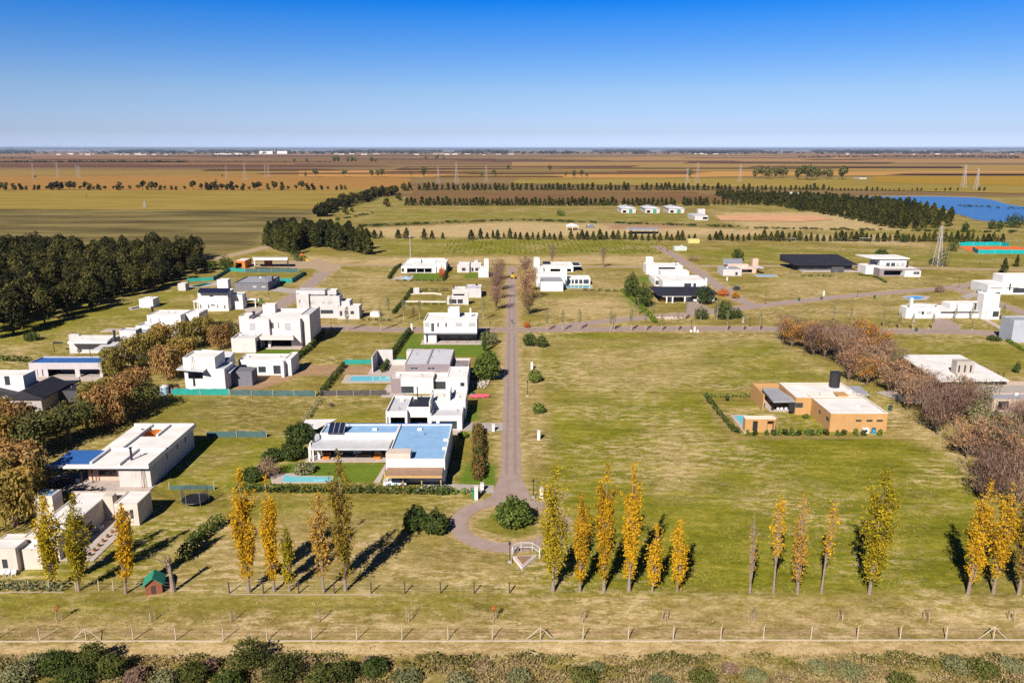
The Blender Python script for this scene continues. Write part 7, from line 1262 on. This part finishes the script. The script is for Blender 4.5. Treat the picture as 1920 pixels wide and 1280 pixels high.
# ------------------------------------------------------------------ lamps, pillars, monument
def lamp(px, py, topy, label):
    x, y = G(px, py); H = hgt(px, py, topy); r = empty('street_lamp', (x, y, 0), label, 'lamp', 'street lamps along the roads'); m = MB(); m.box(-.28, -.28, 0, .28, .28, .35); m.build('base', concrete, r); m = MB(); m.cyl(0, 0, .35, H-.45, .075, .055, 8); m.build('pole', steel, r); m = MB(); m.cyl(0, 0, H-.45, H-.1, .12, .2, 8); m.cyl(0, 0, H-.1, H+.08, .24, .05, 8); m.build('lantern', steel, r)
LM = [(956, 1054, 1016, 'street lamp beside the triangular flower bed'), (1000, 933, 899, 'street lamp right of the main road above the turning circle'), (989, 743, 714, 'street lamp right of the main road by the two green bushes'), (993, 622, 600, 'street lamp at the crossroads'), (919, 621, 603, 'street lamp on the cross road left of the crossroads'), (621, 615, 598, 'street lamp by the long grey white house'), (505, 560, 545, 'street lamp beside the entrance road'), (1296, 619, 600, 'street lamp beside the three white pillars'), (1405, 615, 596, 'street lamp between the cross road saplings'), (1435, 573, 552, 'street lamp at the diagonal road junction'), (1607, 559, 544, 'street lamp on the curved road to the right'), (1797, 543, 520, 'street lamp at the right road fork'), (1822, 618, 600, 'street lamp before the long white house driveway'), (1666, 618, 602, 'street lamp behind the orange-yellow tree'), (1487, 515, 500, 'street lamp left of the long black house'), (1836, 506, 492, 'street lamp on the dirt road near the pylon'), (1150, 619, 606, 'street lamp beneath the cross road saplings')]
for a in LM: lamp(*a)
def pillar(px, py, topy, label, w=.3):
    x, y = G(px, py); H = hgt(px, py, topy); r = empty('utility_pillar', (x, y, 0), label, 'pillar'); m = MB(); m.box(-w, -.3, 0, w, .3, H*.93); m.build('body', white, r); m = MB(); m.box(-w-.06, -.36, H*.93, w+.06, .36, H); m.build('cap', greyw, r); m = MB(); m.box(-w*.6, -.33, H*.4, w*.6, -.302, H*.75); m.build('meter_door', framew, r)
for a in ((1015, 933, 914, 'white utility pillar right of the road above the turning circle'), (1010, 824, 806, 'white utility pillar beside the middle of the main road'), (997, 692, 678, 'white utility pillar above the round green bush'), (893, 936, 910, 'white gate pillar at the blue roofed house driveway', .3), (868+36, 920, 905, 'small white pillar beside the green bin'), (1302, 622, 612, 'tall white pillar, middle of three on the cross road'), (1393, 605, 595, 'white pillar right of the large round shrubs'), (1544, 554, 545, 'white pillar on the upper lawn beside the curved road'), (1363, 532-6, 519, 'white pillar near the diagonal road'), (772, 617, 606, 'white pillar left of the crossroads house'), (925, 808, 790+4, 'dark topped pillar beside the concrete driveway'), (1712, 604, 594, 'white pillar in front of the long white house'), (708+52, 0, 0, '')):
    if a[1]: pillar(*a)
for i, (px, lb) in enumerate(((1295.5, 'left small white bollard beside the tall pillar'), (1308, 'right small white bollard beside the tall pillar'))): x, y = G(px, 622); m = MB(); m.tube([(0, 0, 0), (0, 0, .5), (0, 0, .8)], [.4, .3, .05], 8); tag(m.build('bollard', white, None, (0, 0, 0)), lb, 'bollard').location = (x, y, 0)
P3 = [G(961, 1046), G(1006, 1045), G(979, 1069)]; c = np.mean(P3, 0); r = empty('flower_bed', (c[0], c[1], 0), 'triangular flower bed with white and red border at the turning circle', 'flower bed'); o3 = (c[0], c[1], 0.0)
def inset(P, k): return [tuple(np.array(p)*(1-k) + c*k) for p in P]
redw = mat('red_painted_edge', (.45, .05, .04), .7); m = MB(); m.prism(P3, 0, .42); m.build('border', white, r, o3); m = MB(); m.prism(inset(P3, .12), .30, .46); m.build('red_band', redw, r, o3); m = MB(); m.prism(inset(P3, .2), .40, .5); m.build('inner_border', white, r, o3); m = MB(); m.prism(inset(P3, .3), .44, .54); m.build('soil', mat('bare_soil', (.32, .20, .12), .95, .2, 2, bump=.3), r, o3)
r = empty('railing', (*G(985, 1040), 0), 'white curved railing behind the triangular flower bed', 'railing'); o3 = tuple(r.location); Q = [G(*p) for p in [(960, 1044), (962, 1037), (977, 1033), (998, 1034), (1011, 1042), (1012, 1049)]]
for x, y in Q: m = MB(); m.cyl(x, y, 0, 1.5, .04, n=6); m.build('post', white, r, o3)
for z in (.75, 1.5): m = MB(); m.tube([(x, y, z) for x, y in Q], [.035]*6, 5); m.build('rail', white, r, o3)
m = MB(); 
for i in range(5):
    a, b = np.array(Q[i]), np.array(Q[i+1])
    for k in range(1, 7): q = a+(b-a)*k/7; m.cyl(q[0], q[1], .75, 1.5, .012, n=4)
m.build('bars', white, r, o3)
# ------------------------------------------------------------------ playhouse, trampoline, grill, cars
x, y = G(291, 1107); r = empty('playhouse', (x, y, 0), 'small red-brown wooden playhouse with green gable roof', 'playhouse', rz=.3); r.scale = (.86, .86, .86); m = MB(); W_ = 1.25
m.prism([(-W_, -1.1), (W_, -1.1), (W_, 1.3), (-W_, 1.3)], 0, 1.9); m.quad((-W_, -1.1, 1.9), (W_, -1.1, 1.9), (0, -1.1, 2.9)); m.quad((W_, 1.3, 1.9), (-W_, 1.3, 1.9), (0, 1.3, 2.9)); m.build('wall', mat('red_brown_boards', (.26, .09, .05), .85, .15, 3), r)
for s_ in (-1, 1): m = MB(); k = ((0, 3.02), (s_*1.65, 1.72)); m.prism([(0, -1.5), (s_*1.65, -1.5), (s_*1.65, 1.7), (0, 1.7)] if s_ > 0 else [(s_*1.65, -1.5), (0, -1.5), (0, 1.7), (s_*1.65, 1.7)], 0, 0); m.v = [(vx, vy, (3.02-abs(vx)*.79) - (0 if i >= 4 else .08)) for i, (vx, vy, vz) in enumerate(m.v)]; m.build('roof', mat('green_roof_felt', (.03, .24, .15), .7, .1, 2), r)
m = MB(); m.box(-.4, -1.13, .1, .3, -1.105, 1.5); m.build('door', mat('dark_boards', (.07, .04, .03), .8), r)
x, y = G(367, 943); r = empty('trampoline', (x, y, 0), 'round black netted trampoline on the lawn beside the white roofed house', 'trampoline'); R_ = 2.15; m = MB(); n = 24
m.prism([(R_*cos(2*pi*i/n), R_*sin(2*pi*i/n)) for i in range(n)], .78, .86); m.build('mat', mat('black_mat', (.012, .013, .018), .8), r); m = MB(); m.tube([(R_*1.03*cos(2*pi*i/n), R_*1.03*sin(2*pi*i/n), .85) for i in range(n+1)], [.09]*(n+1), 6); m.build('rim', steel, r)
for i in range(6): a = 2*pi*i/6+.2; m = MB(); m.cyl(R_*1.05*cos(a), R_*1.05*sin(a), 0, 3.0, .045, n=6); m.build('post', galv, r)
m = MB(); 
for i in range(48): a = 2*pi*i/48; m.bar((R_*cos(a), R_*sin(a), .9), (R_*cos(a), R_*sin(a), 2.9), .012, 3)
for k in range(10): z = .95+k*.2; m.tube([(R_*cos(2*pi*i/n), R_*sin(2*pi*i/n), z) for i in range(n+1)], [.012]*(n+1), 3)
m.build('safety_net', steel, r)
def car(px, py, rz, col, label, sc=1.0, van=False):
    x, y = G(px, py); r = empty('parked_car', (x, y, 0), label, 'car', rz=rz); r.scale = (sc, sc, sc); L, W_, = 4.3, 1.75; paint = mat('car_paint_'+('white' if col[0] > .4 else 'dark' if col[0] < .1 else 'red'), col, .3, .02, 1, spec=.6)
    prof = [(-2.15, .35), (-2.15, .75), (-1.95, .92), (-1.25, 1.0), (-.55, 1.42), (.75, 1.45), (1.45, 1.02), (2.05, .88), (2.15, .65), (2.15, .32)]; m = MB(); k = len(prof); m.v = [(a, -W_/2+(.12 if b > 1.1 else 0), b) for a, b in prof] + [(a, W_/2-(.12 if b > 1.1 else 0), b) for a, b in prof]; m.f = [tuple(range(k-1, -1, -1)), tuple(range(k, 2*k))] + [(i, (i+1) % k, k+(i+1) % k, k+i) for i in range(k)]; m.f = [tuple(reversed(f)) for f in m.f]; m.build('body', paint, r)
    g = MB(); 
    for s_ in (-1, 1):
        yy_ = s_*(W_/2-.05); g.quad((-1.1, yy_, 1.03), (-.5, s_*(W_/2-.10), 1.38), (.7, s_*(W_/2-.10), 1.40), (1.3, yy_, 1.05))
    g.quad((-1.24, -.72, 1.03), (-.60, -.66, 1.42), (-.60, .66, 1.42), (-1.24, .72, 1.03)); g.quad((1.44, -.72, 1.05), (.80, -.66, 1.45), (.80, .66, 1.45), (1.44, .72, 1.05)); g.v = [(vx*1.012, vy*1.012, vz+.012) for vx, vy, vz in g.v]; g.build('windows', glass, r)
    for a in (-1.35, 1.32):
        for s_ in (-1, 1): w = MB(); w.tube([(a, s_*(W_/2-.2), .33), (a, s_*(W_/2+.02), .33)], [.33, .33], 12); ob = w.build('wheel', mat('tyre', (.02, .02, .02), .9), r); h_ = MB(); h_.tube([(a, s_*(W_/2+.021), .33), (a, s_*(W_/2+.035), .33)], [.2, .18], 8); h_.build('rim', galv, ob)
    for s_ in (-1, 1): m = MB(); m.ball((2.08, s_*.62, .72), (.1, .16, .08), 6, 4); m.build('headlight', plastic, r)
car(741, 909, .12, (.62, .65, .70), 'silver white car under the brown carport'); car(1381, 543, .9, (.03, .04, .08), 'dark car parked beside the diagonal road'); car(1836, 549, 1.2, (.62, .65, .70), 'white car in front of the white house at the right edge'); car(1893, 632, .3, (.03, .04, .08), 'dark car under the carport at the right edge'); car(130, 905, .2, (.03, .04, .08), 'dark car in the shade under the blue panel'); car(862+25, 740+1, .1, (.5, .06, .09), 'red boat-like covered trailer beside the mauve white house', .8) if False else None
# covered pink boat
x, y = G(899, 745); r = empty('covered_boat', (x, y, 0), 'bright pink covered boat on the dirt beside the mauve white house', 'boat', rz=.1); m = MB(); prof = []
for i in range(9): t = i/8; w = .9*sin(pi*(.12+.78*t))**.6; prof.append((-2.4+4.8*t, w, 1.0-.35*abs(t-.5)))
for a, b in zip(prof[:-1], prof[1:]):
    m.quad((a[0], -a[1], .35), (b[0], -b[1], .35), (b[0], 0, b[2]), (a[0], 0, a[2])); m.quad((b[0], b[1], .35), (a[0], a[1], .35), (a[0], 0, a[2]), (b[0], 0, b[2])); m.quad((a[0], -a[1]*.5, 0), (b[0], -b[1]*.5, 0), (b[0], -b[1], .35), (a[0], -a[1], .35)); m.quad((b[0], b[1]*.5, 0), (a[0], a[1]*.5, 0), (a[0], a[1], .35), (b[0], b[1], .35))
m.build('cover', mat('pink_tarp', (.60, .09, .13), .7, .1, 2), r); m = MB(); m.box(-1, -.8, 0, -.7, .8, .3); m.box(.7, -.8, 0, 1, .8, .3); m.build('cradle', wood, r)
def simple(name, label, cat, px, py, parts, rz=0, group=None):
    x, y = G(px, py); r = empty(name, (x, y, 0), label, cat, group, rz)
    for nm, mt_, fn in parts: m = MB(); fn(m); m.build(nm, mt_, r)
    return r
simple('barrel', 'grey drum beside the pink covered boat', 'barrel', 887, 745, [('body', galv, lambda m: m.cyl(0, 0, 0, 1.2, .5, n=10)), ('lid', steel, lambda m: m.cyl(0, 0, 1.2, 1.28, .52, n=10))])
simple('rubble_pile', 'pile of pale rubble beside the large round willow', 'rubble', 900, 722, [('stones', concrete, lambda m: [m.ball((random.gauss(0, 1.3), random.gauss(0, 1.6), random.uniform(0, .5)), (random.uniform(.2, .5), random.uniform(.2, .5), random.uniform(.15, .4)), 6, 4) for _ in range(40)])])
simple('rubble_pile', 'long row of white rocks between the roads', 'rocks', 1253, 598, [('stones', plinth_m, lambda m: [m.ball((random.uniform(-5, 5), random.gauss(0, .7), .3), (random.uniform(.4, .9), .6, random.uniform(.3, .8)), 6, 4) for _ in range(34)])])
simple('stone_grill', 'grey stone garden grill beside the porch', 'grill', 560, 828, [('body', concrete, lambda m: (m.box(-1.1, -.6, 0, 1.1, .7, 1.0), m.box(-.9, -.2, 1.0, -.65, .6, 1.9), m.box(.65, -.2, 1.0, .9, .6, 1.9))), ('hood', concrete, lambda m: m.box(-1.2, -.5, 1.9, 1.2, .8, 2.1))])
simple('wheelie_bin', 'green bin at the driveway entrance', 'bin', 889, 932, [('body', mat('green_plastic', (.02, .22, .09), .5), lambda m: m.box(-.35, -.35, 0, .35, .4, 1.2)), ('lid', mat('green_plastic', (.02, .22, .09), .5), lambda m: m.box(-.38, -.4, 1.2, .38, .43, 1.28))])
simple('wheelie_bin', 'green bin beside the slate grey bungalow lawn', 'bin', 488, 567, [('body', mat('green_plastic', (.02, .22, .09), .5), lambda m: m.box(-.6, -.4, 0, .6, .4, 1.3)), ('lid', steel, lambda m: m.box(-.63, -.45, 1.3, .63, .43, 1.4))])
for i, (px, py, lb) in enumerate(((1498, 564, 'green litter bin on the curved road'), (1540, 562, 'dark litter bin on the curved road'), (1640, 559, 'dark litter bin near the plot fence'), (1826, 533, 'dark green bin at the right fork'), (1718, 621, 'dark bin under the right saplings'), (1669, 757+12, 'green bin behind the ochre house'))): simple('litter_bin', lb, 'bin', px, py, [('body', mat('dark_green_metal', (.02, .09, .06), .5), lambda m: m.cyl(0, 0, 0, 1.1, .4, .45, 10)), ('lid', steel, lambda m: m.cyl(0, 0, 1.1, 1.25, .48, .2, 10))])
simple('water_tank', 'large pale blue water tank behind the teal netting', 'tank', 308, 738, [('body', mat('pale_blue_plastic', (.42, .58, .72), .5), lambda m: m.cyl(0, 0, 0, 2.0, 1.15, n=14)), ('lid', plastic, lambda m: m.cyl(0, 0, 2.0, 2.3, 1.1, .3, 14))])
simple('building_materials', 'stack of bricks and boards by the metal roofed house', 'materials', 332, 731, [('bricks', brick, lambda m: [m.box(i*1.3-2, -.5, 0, i*1.3-1, .5, random.uniform(.4, 1.0)) for i in range(4)]), ('boards', plastic, lambda m: [m.box(-2.5+i*.3, -1.6, .05+i*.07, .5+i*.3, -.8, .1+i*.07) for i in range(4)])])
simple('sawhorse', 'wooden trestle against the white wall', 'trestle', 405, 731, [('legs', wood, lambda m: [m.bar((s, t, 0), (s*.7, 0, 1.3), .06) for s in (-1, 1) for t in (-.4, .4)]), ('beam', wood, lambda m: m.box(-1.1, -.08, 1.25, 1.1, .08, 1.4))])
simple('garden_table', 'white garden table on the cream house terrace', 'table', 184, 995, [('tabletop', plastic, lambda m: m.box(-.8, -.5, .7, .8, .5, .78)), ('leg', plastic, lambda m: (m.box(-.75, -.45, 0, -.67, -.37, .7), m.box(.67, -.45, 0, .75, -.37, .7), m.box(-.75, .37, 0, -.67, .45, .7), m.box(.67, .37, 0, .75, .45, .7)))])
def chair(px, py, lb, rz=0): simple('garden_chair', lb, 'chair', px, py, [('seat', plastic, lambda m: (m.box(-.3, -.3, .4, .3, .3, .47), [m.box(a*.26-.03, b*.26-.03, 0, a*.26+.03, b*.26+.03, .4) for a in (-1, 1) for b in (-1, 1)])), ('backrest', plastic, lambda m: m.box(-.3, .26, .47, .3, .33, .95))], rz, 'white garden chairs')
for k_, px in enumerate((5, 15, 26)): chair(px, 1079, f'white plastic chair by the bottom left house, {ordinal(k_+1, 3)}', .2*k_)
for i in range(6): px = 210 - i*8.2; py = 1000 + i*8.6; simple('flower_pot', f'terracotta pot on the terrace edge, {ORD[i+1]} from the house', 'pot', px, py, [('pot', mat('terracotta', (.42, .17, .09), .9), lambda m: m.cyl(0, 0, 0, .4, .2, .28, 8)), ('plant', shrub_m, lambda m: m.leaves(*ell(24, (0, 0, .55), (.28, .28, .2)), .16))], group='terracotta pots along the terrace')
simple('porch_table', 'wooden dining table under the white porch roof', 'table', 682, 858, [('tabletop', wood, lambda m: m.box(-1.5, -.5, .72, 1.5, .5, .8)), ('leg', wood, lambda m: [m.box(s*1.3-.05, t*.4-.05, 0, s*1.3+.05, t*.4+.05, .72) for s in (-1, 1) for t in (-1, 1)])])
for i, (px, lb) in enumerate(((612, 'orange armchair at the left end of the porch'), (708, 'orange armchair at the right end of the porch'))): simple('armchair', lb, 'armchair', px, 860, [('seat', orange_w, lambda m: m.box(-.7, -.6, .15, .7, .5, .6)), ('backrest', orange_w, lambda m: m.box(-.7, .5, .15, .7, .75, 1.1))])
[chair(px, 771, f'white chair under the grey porch of the ochre house, {ordinal(k_+1, 3)}') for k_, px in enumerate((1459, 1466, 1474))]; simple('grill', 'dark round kettle grill on the ochre house lawn', 'grill', 1363, 752, [('bowl', steel, lambda m: m.ball((0, 0, .9), (.55, .55, .4))), ('legs', steel, lambda m: [m.bar((.4*cos(a), .4*sin(a), 0), (.1*cos(a), .1*sin(a), .6), .03) for a in (0, 2, 4)])])
simple('air_unit', 'white air conditioning unit at the foot of the ochre wall', 'unit', 1622, 811, [('body', plastic, lambda m: m.box(-.7, -.4, 0, .7, .4, 1.1)), ('fan_grille', steel, lambda m: m.tube([(0, -.405, .55), (0, -.43, .55)], [.35, .35], 10))]); simple('blue_barrel', 'blue round barrel beside the ochre wall', 'barrel', 1638, 812, [('body', mat('blue_plastic', (.03, .28, .52), .5), lambda m: m.cyl(0, 0, 0, 1.1, .42, n=10)), ('lid', steel, lambda m: m.cyl(0, 0, 1.1, 1.18, .43, n=10))])
simple('excavator', 'small yellow digger on the upper avenue', 'digger', 962, 522, [('body', mat('machine_yellow', (.6, .36, .03), .5), lambda m: m.box(-1.1, -1.2, .7, 1.1, 1.2, 2.0)), ('cab', steel, lambda m: m.box(-.6, -.4, 2.0, .6, .9, 2.9)), ('tracks', steel, lambda m: (m.box(-1.3, -1.5, 0, -.7, 1.5, .7), m.box(.7, -1.5, 0, 1.3, 1.5, .7))), ('arm', mat('machine_yellow', (.6, .36, .03), .5), lambda m: m.tube([(0, -1.2, 1.5), (.2, -2.6, 2.8), (.4, -3.6, .6)], [.2, .18, .15], 5))])
simple('climbing_frame', 'yellow and red climbing frame beside the dark copse', 'playground', 567, 489, [('tower', mat('play_yellow', (.7, .45, .03), .5), lambda m: [m.bar((s, t, 0), (s, t, 3.2), .12) for s in (-1, 1) for t in (-1, 1)]), ('roof', mat('play_red', (.55, .10, .04), .5), lambda m: m.quad((-1.2, -1.2, 3.2), (1.2, -1.2, 3.2), (0, 0, 4.4))), ('slide', mat('play_yellow', (.7, .45, .03), .5), lambda m: m.prism([(1, -.4), (4, -.4), (4, .4), (1, .4)], 0, 0, ztop=[1.8, .2, .2, 1.8]))])
# people
def person(px, py, label, shirt, trousers, walk=.25, rz=0):
    x, y = G(px, py); r = empty('person', (x, y, 0), label, 'person', rz=rz); me = bpy.data.meshes.new('body'); V = [(0, 0, .95), (0, 0, 1.2), (0, 0, 1.45), (0, .02, 1.55), (0, .04, 1.68), (-.2, 0, 1.42), (-.26, .05, 1.15), (-.24, .14, .92), (.2, 0, 1.42), (.26, -.05, 1.15), (.24, -.12, .92), (-.1, 0, .9), (-.11, walk*.5, .5), (-.11, walk, .06), (-.11, walk+.14, .03), (.1, 0, .9), (.11, -walk*.3, .5), (.11, -walk, .06), (.11, -walk+.14, .03)]
    E = [(0, 1), (1, 2), (2, 3), (3, 4), (2, 5), (5, 6), (6, 7), (2, 8), (8, 9), (9, 10), (0, 11), (11, 12), (12, 13), (13, 14), (0, 15), (15, 16), (16, 17), (17, 18)]; Rr = [.15, .15, .15, .06, .10, .07, .05, .035, .07, .05, .035, .09, .065, .045, .04, .09, .065, .045, .04]
    me.from_pydata(V, E, []); o = bpy.data.objects.new('body', me); COL.objects.link(o); o.parent = r; md = o.modifiers.new('skin', 'SKIN')
    for i, q in enumerate(me.skin_vertices[0].data): q.radius = (Rr[i], Rr[i]*.85)
    me.skin_vertices[0].data[0].use_root = True; sd_ = o.modifiers.new('sub', 'SUBSURF'); sd_.levels = 1; sd_.render_levels = 2; me.materials.append(trousers)
    m = MB(); m.tube([(0, 0, .92), (0, 0, 1.2), (0, 0, 1.44), (0, .01, 1.5)], [.17, .175, .19, .08], 8); m.build('shirt', shirt, r); m = MB(); m.ball((0, .03, 1.74), (.105, .11, .10), 8, 5); m.build('hair', mat('dark_hair', (.03, .02, .015), .9), r); return r
person(960, 607, 'person in dark clothes walking on the avenue just above the crossroads', mat('dark_cloth', (.05, .05, .07), .9), mat('blue_cloth', (.06, .08, .14), .9)); 
# staked saplings on the verge
ST = [110, 285, 435, 600, 767, 925, 1092, 1247, 1410, 1576, 1738, 1898]
for i, px in enumerate(ST):
    x, y = G(px, 1164 if px > 1000 else 1163); lf = px in (110, 925); r = empty('staked_sapling', (x, y, 0), f'staked sapling on the verge, {ordinal(i+1, len(ST))}' + (', with orange leaves' if lf else ''), 'sapling', 'staked saplings on the verge between the fences')
    for k in range(3): a = 2.1*k+.5; m = MB(); m.tube([(.42*cos(a), .42*sin(a), 0), (.36*cos(a), .36*sin(a), 1.35)], [.045, .04], 5); m.build('stake', mat('pale_stake', (.45, .34, .26), .9, .1, 3), r)
    m = MB(); limb(m, (0, 0, 0), (.05, 0, 2.0), .035, .012, 3, .03, 4)
    for k in range(6): limb(m, (.03, 0, 1+.15*k), (.03+RNG.normal()*.3, RNG.normal()*.3, 1.5+.15*k), .015, .006, 2, .05, 3)
    m.build('trunk', barkgrey, r); m = MB(); q, u = ell(46 if lf else 26, (.05, 0, 1.8), (.38, .38, .5), .2); m.leaves(q, u, .14 if lf else .07, 1.3); m.build('crown', redleaf if lf else twig_m, r)
# haze: thin air over the whole plain
m = MB(); m.box(-59000, -3100, -2.0, 59000, 59000, 90.0); hzo = m.build('haze', None); hm = bpy.data.materials.new('thin_air'); hm.use_nodes = True; nn = hm.node_tree.nodes; nn.remove(nn['Principled BSDF']); pv_ = nn.new('ShaderNodeVolumePrincipled'); pv_.inputs['Color'].default_value = (.60, .74, 1.0, 1); pv_.inputs['Density'].default_value = 2.0e-5; pv_.inputs['Anisotropy'].default_value = .0
hm.node_tree.links.new(pv_.outputs[0], nn['Material Output'].inputs['Volume']); hzo.data.materials.append(hm); tag(hzo, kind='stuff'); hzo['label'] = 'thin bluish haze over the plain'; hzo['category'] = 'haze'
